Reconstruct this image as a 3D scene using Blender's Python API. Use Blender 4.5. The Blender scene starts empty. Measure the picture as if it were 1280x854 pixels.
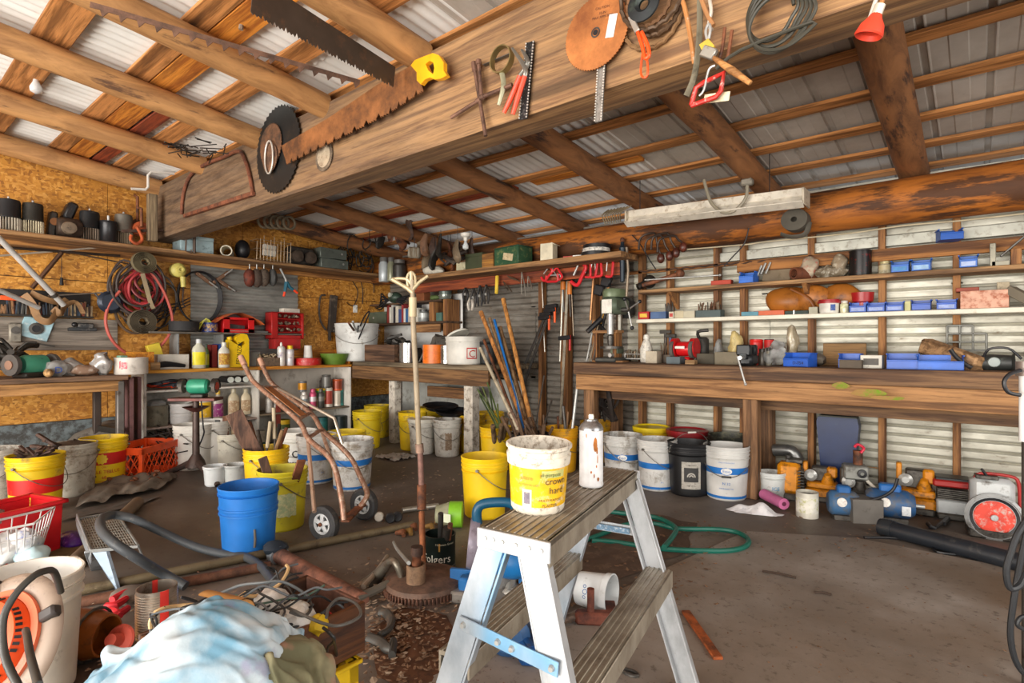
import bpy,math,random
from mathutils import Vector as V,Matrix,Euler,noise
random.seed(11)
S=bpy.context.scene
COL=S.collection
PI=math.pi
# -- camera
YAW=math.radians(39.8)
SA,CA=math.sin(YAW),math.cos(YAW)
CH,F,HY=1.07,700.0,432.0
cd=bpy.data.cameras.new('camera')
cam=bpy.data.objects.new('camera',cd)
COL.objects.link(cam)
cam.location=(0,0,CH)
cam.rotation_euler=(PI/2,0,YAW)
cd.sensor_width=36
cd.lens=F/1280*36
cd.shift_y=(HY-427)/1280
cd.clip_start=.02
S.camera=cam
# -- world, lights, exposure
w=bpy.data.worlds.new('sky')
S.world=w
w.use_nodes=True
bg=w.node_tree.nodes['Background']
bg.inputs[0].default_value=(.80,.88,1.0,1)
bg.inputs[1].default_value=0.5
def area(name,loc,target,sx,sy,power,col):
 l=bpy.data.lights.new(name,'AREA')
 l.shape='RECTANGLE'
 l.size,l.size_y,l.energy,l.color=sx,sy,power,col
 o=bpy.data.objects.new(name,l)
 COL.objects.link(o)
 o.location=loc
 o.rotation_euler=(V(target)-V(loc)).to_track_quat('-Z','Y').to_euler()
 return o
area('door_daylight',(-1.2,-5.2,1.9),(-2.4,4.0,1.1),7.5,3.4,640,(1,.96,.90))
area('roof_fill',(-1.8,-3.4,.12),(-3.0,2.4,2.7),7.0,2.0,760,(1,.93,.84))  # added upward lamp that brightens the roof underside, in place of ground bounce
area('side_daylight',(3.1,1.2,1.6),(-3,3.0,1.0),3.4,2.2,150,(1,.95,.88))
S.view_settings.view_transform='Standard'
S.view_settings.look='None'
S.view_settings.gamma=1
S.view_settings.use_curve_mapping=False
S.view_settings.exposure=-0.17
S.cycles.max_bounces=8
S.cycles.diffuse_bounces=5
S.cycles.transparent_max_bounces=12
S.cycles.sample_clamp_indirect=6
# -- photo rays -> points on real surfaces
def ray(px,py):
 r=(px-640)/F
 return V((-SA+CA*r,CA+SA*r,(HY-py)/F))
EYE=V((0,0,CH))
def fl(px,py,z=0.0):
 d=ray(px,py);return EYE+d*((z-CH)/d.z)
def bY(px,py,Y):
 d=ray(px,py);return EYE+d*(Y/d.y)
def bX(px,py,X):
 d=ray(px,py);return EYE+d*(X/d.x)
def at(px,py,f):
 return EYE+ray(px,py)*f
def away(p,d):
 q=V((p.x,p.y,0)).normalized()
 return V((p.x+q.x*d,p.y+q.y*d,p.z))
# -- materials (procedural)
def lin(h):
 if not isinstance(h,str):return(*h[:3],1)
 h=h.lstrip('#');o=[]
 for i in(0,2,4):
  c=int(h[i:i+2],16)/255
  o.append(c/12.92 if c<=.04045 else((c+.055)/1.055)**2.4)
 return(*o,1)
MATS={}
def newmat(name):
 m=bpy.data.materials.new(name);m.use_nodes=True
 nt=m.node_tree
 return m,nt,nt.nodes['Principled BSDF']
def nd(nt,t,**kw):
 n=nt.nodes.new(t)
 for k,v in kw.items():
  if k in n.inputs.keys():n.inputs[k].default_value=v
  else:setattr(n,k,v)
 return n
def ramp(nt,fac,stops):
 r=nt.nodes.new('ShaderNodeValToRGB')
 e=r.color_ramp.elements
 while len(e)<len(stops):e.new(.5)
 for x,(p,c)in zip(e,stops):
  x.position=p;x.color=c if len(c)==4 else(*c,1)
 nt.links.new(fac,r.inputs[0]);return r.outputs[0]
def mix(nt,f,a,b,mode='MIX'):
 n=nt.nodes.new('ShaderNodeMix');n.data_type='RGBA';n.blend_type=mode
 for k,v in((0,f),(6,a),(7,b)):
  if hasattr(v,'node'):nt.links.new(v,n.inputs[k])
  else:n.inputs[k].default_value=v
 return n.outputs[2]
def coords(nt,scale=(1,1,1),rot=(0,0,0),rnd=True):
 tc=nt.nodes.new('ShaderNodeTexCoord')
 mp=nt.nodes.new('ShaderNodeMapping')
 mp.inputs['Scale'].default_value=scale;mp.inputs['Rotation'].default_value=rot
 nt.links.new(tc.outputs['Object'],mp.inputs[0])
 if rnd:
  oi=nt.nodes.new('ShaderNodeObjectInfo')
  mu=nt.nodes.new('ShaderNodeMath');mu.operation='MULTIPLY';mu.inputs[1].default_value=37
  nt.links.new(oi.outputs['Random'],mu.inputs[0])
  nt.links.new(mu.outputs[0],mp.inputs['Location'])
 return mp.outputs[0]
def bump(nt,bs,h,s,d=.004):
 b=nt.nodes.new('ShaderNodeBump');b.inputs['Strength'].default_value=s;b.inputs['Distance'].default_value=d
 nt.links.new(h,b.inputs['Height']);nt.links.new(b.outputs[0],bs.inputs['Normal'])
def C(col,rough=.5,metal=0.0,dirt=None,damt=.5,dscale=9,trans=0,var=.18,emit=0):
 key=(col,rough,metal,dirt,damt,dscale,trans,var,emit)
 if key in MATS:return MATS[key]
 m,nt,bs=newmat('paint_'+str(col).strip('#'))
 c=lin(col);co=coords(nt)
 n1=nd(nt,'ShaderNodeTexNoise',Scale=dscale,Detail=4.0);nt.links.new(co,n1.inputs[0])
 a=tuple(x*(1-var)for x in c[:3]);b=tuple(min(1,x*(1+var))for x in c[:3])
 out=ramp(nt,n1.outputs[0],[(.3,a),(.7,b)])
 if dirt:
  n2=nd(nt,'ShaderNodeTexNoise',Scale=dscale*1.7,Detail=6.0,Roughness=.7);nt.links.new(co,n2.inputs[0])
  k=.68-.38*damt
  f=ramp(nt,n2.outputs[0],[(k,(0,0,0)),(k+.16,(.9,.9,.9))])
  out=mix(nt,f,out,lin(dirt))
 nt.links.new(out,bs.inputs['Base Color'])
 bs.inputs['Roughness'].default_value=rough;bs.inputs['Metallic'].default_value=metal
 if trans:
  bs.inputs['Transmission Weight'].default_value=trans;bs.inputs['IOR'].default_value=1.2
 if emit:
  bs.inputs['Emission Color'].default_value=c;bs.inputs['Emission Strength'].default_value=emit
 MATS[key]=m;return m
def W(c1,c2,axis='X',dark='#2a1a10',damt=.35,rough=.75,sc=1.0,knots=True):
 """sawn wood: grain stretched along axis, darker stains, knots"""
 key=('w',c1,c2,axis,dark,damt,rough,sc,knots)
 if key in MATS:return MATS[key]
 m,nt,bs=newmat('wood_'+c1.strip('#')+axis)
 s={'X':(.7,14,14),'Y':(14,.7,14),'Z':(14,14,.7)}[axis]
 co=coords(nt,tuple(x*sc for x in s))
 n1=nd(nt,'ShaderNodeTexNoise',Scale=2.0,Detail=6.0,Roughness=.65,Distortion=.6);nt.links.new(co,n1.inputs[0])
 out=ramp(nt,n1.outputs[0],[(.3,tuple(x*.55 for x in lin(c2)[:3])),(.43,lin(c2)),(.55,lin(c1)),(.72,tuple(min(1,x*1.3)for x in lin(c1)[:3]))])
 nf=nd(nt,'ShaderNodeTexNoise',Scale=9.0,Detail=4.0,Roughness=.7,Distortion=.3);nt.links.new(co,nf.inputs[0])
 out=mix(nt,ramp(nt,nf.outputs[0],[(.55,(0,0,0)),(.7,(.6,.6,.6))]),out,tuple(x*.35 for x in lin(c2)[:3])+(1,))
 co2=coords(nt,tuple(x*sc*.33 for x in s))
 n2=nd(nt,'ShaderNodeTexNoise',Scale=1.6,Detail=5.0,Roughness=.7);nt.links.new(co2,n2.inputs[0])
 k=.66-.35*damt
 f=ramp(nt,n2.outputs[0],[(k,(0,0,0)),(k+.2,(.85,.85,.85))])
 out=mix(nt,f,out,lin(dark))
 if knots:
  co3=coords(nt,tuple((.45 if x<1 else .25)*x*sc for x in s))
  vo=nd(nt,'ShaderNodeTexVoronoi',Scale=1.5);nt.links.new(co3,vo.inputs[0])
  f2=ramp(nt,vo.outputs['Distance'],[(.08,(.8,.8,.8)),(.16,(0,0,0))])
  out=mix(nt,f2,out,tuple(x*.25 for x in lin(c2)[:3])+(1,))
 nt.links.new(out,bs.inputs['Base Color'])
 bs.inputs['Roughness'].default_value=rough
 bump(nt,bs,n1.outputs[0],.5)
 MATS[key]=m;return m
def RUST(c1='#7a4a30',c2='#3a2a24',rough=.7,metal=.35,sc=14):
 key=('r',c1,c2,rough,metal,sc)
 if key in MATS:return MATS[key]
 m,nt,bs=newmat('rust_'+c1.strip('#'))
 co=coords(nt)
 n1=nd(nt,'ShaderNodeTexNoise',Scale=sc,Detail=7.0,Roughness=.7);nt.links.new(co,n1.inputs[0])
 out=ramp(nt,n1.outputs[0],[(.35,lin(c2)),(.52,lin(c1)),(.68,tuple(min(1,x*1.5)for x in lin(c1)[:3]))])
 nt.links.new(out,bs.inputs['Base Color'])
 bs.inputs['Roughness'].default_value=rough;bs.inputs['Metallic'].default_value=metal
 bump(nt,bs,n1.outputs[0],.35,.002)
 MATS[key]=m;return m
# -- mesh building
class MB:
 def __init__(s,loc=None,rot=None):
  s.v=[];s.f=[];s.m=[];s.mi=0;s.M=Matrix()
  if loc is not None or rot is not None:s.at(loc or(0,0,0),rot or(0,0,0))
 def at(s,loc=(0,0,0),rot=(0,0,0)):
  s.M=Matrix.Translation(V(loc))@Euler(rot).to_matrix().to_4x4();return s
 def mat(s,i):s.mi=i;return s
 def add(s,vs,fs):
  b=len(s.v);M=s.M
  s.v+=[tuple(M@V(v))for v in vs]
  s.f+=[tuple(i+b for i in f)for f in fs]
  s.m+=[s.mi]*len(fs);return s
 def box(s,c,d,r=(0,0,0),bev=.003):
  hx,hy,hz=d[0]/2,d[1]/2,d[2]/2
  b=min(bev,hx*.45,hy*.45,hz*.45)
  R=Euler(r).to_matrix();vs=[];ix={}
  for sx in(-1,1):
   for sy in(-1,1):
    for sz in(-1,1):
     for k in range(3):
      p=[sx*(hx-b),sy*(hy-b),sz*(hz-b)]
      p[k]+=(sx,sy,sz)[k]*b
      ix[(sx,sy,sz,k)]=len(vs);vs.append(R@V(p)+V(c))
  fs=[]
  def q(*keys):fs.append([ix[k]for k in keys])
  for k in range(3):
   for sg in(-1,1):
    o=[(-1,-1),(1,-1),(1,1),(-1,1)]
    f=[]
    for a_,b_ in o:
     t=[0,0,0];t[k]=sg;t[(k+1)%3]=a_;t[(k+2)%3]=b_
     f.append(ix[(*t,k)])
    fs.append(f if sg>0 else f[::-1])
  for k in range(3):
   i,j=(k+1)%3,(k+2)%3
   for a_ in(-1,1):
    for b_ in(-1,1):
     t0=[0,0,0];t0[k]=-1;t0[i]=a_;t0[j]=b_
     t1=t0[:];t1[k]=1
     f=[ix[(*t0,i)],ix[(*t1,i)],ix[(*t1,j)],ix[(*t0,j)]]
     fs.append(f if a_*b_<0 else f[::-1])
  for sx in(-1,1):
   for sy in(-1,1):
    for sz in(-1,1):
     f=[ix[(sx,sy,sz,0)],ix[(sx,sy,sz,1)],ix[(sx,sy,sz,2)]]
     fs.append(f if sx*sy*sz>0 else f[::-1])
  return s.add(vs,fs)
 def bar(s,a,b,wx,wz,up=(0,0,1),bev=.003):
  """rectangular bar from a to b; wx across, wz along up"""
  a,b=V(a),V(b);d=b-a;L=d.length;y=d.normalized()
  x=y.cross(V(up))
  if x.length<1e-4:x=y.cross(V((1,0,0)))
  x.normalize();z=x.cross(y)
  M0=s.M
  s.M=M0@(Matrix.Translation((a+b)/2)@Matrix((x,y,z)).transposed().to_4x4())
  s.box((0,0,0),(wx,L,wz),bev=bev);s.M=M0;return s
 def cyl(s,a,b,r,r2=None,n=16,cap=True):
  a,b=V(a),V(b);r2=r if r2 is None else r2
  y=(b-a).normalized();x=y.orthogonal().normalized();z=y.cross(x)
  vs=[]
  for p,q in((a,r),(b,r2)):
   for i in range(n):
    t=2*PI*i/n;vs.append(p+x*(q*math.cos(t))+z*(q*math.sin(t)))
  fs=[(i,(i+1)%n,n+(i+1)%n,n+i)for i in range(n)]
  fs=[f[::-1]for f in fs]if x.cross(z).dot(y)<0 else fs
  if cap:
   fs.append(tuple(range(n))[::-1]);fs.append(tuple(range(n,2*n)))
  return s.add(vs,fs)
 def tube(s,pts,r,n=8,closed=False,sm=0,flat=None):
  """pipe through pts (sm = Catmull-Rom subdivisions); r scalar or list; flat=(a,b) elliptical"""
  pts=[V(p)for p in pts]
  rs=r if isinstance(r,(list,tuple))else[r]*len(pts)
  if sm:
   P=[];RR=[];N=len(pts);rng=range(N if closed else N-1)
   for i in rng:
    p0=pts[i-1]if(i>0 or closed)else pts[i]
    p1,p2=pts[i],pts[(i+1)%N]
    p3=pts[(i+2)%N]if(i+2<N or closed)else p2
    for k in range(sm):
     t=k/sm
     P.append(.5*((2*p1)+(p2-p0)*t+(2*p0-5*p1+4*p2-p3)*t*t+(3*p1-p0-3*p2+p3)*t**3))
     RR.append(rs[i]*(1-t)+rs[(i+1)%N]*t)
   if not closed:P.append(pts[-1]);RR.append(rs[-1])
   pts,rs=P,RR
  N=len(pts);vs=[];x=None
  for i in range(N):
   if closed:d=pts[(i+1)%N]-pts[i-1]
   else:d=pts[min(i+1,N-1)]-pts[max(i-1,0)]
   if d.length<1e-9:d=V((0,0,1))
   d.normalize()
   x=d.orthogonal()if x is None else x-d*x.dot(d)
   if x.length<1e-6:x=d.orthogonal()
   x.normalize();z=d.cross(x)
   fa,fb=flat or(1,1)
   for k in range(n):
    t=2*PI*k/n;vs.append(pts[i]+x*(rs[i]*fa*math.cos(t))+z*(rs[i]*fb*math.sin(t)))
  fs=[]
  for i in range(N if closed else N-1):
   for k in range(n):
    a,b=i*n+k,i*n+(k+1)%n;j=((i+1)%N)*n
    fs.append((a,b,j+(k+1)%n,j+k))
  if not closed:
   fs.append(tuple(range(n))[::-1]);fs.append(tuple(range((N-1)*n,N*n)))
  return s.add(vs,fs)
 def lathe(s,prof,n=24,c=(0,0,0),sy=1.0,arc=None):
  """prof: (r,z) or (r,z,mat) from outside bottom upward"""
  vs=[];fs=[];ms=[];rows=[]
  m=n if arc is None else n+1
  for p in prof:
   if p[0]<1e-6:rows.append([len(vs)]);vs.append((c[0],c[1],c[2]+p[1]))
   else:
    row=[]
    for i in range(m):
     t=2*PI*i/n if arc is None else arc[0]+(arc[1]-arc[0])*i/n
     row.append(len(vs));vs.append((c[0]+p[0]*math.cos(t),c[1]+p[0]*math.sin(t)*sy,c[2]+p[1]))
    rows.append(row)
  for k in range(len(rows)-1):
   A,B=rows[k],rows[k+1];mm=prof[k][2]if len(prof[k])>2 else s.mi
   for i in range(n):
    j=(i+1)%m
    if len(A)==1 and len(B)==1:continue
    if len(A)==1:f=(A[0],B[j],B[i])
    elif len(B)==1:f=(A[i],A[j],B[0])
    else:f=(A[i],A[j],B[j],B[i])
    fs.append(f);ms.append(mm)
  s.add(vs,fs);s.m[-len(ms):]=ms;return s
 def prism(s,poly,d,c=(0,0,0),r=(0,0,0)):
  """2-D outline in local XZ, thickness d along local Y (centred)"""
  R=Euler(r).to_matrix();n=len(poly)
  ar=sum(poly[i][0]*poly[(i+1)%n][1]-poly[(i+1)%n][0]*poly[i][1]for i in range(n))
  if ar<0:poly=poly[::-1]
  vs=[R@V((p[0],-d/2,p[1]))+V(c)for p in poly]+[R@V((p[0],d/2,p[1]))+V(c)for p in poly]
  fs=[tuple(range(n)),tuple(range(n,2*n))[::-1]]
  fs+=[((i+1)%n,i,n+i,n+(i+1)%n)for i in range(n)]
  return s.add(vs,fs)
 def ball(s,c,r,n=14,k=9,r3=(0,0,0)):
  rx,ry,rz=r if isinstance(r,(tuple,list))else(r,r,r)
  R=Euler(r3).to_matrix();vs=[];fs=[]
  for j in range(1,k):
   ph=PI*j/k
   for i in range(n):
    t=2*PI*i/n
    vs.append(R@V((rx*math.sin(ph)*math.cos(t),ry*math.sin(ph)*math.sin(t),-rz*math.cos(ph)))+V(c))
  for j in range(k-2):
   for i in range(n):
    a,b=j*n+i,j*n+(i+1)%n;fs.append((a,b,b+n,a+n))
  b0=len(vs);vs+=[R@V((0,0,-rz))+V(c),R@V((0,0,rz))+V(c)]
  for i in range(n):
   fs.append((b0,(i+1)%n,i));fs.append((b0+1,(k-2)*n+i,(k-2)*n+(i+1)%n))
  return s.add(vs,fs)
 def surf(s,fn,nu,nv,thick=0):
  vs=[fn(i/nu,j/nv)for j in range(nv+1)for i in range(nu+1)]
  fs=[(j*(nu+1)+i,j*(nu+1)+i+1,(j+1)*(nu+1)+i+1,(j+1)*(nu+1)+i)for j in range(nv)for i in range(nu)]
  return s.add(vs,fs)
 def build(s,name,mats,parent=None,w=0,smooth=38,loc=None):
  me=bpy.data.meshes.new(name)
  off=V((0,0,0))
  if w and parent is not None:
   p=parent
   while p is not None:off+=p.location;p=p.parent
  if loc=='auto':
   xs=list(zip(*s.v));off=V(((min(xs[0])+max(xs[0]))/2,(min(xs[1])+max(xs[1]))/2,min(xs[2])))
  vs=[(v[0]-off.x,v[1]-off.y,v[2]-off.z)for v in s.v]if off.length else s.v
  me.from_pydata(vs,[],s.f);me.update()
  for m in(mats if isinstance(mats,(list,tuple))else[mats]):me.materials.append(m)
  if any(s.m):me.polygons.foreach_set('material_index',s.m)
  if smooth:
   me.polygons.foreach_set('use_smooth',[True]*len(me.polygons))
   me.set_sharp_from_angle(angle=math.radians(smooth))
  o=bpy.data.objects.new(name,me);COL.objects.link(o)
  if parent is not None:o.parent=parent
  if loc=='auto':o.location=off
  elif loc is not None:o.location=loc
  return o
# -- objects
def tag(o,label=None,cat=None,group=None,kind=None):
 for k,v in(('label',label),('category',cat),('group',group),('kind',kind)):
  if v:o[k]=v
 return o
def thing(name,label,cat,loc=(0,0,0),rz=0.0,group=None,rot=None):
 o=bpy.data.objects.new(name,None);COL.objects.link(o)
 o.empty_display_size=.05
 o.location=loc;o.rotation_euler=rot or(0,0,rz)
 return tag(o,label,cat,group)
def one(mb,name,mats,label,cat,group=None,loc='auto',smooth=38):
 return tag(mb.build(name,mats,None,loc=loc,smooth=smooth),label,cat,group)
TXT={}
def textmesh(t):
 if t in TXT:return TXT[t]
 cu=bpy.data.curves.new('t','FONT');cu.body=t;cu.align_x='CENTER';cu.resolution_u=2
 o=bpy.data.objects.new('t',cu);COL.objects.link(o)
 me=o.to_mesh()
 r=([tuple(v.co)for v in me.vertices],[tuple(p.vertices)for p in me.polygons])
 o.to_mesh_clear();bpy.data.objects.remove(o);bpy.data.curves.remove(cu)
 TXT[t]=r;return r
def text_flat(parent,t,size,loc,rot,mat,name='lettering',sx=1.0):
 """lettering in the local XZ plane facing -Y (before rot)"""
 vs,fs=textmesh(t);m=MB(loc,rot)
 m.add([(x*size*sx,0,y*size)for x,y,z in vs],fs)
 return m.build(name,mat,parent,smooth=0)
def text_cyl(parent,t,size,r,z,ang,mat,taper=0.0,name='lettering',sx=1.0):
 """lettering wrapped round a vertical cylinder, centred at angle ang"""
 vs,fs=textmesh(t);m=MB();o=[]
 for x,y,_ in vs:
  zz=z+y*size;rr=r+taper*(zz)+.0012;a=ang+x*size*sx/rr
  o.append((rr*math.cos(a),rr*math.sin(a),zz))
 m.add(o,fs);return m.build(name,mat,parent,smooth=0)
def face_cam(p):return math.atan2(-p[1],-p[0])
def dup(root,loc,rz,label,group=None):
 r=root.copy();COL.objects.link(r);r.location=loc;r.rotation_euler=(0,0,rz);r['label']=label
 if group:r['group']=group
 for ch in root.children:
  c=ch.copy();COL.objects.link(c);c.parent=r
  for g in ch.children:
   d=g.copy();COL.objects.link(d);d.parent=c
 return r
# == the room
XL,YB=-6.1,4.75
def zr(y):return 2.75-.105*y
def st(name,kind='structure'):
 o=bpy.data.objects.new(name,None);COL.objects.link(o);o['kind']=kind;return o
# --- floor: dirty slab on the left, paler poured slab on the right
def floor_mat(name,c1,c2,c3,stain):
 m,nt,bs=newmat(name)
 co=coords(nt,rnd=False)
 n1=nd(nt,'ShaderNodeTexNoise',Scale=1.3,Detail=8.0,Roughness=.62);nt.links.new(co,n1.inputs[0])
 out=ramp(nt,n1.outputs[0],[(.3,lin(c2)),(.52,lin(c1)),(.72,lin(c3))])
 n2=nd(nt,'ShaderNodeTexNoise',Scale=.9,Detail=4.0,Distortion=.5)
 nt.links.new(coords(nt,(1,1,1),(0,0,1),rnd=False),n2.inputs[0])
 f=ramp(nt,n2.outputs[0],[(.5,(0,0,0)),(.68,(.75,.75,.75))])
 out=mix(nt,f,out,lin(stain))
 n3=nd(nt,'ShaderNodeTexNoise',Scale=26.0,Detail=6.0,Roughness=.75);nt.links.new(co,n3.inputs[0])
 f3=ramp(nt,n3.outputs[0],[(.56,(0,0,0)),(.66,(.55,.55,.55))])
 out=mix(nt,f3,out,lin('#3a2c22'))
 nt.links.new(out,bs.inputs['Base Color'])
 r=ramp(nt,n1.outputs[0],[(.3,(.5,.5,.5)),(.7,(.8,.8,.8))]);nt.links.new(r,bs.inputs['Roughness'])
 bump(nt,bs,n3.outputs[0],.25,.004)
 return m
M_dirt=floor_mat('dirty_concrete','#6e6359','#4d443c','#8a8077','#463a30')
M_slab=floor_mat('pale_concrete','#8b8279','#6f665d','#a8a099','#6b5640')
floor=st('floor')
e0,e1=fl(690,778),fl(905,678)
dv=(e1-e0).normalized();nvr=V((dv.y,-dv.x,0))
if nvr.x<0:nvr=-nvr
def slab(name,pts,z0,z1,mat):
 m=MB();n=len(pts)
 m.add([(p[0],p[1],z0)for p in pts]+[(p[0],p[1],z1)for p in pts],[tuple(range(n,2*n))]+[((i+1)%n,i,n+i,n+(i+1)%n)[::-1]for i in range(n)])
 o=m.build(name,mat,floor,smooth=0);return o
base=[(-6.3,-3.2),(3.2,-3.2),(3.2,5.0),(-6.3,5.0)]
slab('floor_slab',base,-.1,0,M_dirt)
P0=e0-dv*2.6;P1=e1+dv*.25
j0,j1=fl(880,815),fl(1010,880)
slab('pale_slab',[(P0.x,P0.y),(3.1,-2.2),(3.1,3.55),(P1.x+.5,3.6),(P1.x,P1.y)],-.02,.006,M_slab)
# --- osb sheets on the left wall
def osb():
 m,nt,bs=newmat('osb')
 outs=[]
 for i,(sc,rot)in enumerate((((1,20,48),.6),((1,44,22),-.5),((1,24,54),1.4))):
  co=coords(nt,sc,(rot,0,0),rnd=False)
  vo=nd(nt,'ShaderNodeTexVoronoi',Scale=1.3,Randomness=1.0);vo.voronoi_dimensions='3D'
  nt.links.new(co,vo.inputs[0]);outs.append(vo)
 n=nd(nt,'ShaderNodeTexNoise',Scale=9.0,Detail=3.0);nt.links.new(coords(nt,rnd=False),n.inputs[0])
 def sep(v):
  s=nt.nodes.new('ShaderNodeSeparateColor');nt.links.new(v.outputs['Color'],s.inputs[0]);return s
 cols=[]
 st_=[(.0,lin('#8d5a20')),(.3,lin('#b57a2a')),(.7,lin('#c98c36')),(1,lin('#dca552'))]
 for v in outs:cols.append(ramp(nt,sep(v).outputs[0],st_))
 f1=ramp(nt,n.outputs[0],[(.42,(0,0,0)),(.5,(1,1,1))])
 out=mix(nt,f1,cols[0],cols[1])
 f2=ramp(nt,sep(outs[2]).outputs[1],[(.6,(0,0,0)),(.62,(1,1,1))])
 out=mix(nt,f2,out,cols[2])
 n4=nd(nt,'ShaderNodeTexNoise',Scale=1.7,Detail=5.0);nt.links.new(coords(nt,rnd=False),n4.inputs[0])
 f4=ramp(nt,n4.outputs[0],[(.45,(0,0,0)),(.75,(.5,.5,.5))])
 out=mix(nt,f4,out,lin('#9a5a1c'))
 nt.links.new(out,bs.inputs['Base Color']);bs.inputs['Roughness'].default_value=.6
 return m
M_osb=osb()
wl=st('wall_left')
ys=[-3.0,-1.78,-.56,.66,1.56,2.78,4.0,4.75]
for i in range(len(ys)-1):
 for z0,z1 in((.42,1.64),(1.645,2.75)):
  y0,y1=ys[i],ys[i+1];m=MB()
  t0,t1=(zr(y0)+.02,zr(y1)+.02)if z1>2 else(z1,z1)
  m.prism([(y0+.002,z0),(y1-.002,z0),(y1-.002,t1-.002),(y0+.002,t0-.002)],.012,(XL,0,0),(0,0,PI/2))
  m.build('osb_sheet',M_osb,wl,smooth=0)
MB().box((XL-.03,.87,1.6),(.03,7.9,3.2)).build('wall_backing',C('#5a3f20',.8),wl)
# grey-blue footing band under the sheets
MB().box((XL-.01,.9,.205),(.05,7.7,.42)).build('footing',C('#6f787a',.8,dirt='#3e3a36',damt=.7),wl)
# --- corrugated back wall: overlapping sheets with horizontal corrugations
def galv(name,c1,c2,rough,metal,rustc='#6d5138',ramt=.2):
 m,nt,bs=newmat(name)
 co=coords(nt,(1.2,1,3))
 n1=nd(nt,'ShaderNodeTexNoise',Scale=2.2,Detail=6.0,Roughness=.65);nt.links.new(co,n1.inputs[0])
 out=ramp(nt,n1.outputs[0],[(.3,lin(c2)),(.65,lin(c1))])
 n2=nd(nt,'ShaderNodeTexNoise',Scale=7.0,Detail=6.0,Roughness=.7);nt.links.new(co,n2.inputs[0])
 k=.72-.3*ramt
 out=mix(nt,ramp(nt,n2.outputs[0],[(k,(0,0,0)),(k+.14,(.7,.7,.7))]),out,lin(rustc))
 nt.links.new(out,bs.inputs['Base Color'])
 bs.inputs['Metallic'].default_value=metal
 nt.links.new(ramp(nt,n2.outputs[0],[(.3,(rough,)*3),(.7,(min(1,rough+.25),)*3)]),bs.inputs['Roughness'])
 return m
M_galv=galv('galvanised','#cfccbd','#a39f90',.4,.35,'#7a6246',.4)
M_galv2=galv('galvanised_dull','#9a958c','#6c6358',.5,.55,ramt=.5)
wb=st('wall_back')
xs=[-6.15,-4.9,-3.65,-2.5,-1.3,-.1,1.1,2.3,3.1]
zs=[0,.72,1.44,2.2]
pitch=.0635
for i in range(len(xs)-1):
 for k in range(3):
  x0,x1=xs[i]-.04,xs[i+1]+.02;z0,z1=zs[k],zs[k+1]+.05
  yy=YB+.012*((i+k)%2)
  nz=int((z1-z0)/pitch*12);m=MB()
  def fn(u,v):
   z=z0+(z1-z0)*v
   return(x0+(x1-x0)*u,yy+.016*max(0,math.cos(2*PI*z/pitch))**6,z)
  m.surf(fn,1,nz)
  m.build('corrugated_sheet',M_galv if xs[i]>-3 else M_galv2,wb,smooth=80)
M_stud=W('#9a6a3c','#6e4526','Z','#3c2415',.3)
for px in(565,678,708,745,803,838,897,930,1015,1103,1196,1290):
 p=bY(px,432,4.69)
 wdt=.09 if px in(565,708)else .042
 MB().box((p.x,4.69,1.02),(wdt,.09,2.04)).build('stud',M_stud,wb)
M_rail=W('#a06a35','#70441f','X','#3a2414',.4)
p=bY(1120,312,4.66)
MB().box((-.2,4.655,1.70),(2.6,.04,.085)).build('girt_rail',M_rail,wb)
MB().box((-.2,4.70,1.80),(3.0,.03,.075)).build('girt_rail',C('#a8a79c',.45,.5,'#6c6455',.4),wb)
MB().box((-1.6,4.66,1.735),(1.8,.03,.03)).build('girt_rail',M_rail,wb)
# peeled log wall plate
def logmat(name,c1,c2,bark,axis,amt):
 m,nt,bs=newmat(name)
 s={'X':(1.0,5,5),'Y':(5,1.0,5)}[axis]
 co=coords(nt,s)
 n1=nd(nt,'ShaderNodeTexNoise',Scale=2.5,Detail=7.0,Roughness=.65,Distortion=.8);nt.links.new(co,n1.inputs[0])
 out=ramp(nt,n1.outputs[0],[(.3,lin(c2)),(.55,lin(c1)),(.75,tuple(min(1,x*1.3)for x in lin(c1)[:3]))])
 n2=nd(nt,'ShaderNodeTexNoise',Scale=1.4,Detail=6.0,Roughness=.7);nt.links.new(co,n2.inputs[0])
 k=.68-.35*amt
 out=mix(nt,ramp(nt,n2.outputs[0],[(k,(0,0,0)),(k+.07,(.9,.9,.9))]),out,lin(bark))
 nt.links.new(out,bs.inputs['Base Color']);bs.inputs['Roughness'].default_value=.7
 bump(nt,bs,n1.outputs[0],.6,.008)
 return m
M_logx=logmat('log_plate','#a8621f','#6a3a14','#3f2410','X',.6)
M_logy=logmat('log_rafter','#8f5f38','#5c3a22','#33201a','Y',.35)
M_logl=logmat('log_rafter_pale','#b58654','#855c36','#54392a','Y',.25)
def log(a,b,r,n=14,seg=12,seed=0,wob=.012):
 a,b=V(a),V(b);pts=[];rs=[]
 for i in range(seg+1):
  t=i/seg;p=a.lerp(b,t)
  o=noise.noise_vector(V((seed*7.3,t*3.1,1)))*wob
  pts.append(p+V((o.x,o.y,o.z)));rs.append(r*(1+.06*noise.noise(V((seed,t*5,9)))-.06*t))
 m=MB();m.tube(pts,rs,n=n);return m
log((-6.3,4.52,2.02),(2.6,4.52,2.02),.155,20,24,3,.02).build('log_plate',M_logx,wb)
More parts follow.
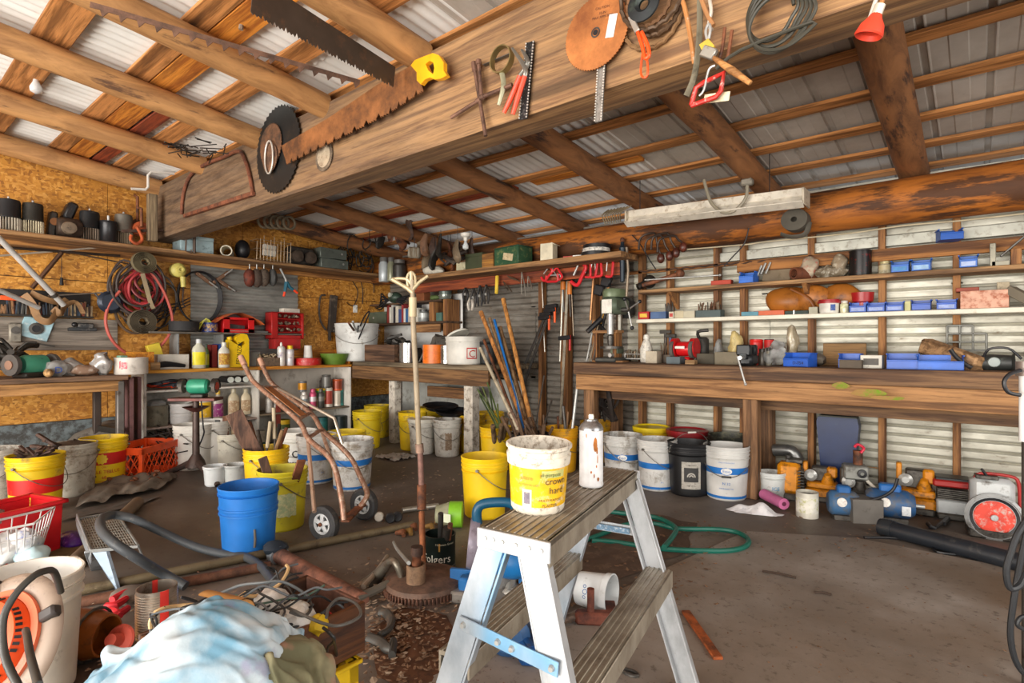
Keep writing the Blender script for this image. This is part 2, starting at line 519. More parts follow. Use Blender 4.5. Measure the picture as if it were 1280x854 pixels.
# --- roof: log rafters, strapping boards, ribbed sheets, squared carrier beam
ce=st('ceiling')
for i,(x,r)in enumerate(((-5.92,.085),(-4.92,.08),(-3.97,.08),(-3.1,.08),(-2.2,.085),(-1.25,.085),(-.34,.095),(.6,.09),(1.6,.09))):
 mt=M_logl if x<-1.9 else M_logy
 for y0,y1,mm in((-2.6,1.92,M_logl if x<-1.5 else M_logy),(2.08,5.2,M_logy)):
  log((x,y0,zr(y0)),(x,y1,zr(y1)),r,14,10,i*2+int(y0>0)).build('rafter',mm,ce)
M_str=W('#c2844a','#94602f','X','#4a2c16',.3)
M_strr=W('#9a4420','#702c14','X','#3a1a10',.3)
M_stro=W('#cf842e','#a35c1a','X','#5a3010',.3)
SL=math.atan(.105)
def strap(y,w,mat,x0=-6.1,x1=2.6,dz=0):
 MB().box(((x0+x1)/2,y,zr(y)+.098+dz),(x1-x0,w,.022),(-SL,0,0)).build('strapping_board',mat,ce)
for y,w_,mt in((-2.2,.12,M_str),(-1.7,.12,M_str),(-1.2,.12,M_str),(-.7,.14,M_str),(-.2,.14,M_str),(.28,.14,M_str),(.75,.17,M_str),(1.17,.12,M_str),(1.31,.15,M_stro),(1.62,.13,M_str),(2.04,.16,M_str),(2.45,.09,M_str),(2.82,.09,M_str),(3.22,.09,M_str),(3.66,.095,M_str),(4.09,.09,M_str),(4.5,.09,M_str),(4.9,.1,M_str)):
 strap(y,w_,mt)
strap(3.765,.1,M_stro,-2.9,-1.9);strap(3.768,.1,M_strr,-6.05,-3.1);strap(1.452,.1,M_strr,-6.05,-4.2)
strap(4.18,.08,M_strr,-6.05,-4.0)
M_roofw=galv('roof_white','#efefec','#dcdbd6',.5,.05,'#9d968a',.1)
M_roofg=galv('roof_grey','#c4bdb3','#a89f94',.6,.1,'#6b5f50',.15)
def sheet(x0,x1,y0,y1,kind,lift):
 prof=[]
 if kind=='corr':
  n=max(4,int((x1-x0)/.0127))
  for i in range(n+1):
   x=x0+(x1-x0)*i/n;prof.append((x,.009*math.cos(2*PI*x/.076)))
 else:
  x=x0
  while x<x1-.01:
   prof+=[(x,0),(x+.006,.004),(x+.075,.004),(x+.081,0),(x+.150,.0),(x+.156,.004),(x+.215,.004),(x+.222,.02),(x+.245,.02),(x+.252,0)]
   x+=.256
  prof.append((x,0))
 m=MB();vs=[]
 for(x,h)in prof:
  for y in(y0,y1):vs.append((x,y,zr(y)+.125+h+lift))
 m.add(vs,[(2*i,2*i+1,2*i+3,2*i+2)for i in range(len(prof)-1)])
 m.build('roof_sheet',M_roofw if kind=='corr' else M_roofg,ce,smooth=25 if kind!='corr' else 80)
for i in range(6):
 x0=-6.3+i*.72
 sheet(x0,x0+.78,-2.8,1.75,'corr',.004*(i%2));sheet(x0,x0+.78,1.7,5.3,'corr',.006+.004*(i%2))
for i in range(6):
 x0=-1.98+i*.768
 sheet(x0,x0+.79,-2.8,5.3,'rib',.004*(i%2))
# squared carrier beam across the room
def beammat():
 m=W('#a37c52','#7c5a3c','X','#54402f',.55,.8,.9)
 nt=m.node_tree;bs=nt.nodes['Principled BSDF'];src=bs.inputs['Base Color'].links[0].from_socket
 co=coords(nt,(1,1,1),rnd=False);sx=nt.nodes.new('ShaderNodeSeparateXYZ');nt.links.new(co,sx.inputs[0])
 n=nd(nt,'ShaderNodeTexNoise',Scale=1.2,Detail=6.0,Roughness=.65);nt.links.new(coords(nt,(1.2,3,3),rnd=False),n.inputs[0])
 ad=nt.nodes.new('ShaderNodeMath');ad.operation='MULTIPLY_ADD';nt.links.new(n.outputs[0],ad.inputs[0]);ad.inputs[1].default_value=3.0;nt.links.new(sx.outputs[0],ad.inputs[2])
 f=ramp(nt,ad.outputs[0],[(0,(.8,.8,.8)),(1,(0,0,0))])
 mr=nt.nodes.new('ShaderNodeMapRange');mr.inputs['From Min'].default_value=-3.0;mr.inputs['From Max'].default_value=.6
 nt.links.new(ad.outputs[0],mr.inputs[0]);nt.links.new(mr.outputs[0],f.node.inputs[0])
 n2=nd(nt,'ShaderNodeTexNoise',Scale=3.0,Detail=8.0,Roughness=.75);nt.links.new(coords(nt,(1,9,9),rnd=False),n2.inputs[0])
 gr=ramp(nt,n2.outputs[0],[(.35,lin('#2e221a')),(.6,lin('#6d5a47'))])
 out=mix(nt,f,src,gr);nt.links.new(out,bs.inputs['Base Color']);return m
bm=MB();N=40
sec=[(1.90,2.085),(1.905,2.55),(1.915,2.56),(2.10,2.555),(2.11,2.545),(2.105,2.075),(2.095,2.068),(1.91,2.068)]
vs=[];fs=[];k=len(sec)
for i in range(N+1):
 x=-6.1+8.6*i/N
 for j,(y,z)in enumerate(sec):
  o=.006*noise.noise(V((x*1.3,j*3.3,2)))
  vs.append((x,y+o,z+o*.8))
for i in range(N):
 for j in range(k):fs.append((i*k+j,i*k+(j+1)%k,(i+1)*k+(j+1)%k,(i+1)*k+j))
fs+=[tuple(range(k)),tuple(range(N*k,N*k+k))[::-1]]
bm.add(vs,[f[::-1]for f in fs]);bm.build('carrier_beam',beammat(),ce,smooth=30)
# short post under the beam's left end
p=bX(203,255,-5.72)
MB().box((-5.72,1.80,2.22),(.07,.07,.42)).build('beam_post',W('#8c7a5e','#5f4f3c','Z','#3d3025',.3),ce)
# == builders for repeated kinds
BW,BL=0.0,PI/2
STEEL=C('#b0b0ac',.35,.5,'#5a4a3c',.25)
DSTEEL=C('#5a5753',.45,.7,'#3a2c22',.4)
BLACK=C('#17171a',.45,0,'#4a4038',.25)
BLACKR=C('#222122',.75,0,'#4b4139',.3)
WHITE=C('#dfddd6',.45,0,'#8c8272',.2)
GREASE=C('#38342f',.5,.45,'#1c1916',.5)
INK=C('#1d1d1f',.6)
RED=C('#b51f1c',.45,0,'#4c1410',.15)
BLUE=C('#1f57b0',.4,0,'#5e6f88',.1)
YEL=C('#e3b915',.45,0,'#75601a',.15)
ORNG=C('#e0571b',.5,0,'#6d3415',.15)
ALU=C('#c9ccce',.35,.4,'#7d776c',.2)
RST=RUST()
RSTD=RUST('#4f3a30','#2b2422')
def S_(wall,x0,x1,yt,dep,zb):
 """photo box x0..x1, top yt on a plane facing the wall direction -> centre point, width, height above zb"""
 f=bY if wall==BW else bX
 a,b,t=f(x0,yt,dep),f(x1,yt,dep),f((x0+x1)/2,yt,dep)
 wd=abs(b.x-a.x)if wall==BW else abs(b.y-a.y)
 return V((t.x,t.y,zb)),wd,max(.01,t.z-zb)
def pail_profile(R,H,t=.004,taper=.86,stripes=(),ribs=(.78,.85,.92),inner=0,lid=False):
 def rad(z):return R*(taper+(1-taper)*z/H)
 def mi(z):
  for a,b,k in stripes:
   if a*H<=z<b*H:return k
  return 0
 zs_={0.012:0,H:0}
 for a,b,k in stripes:zs_[a*H]=0;zs_[b*H]=0
 for i in range(1,9):zs_[H*i/9]=0
 pr=[(0,0),(rad(0)-.008,0),(rad(0),.01)]
 P=[(z,rad(z))for z in zs_ if z>.011]
 for q in ribs:
  z=q*H;P+=[(z-.007,rad(z)+.0005),(z-.005,rad(z)+.006),(z+.003,rad(z)+.006),(z+.005,rad(z)+.0005)]
 P=[p for p in sorted(P)if p[0]<H-.004]
 pr+=[(r,z,mi(z+1e-4))for z,r in P]
 pr+=[(R+.003,H-.012,0),(R+.005,H-.004,0),(R+.002,H,0),(R-t,H-.001,inner),(rad(H*.5)-t,H*.5,inner),(rad(0)-t,.012,inner),(0,.012)]
 return pr
def bail(R,H,z,down=1,ang=0,drop=.13,mat=None,parent=None,grip=False):
 m=MB();m.at((0,0,0),(0,0,ang))
 pts=[]
 for i in range(17):
  t=PI*i/16
  if down:pts.append(((R+.008)*math.cos(t),-(R+.012)*math.sin(t)*1.0,z-drop*math.sin(t)))
  else:pts.append(((R+.008)*math.cos(t),-.3*R*math.sin(t),z+(R*.95)*math.sin(t)))
 m.tube(pts,.0026,n=6)
 for sx in(-1,1):m.cyl((sx*(R-.001),0,z),(sx*(R+.014),0,z),.009,n=10)
 o=m.build('bail_handle',mat or C('#77736c',.4,.6,'#4a3c30',.4),parent)
 if grip:
  g=MB();g.at((0,0,0),(0,0,ang));a,b=pts[7],pts[9]
  g.cyl(a,b,.007,n=8);g.build('grip',C('#8a857a' if grip is True else grip,.6),o)
 return o
def pail(px,py,label,col,inner=None,R=.152,H=.37,stripes=(),bands=(),group=None,lid=None,hnd='down',hang=None,cat='bucket',fill=None,dirt='#6b5a45',damt=.3,name='bucket',pos=None,grip=False,ribs=(.78,.85,.92),taper=.86):
 p=pos if pos is not None else away(fl(px,py),R*taper)
 p.y=min(p.y,4.63-R);p.x=max(p.x,-6.06+R)
 T=thing(name,label,cat,p,0,group)
 fc=face_cam(p)
 body=C(col,.45,0,dirt,damt,6)
 ms=[body]+list(stripes)+[C(inner or col,.5,0,dirt,min(1,damt+.15),6)]
 MB().lathe(pail_profile(R,H,stripes=bands,inner=len(ms)-1,ribs=ribs,taper=taper),32).build('pail_body',ms,T)
 if hnd:bail(R,H,H*.82,hnd=='down',(fc+PI/2 if hang is None else hang),parent=T,drop=H*.36,grip=grip)
 if lid:
  MB().lathe([(R+.009,H-.03),(R+.011,H+.004),(R-.004,H+.008),(R-.012,H-.004),(0,H-.004)],32).build('lid',C(lid,.4,0,'#3a2c24',.15),T)
 if fill:
  m=MB();rr=R*.93
  m.surf(lambda u,v:(rr*v*math.cos(2*PI*u),rr*v*math.sin(2*PI*u),H*fill[0]+.03*noise.noise(V((u*9,v*5,px)))*(1-v)+.03*(1-v)),20,5)
  m.build('contents',C(fill[1],.9,0,'#2c2118',.5,20),T)
 T['_r']=R
 return T
def can(loc,r,h,cols,label,cat='can',name='spray_can',group=None,rz=0.0,kind='spray',rot=None,text=None):
 T=thing(name,label,cat,loc,rz,group,rot)
 b=[c if not isinstance(c,str)else C(c,.35,.2,'#7a6a58',.1)for c in cols]
 if kind=='spray':
  MB().lathe([(0,0),(r*.96,0),(r,.004),(r,h*.35,1),(r,h*.6,0),(r,h*.76),(r*.8,h*.82),(r*.62,h*.84),(0,h*.84)],18).build('can_body',[b[0],b[1%len(b)]],T)
  if len(b)>2:MB().lathe([(r*.72,h*.80),(r*.72,h*.97),(r*.66,h),(0,h)],16).build('cap',b[2],T)
  else:
   MB().lathe([(r*.3,h*.84),(r*.3,h*.93),(r*.18,h),(0,h)],10).build('nozzle',WHITE,T)
 elif kind=='tin':
  MB().lathe([(0,.003),(r*.95,.003),(r,0),(r,.006),(r*.975,.008),(r*.975,h*.15,1),(r*.975,h*.85,0),(r*.975,h-.008),(r,h-.006),(r,h),(r*.93,h),(r*.92,h-.008)]+([(0,h-.006)]),22).build('tin_body',[b[0],b[1%len(b)]],T)
  if len(b)>2:MB().lathe([(r*.9,h-.004),(r*.9,h+.004),(r*.8,h+.006),(0,h+.003)],20).build('lid',b[2],T)
 elif kind=='open':
  MB().lathe([(0,0),(r,0),(r,h*.2,1),(r,h*.8,0),(r,h),(r*.94,h),(r*.92,.01),(0,.01)],22).build('tin_body',[b[0],b[1%len(b)]],T)
 elif kind=='jar':
  MB().lathe([(0,0),(r*.9,0),(r,.01),(r,h*.35,1),(r,h*.7,0),(r*.75,h*.8),(r*.72,h*.86),(0,h*.86)],18).build('jar_body',[b[0],b[1%len(b)]],T)
  MB().lathe([(r*.8,h*.82),(r*.8,h*.98),(r*.75,h),(0,h)],16).build('lid',b[2%len(b)],T)
 if text:text_cyl(T,text[0],text[1],r,text[2],face_cam(loc)-rz,text[3])
 return T
def bottle(loc,w_,h,cols,label,rz=0.0,name='bottle',group=None,cat='bottle',rot=None,d=None,trigger=False):
 T=thing(name,label,cat,loc,rz,group,rot)
 b=[C(c,.3,0,'#6d6456',.08)if isinstance(c,str)else c for c in cols]
 r=w_/2;sy=(d or w_*.62)/w_
 MB().lathe([(0,0),(r*.92,0),(r,.008),(r,h*.62),(r*.86,h*.72),(r*.42,h*.82),(r*.36,h*.9),(0,h*.9)],20,sy=sy).build('bottle_body',b[0],T)
 MB().lathe([(r*.42,h*.86),(r*.42,h*.985),(r*.36,h),(0,h)],12).build('cap',b[2%len(b)],T)
 if len(b)>1:
  MB().lathe([(r*1.012,h*.12),(r*1.012,h*.56)],14,sy=sy*1.01,arc=(-PI*.92,-PI*.08)).build('label',b[1],T,smooth=80)
 return T
def bin_(loc,w_,d,h,col,label,rz=0.0,group=None,tagc='#b9b6c4',rot=None,name='parts_bin',back=False):
 """open plastic parts bin with a low sloped front lip"""
 T=thing(name,label,'parts bin',loc,rz,group,rot)
 t=.003;mt=C(col,.4,0,'#3b4a66',.12);m=MB()
 m.box((0,0,t/2),(w_,d,t));m.box((0,d/2-t/2,h/2),(w_,t,h))
 m.box((0,-d/2+t/2,h*.28),(w_,t,h*.56))
 for sx in(-1,1):
  m.prism([(-d/2,0),(d/2,0),(d/2,h),(-d*.1,h),(-d/2,h*.56)],t,(sx*(w_/2-t/2),0,0),(0,0,PI/2))
  m.box((sx*(w_/2+.002),.1*d,h-.004),(.008,d*.78,.008))
 m.box((0,d/2+.002,h-.005),(w_,.008,.01))
 m.box((0,-d/2-.003,h*.56),(w_,.008,.008))
 m.build('bin_body',mt,T)
 if tagc:MB().box((0,-d/2-.0015,h*.27),(w_*.78,.002,h*.34)).build('label_card',C(tagc,.6,0,'#7f7b86',.35,30),T)
 return T
def carton(loc,w_,d,h,col,label,rz=0.0,name='box',cat='box',group=None,lid=True,rot=None,mat=None,lidmat=None,band=None):
 T=thing(name,label,cat,loc,rz,group,rot)
 mt=mat or C(col,.7,0,'#4c4033',.25)
 hb=h*.78 if lid else h
 MB().box((0,0,hb/2),(w_,d,hb),bev=.002).build('box_body',mt,T)
 if lid:MB().box((0,0,h*.89),(w_*1.02,d*1.02,h*.22),bev=.003).build('lid',lidmat or mt,T)
 if band:MB().box((0,-d/2-.001,hb*.5),(w_*.7,.002,hb*.5)).build('label',C(band,.6,0,'#6a5f52',.3),T)
 return T
def motor(loc,r,h,label,rz=0.0,group=None,name='blower_motor',cage='#a79f90',col='#2a2a2b',flip=False):
 """furnace blower motor: dark drum above a squirrel-cage fan"""
 T=thing(name,label,'motor',loc,rz,group)
 dk=C(col,.45,.4,'#5d554b',.3)
 hc=h*.42;m=MB()
 m.lathe([(0,hc),(r*1.0,hc),(r*1.04,hc+.006),(r*.98,hc+.012),(r*.97,h*.9),(r*.9,h*.97),(r*.5,h),(0,h)],24)
 m.build('motor_drum',dk,T)
 f=MB()
 for i in range(26):
  a=2*PI*i/26;f.box((r*.9*math.cos(a),r*.9*math.sin(a),hc/2),(.018*r/.08,.004,hc*.96),(0,0,a+.5),bev=0)
 f.lathe([(r*.82,.0),(r*.96,.0),(r*.96,.008),(r*.82,.008)],24);f.build('fan_cage',C(cage,.5,.4,'#4a3f34',.3),T)
 s=MB();s.lathe([(0,.01),(r*.3,.01),(r*.3,hc),(0,hc)],10);s.build('shaft_hub',GREASE,T)
 MB().cyl((0,0,h-.002),(0,0,h+.02),.008,n=8).build('shaft',STEEL,T)
 return T
def stick(a,b,r,mat,label,cat,name,group=None,r2=None,n=10,extra=None):
 """a straight pole from a to b as one top-level thing"""
 m=MB();m.cyl(a,b,r,r2,n)
 return one(m,name,mat,label,cat,group)
def tool(a,b,r,hm,label,cat,name,head=None,group=None,hmat=None,hl=.2):
 """long-handled tool: wooden shaft a->b (a = bottom); head 'shovel','rake','bar','fork','grip' at b"""
 a,b=V(a),V(b);T=thing(name,label,cat,a,0,group);L=b-a;u=L.normalized()
 MB().tube([(0,0,0),L*.33,L*.66,L],r,n=10).build('shaft',hm,T)
 hmat=hmat or RST;x=u.cross(V((0,1,0))).normalized()
 if head=='shovel':
  m=MB();R=Matrix((x,u.cross(x),u)).transposed().to_4x4();m.M=Matrix.Translation(L)@R
  m.surf(lambda s,t:((s-.5)*.2*(1 if t<.6 else 1-(t-.6)*1.9),.02*math.cos((s-.5)*PI),t*.27),8,8);m.build('blade',hmat,T)
 elif head=='bar':
  MB().bar(L-x*hl/2,L+x*hl/2,.03,.03).build('head',hmat,T)
 elif head=='rake':
  m=MB();m.bar(L-x*hl/2,L+x*hl/2,.015,.02)
  for i in range(9):m.cyl(L+x*(hl*(i/8-.5)),L+x*(hl*(i/8-.5))+V((0,-.06,-.03)),.004,n=5)
  m.build('head',hmat,T)
 elif head=='fork':
  m=MB()
  for i in range(4):m.tube([L,L+x*(.05*(i-1.5))+u*.06,L+x*(.05*(i-1.5))+u*.28],.005,n=6)
  m.build('tines',hmat,T)
 elif head=='grip':
  m=MB();m.tube([L,L+u*.05+x*.05,L+u*.12+x*.05,L+u*.12-x*.05,L+u*.05-x*.05],.012,closed=True);m.build('grip',hmat,T)
 return T
def shelf(a,b,dpt,th,mat,label,name='shelf_board',group=None,cat='shelf',side=BW,fascia=None):
 """board whose front top edge runs a->b, going back dpt"""
 a,b=V(a),V(b);T=thing(name,label,cat,((a+b)/2),0,group)
 L=(b-a).length;n=1
 if side==BW:MB().box((0,dpt/2,-th/2),(L,dpt,th),bev=.004).build('board',mat,T)
 else:MB().box((-dpt/2,0,-th/2),(dpt,L,th),bev=.004).build('board',mat,T)
 return T
# == benches, shelves, bookcase
M_bt=W('#7a5a3c','#553a26','X','#33241a',.45)
M_bf=W('#a2764a','#7a5330','X','#5a3c24',.25)
M_leg=W('#8a6442','#634429','Z','#3f2a1b',.35)
def zpt(px,py,Y):return bY(px,py,Y).z
# long bench on the back wall
BY0=4.03
xl=bY(716,455,BY0).x
T=thing('workbench','long plank workbench under the white shelf, moss-stained front beam','workbench',(0,BY0,0))
ztop=.925
for i in range(5):
 MB().box(((xl+1.9)/2,BY0+.06+.121*i,ztop-.05),(1.9-xl,.117,.1),bev=.006).build('top_plank',M_bt,T,w=1)
MB().box(((xl+.03+1.9)/2,BY0+.022,ztop-.165),(1.9-xl-.03,.045,.13),bev=.005).build('front_beam',M_bf,T,w=1)
m=MB()
mm=C('#6d8a1e',.9,0,'#9a7245',.75,9)
MB().box((xl+1.95,BY0+.27,ztop-.21),(3.8,.05,.22)).build('rear_beam',M_bt,T,w=1)
for px,dy in((735,.06),(937,.06)):
 p=bY(px,520,BY0+.02)
 MB().box((p.x,BY0+.07,(ztop-.1)/2),(.1,.09,ztop-.1),bev=.006).build('leg',M_leg,T,w=1)
p=bY(1330,520,BY0);MB().box((p.x+.1,BY0+.07,(ztop-.1)/2),(.1,.09,ztop-.1)).build('leg',M_leg,T,w=1)
for px in(775,963):
 p=bY(px,520,BY0+.62);MB().box((p.x,BY0+.55,(ztop-.1)/2),(.09,.09,ztop-.1)).build('leg',M_leg,T,w=1)
# moss on the beam: real stain on the wood
ms=MB();
for px,py,sx,sz in((1052,482,.05,.02),(1090,490,.09,.025),(1113,495,.08,.012)):
 p=bY(px,py,BY0);ms.surf(lambda u,v:(p.x+sx*math.cos(2*PI*u)*v*(1+.35*noise.noise(V((u*6,px,0)))),BY0-.0015-px*.000002*(px-1040),p.z+sz*math.sin(2*PI*u)*v*(1+.35*noise.noise(V((u*6,px,4))))),24,2)
ms.build('moss_patch',mm,T,w=1)
# bench 2 (under the bookshelves in the corner)
Y2=3.86
x0,x1=bY(440,455,Y2).x,bY(610,460,Y2).x
z2=.885
M_cr=C('#cfc8bb',.7,0,'#6d5c4a',.5,10)
T=thing('workbench','heavy corner workbench on two paint-worn white legs','workbench',(0,Y2,0))
for i in range(4):
 MB().box(((x0+x1)/2,Y2+.1+.19*i,z2-.025),(x1-x0,.186,.05),bev=.005).build('top_plank',W('#84745c','#5a4c3a','X','#3a2e24',.5),T,w=1)
MB().box(((x0+x1)/2,Y2+.02,z2-.125),(x1-x0,.04,.15),bev=.005).build('front_beam',W('#84603c','#5c4027','X','#3e2a1b',.4),T,w=1)
p=bY(585,500,Y2);MB().box((p.x,Y2+.05,.34),(.115,.1,.68)).build('leg',M_cr,T,w=1)
p=bY(490,500,Y2+.02);MB().box((p.x+.0,Y2+.06,.34),(.1,.09,.68)).build('leg',M_cr,T,w=1)
p=bY(560,488,Y2+.4);MB().box((p.x,Y2+.45,.55),(.75,.04,.12)).build('cross_brace',W('#845c38','#5c3d24','X','#3e2a1b',.3),T,w=1)
MB().box(((x0+x1)/2-.1,YB-.13,.35),(x1-x0-.2,.02,.7)).build('back_panel',C('#b9b9b2',.7,0,'#7d766a',.35,5),T,w=1)
# bookshelves on the bench, against the back wall
T=thing('bookshelf','rough brown bookshelf with white backing on the corner bench','shelf',(0,4.6,z2))
bx0,bx1=bY(452,410,4.5).x,bY(566,410,4.5).x
MB().box(((bx0+bx1)/2,4.66,1.29),(bx1-bx0,.015,.78)).build('back_panel',C('#d9d8d4',.7,0,'#8a8478',.2,4),T,w=1)
zsh1,zsh2=bY(500,404,4.5).z,bY(500,379,4.5).z
MB().box(((bx0+bx1)/2,4.53,zsh1-.012),(bx1-bx0,.26,.025)).build('board',W('#5f4530','#402d1f','X'),T,w=1)
MB().box(((bx0+bx1)/2+.1,4.53,zsh2-.012),(bx1-bx0-.4,.24,.022)).build('board',W('#5f4530','#402d1f','X'),T,w=1)
for px in(545,):
 p=bY(px,390,4.5);MB().box((p.x,4.53,(zsh1+zsh2)/2-.01),(.09,.2,zsh2-zsh1-.025)).build('upright',M_stud,T,w=1)
p=bY(562,390,4.5);MB().box((p.x,4.53,(z2+zsh2)/2),(.07,.2,zsh2-z2)).build('upright',M_stud,T,w=1)
p=bY(535,410,4.5);MB().box((p.x,4.47,zsh1-.075),(.5,.025,.1)).build('rail',M_bf,T,w=1)
# white and brown shelves on the back wall
Y3=4.5
ZW,ZB=1.30,1.557
p=bY(795,400,Y3)
TW=shelf((p.x,Y3,ZW),(1.9,Y3,ZW),.23,.032,C('#d8d2c0',.55,0,'#a89a80',.2,5),'long cream-painted shelf above the long workbench')
p=bY(798,365,Y3)
TB=shelf((p.x,Y3,ZB),(1.9,Y3,ZB),.23,.032,W('#a07a50','#6f5032','X','#4a3422',.35),'long bare wooden shelf just above the cream shelf')
for px in(838,1006):
 p=bY(px,380,Y3);MB().prism([(0,0),(.2,0),(0,-.14)],.03,(p.x,4.66,ZB-.034),(0,0,-PI/2)).build('bracket',M_stud,TB,w=1)
# upper centre shelf with red hook board
Y4=4.12
a,b=bY(492,350,Y4),bY(776,318,Y4)
ZC=1.853
TC=shelf((a.x,Y4,ZC),(b.x,Y4,ZC),.3,.05,W('#9a7248','#6d4d2e','X','#4a3220',.35),'high wooden shelf above the hanging clamps, next to the log')
MB().box(((a.x+b.x)/2-.05,Y4+.29,ZC-.105),(b.x-a.x-.15,.03,.11)).build('hook_board',W('#9a4a24','#6a2c16','X','#3f2014',.5),TC,w=1)
# left wall: high shelf
XD,ZD=-5.75,1.965
M_sh=W('#9a744a','#6c4c30','Y','#4a3422',.3)
TD=shelf((XD,-1.2,ZD),(XD,4.7,ZD),.34,.035,M_sh,'long high shelf of engine parts on the left wall',side=BL)
MB().box((XL+.03,1.75,ZD-.06),(.03,5.9,.05)).build('ledger',W('#b07a40','#7d5026','Y','#553820',.3),TD,w=1)
# left bench
XB=-5.42;ZL=.825
ya,yb_=-.6,bX(150,466,XB).y
T=thing('workbench','low plank workbench along the left wall with iron pipe legs','workbench',(XB,(ya+yb_)/2,0))
for i in range(3):
 MB().box((XB-.1-.205*i,(ya+yb_)/2+.03,ZL-.02),(.2,yb_-ya+.06,.04)).build('top_plank',W('#7d6048','#57402e','Y','#33251c',.4),T,w=1)
MB().box((XB-.02,(ya+yb_)/2,ZL-.085),(.035,yb_-ya,.085)).build('front_rail',W('#a87c4a','#7d5830','Y','#5a4028',.25),T,w=1)
for dx,px,mt in((.03,150,C('#6e6a66',.5,.6,'#4a3a2e',.4)),(.4,121,C('#3f332c',.6,.2))):
 p=bX(px,500,XB-dx);MB().box((XB-dx,p.y,.39),(.055,.055,.78),bev=.008).build('leg',mt,T,w=1)
p=bX(135,530,XB-.2);MB().bar((XB-.05,bX(150,500,XB-.03).y,.36),(XB-.42,bX(121,500,XB-.43).y,.36),.03,.05).build('stretcher',GREASE,T,w=1)
# leaning maroon boards beside the bookcase
for i,px in enumerate((160,171)):
 p=bX(px,500,-5.55-.05*i);m=MB();m.box((p.x,p.y,.4),(.2-.06*i,.03,.8));one(m,'plank',C('#6a4848',.7,0,'#3f2c2a',.4),['dark maroon plank standing between bench leg and white bookcase','second maroon plank, against the white bookcase side'][i],'plank')
# white bookcase with orange top edges
XC=-5.68;ZK=.835
y0,y1=bX(180,500,XC).y,bX(439,500,XC).y
M_wc=C('#d5d1c8',.6,0,'#8a7f70',.35,5)
T=thing('bookcase','long low white bookcase with orange-painted top edge, full of bottles','bookcase',(XC-.17,(y0+y1)/2,0))
ymid=bX(322,500,XC).y
for y in(y0,ymid,y1-.02):MB().box((XC-.17,y+.01,ZK/2-.01),(.34,.022,ZK-.02)).build('side_panel',M_wc,T,w=1)
MB().box((XC-.335,(y0+y1)/2,ZK/2),(.012,y1-y0,ZK)).build('back_panel',C('#b7b2a8',.7,0,'#7d7468',.35,4),T,w=1)
M_or=W('#d08a26','#a9641a','Y','#7a4a1c',.25)
MB().box((XC-.17,(y0+ymid)/2-.02,ZK),(.36,ymid-y0+.04,.03)).build('top_board',W('#c98d2c','#a06c1c','Y','#6d4a1c',.2),T,w=1)
MB().box((XC-.17,(ymid+y1)/2,ZK),(.36,y1-ymid,.03)).build('top_board',M_or,T,w=1)
zk1,zk2=bX(200,488,XC).z,bX(200,534,XC).z
zk3,zk4=bX(400,511,XC).z,bX(400,553,XC).z
MB().box((XC-.17,(y0+ymid)/2,zk1-.01),(.33,ymid-y0,.018)).build('shelf',M_wc,T,w=1)
MB().box((XC-.17,(y0+ymid)/2,zk2-.01),(.33,ymid-y0,.018)).build('shelf',C('#a8968c',.6,0,'#6d5a50',.35),T,w=1)
MB().box((XC-.17,(ymid+y1)/2,zk3-.01),(.33,y1-ymid,.018)).build('shelf',W('#8a7a64','#5f5140','Y','#4a3c2e',.3),T,w=1)
MB().box((XC-.17,(ymid+y1)/2,zk4-.01),(.33,y1-ymid,.018)).build('shelf',M_wc,T,w=1)
MB().box((XC-.17,y1-.012,ZK+.10),(.3,.025,.17)).build('end_board',M_or,T,w=1)
MB().box((XC-.32,y1-.3,ZK+.10),(.02,.55,.17)).build('end_board',M_or,T,w=1)
# thin grey shelf over the bookcase + sheet metal on the wall behind
ZT=bX(300,416,-5.86).z
ta,tb=bX(186,416,-5.86).y,bX(382,416,-5.86).y
TT=shelf((-5.86,ta,ZT),(-5.86,tb,ZT),.22,.018,C('#6d675e',.6,.2,'#40382f',.4),'thin dark shelf carrying the red toolbox, above the bookcase',side=BL)
for yy in(ta+.25,tb-.9):MB().box((-5.97,yy,(ZT+ZK)/2),(.2,.02,ZT-ZK-.04)).build('divider',C('#8b8d8c',.6,.3,'#55503f',.3),TT,w=1)
m=MB();ya,yb2=bX(238,360,XL+.03).y,bX(372,360,XL+.03).y
za,zb=ZK+.03,bX(300,332,XL+.03).z
nz=90
m.surf(lambda u,v:(XL+.035+.006*math.cos(2*PI*(za+(zb-za)*v)/.07),ya+(yb2-ya)*u,za+(zb-za)*v),1,nz)
m.build('sheet_metal',galv('sheet_dull','#a3a39d','#6b6b66',.38,.55),wl,smooth=80)
# grey backer board + dark rail on the OSB above the left bench
a,b=bX(-20,400,XL+.03),bX(147,396,XL+.03)
zt,zb=bX(70,398,XL+.03).z,bX(70,438,XL+.03).z
one(MB().box((XL+.025,(a.y+b.y)/2,(zt+zb)/2),(.02,b.y-a.y,zt-zb)),'backer_board',W('#8d8377','#6d645a','Y','#55483c',.3),'wide grey board on the wall behind the left bench','board')
zt2,zb2=bX(70,364,XL+.06).z,bX(70,397,XL+.06).z
T=thing('tool_rail','dark wall rack packed with small files and bits above grey board','rack',(XL+.06,(a.y+b.y)/2,zb2))
MB().box((XL+.06,(a.y+b.y)/2-.1,zb2+.008),(.11,b.y-a.y-.2,.016)).build('rack_board',GREASE,T,w=1)
MB().box((XL+.018,(a.y+b.y)/2-.1,(zb2+zt2)/2),(.012,b.y-a.y-.2,zt2-zb2)).build('back_board',C('#24201d',.8),T,w=1)
random.seed(4);L=b.y-a.y-.3
cols=[C(c,.5,.3,'#3a322a',.4)for c in('#8f6a48','#6a6a66','#4a3a30','#a08c6c','#7a3a2a','#3c4a5a')]
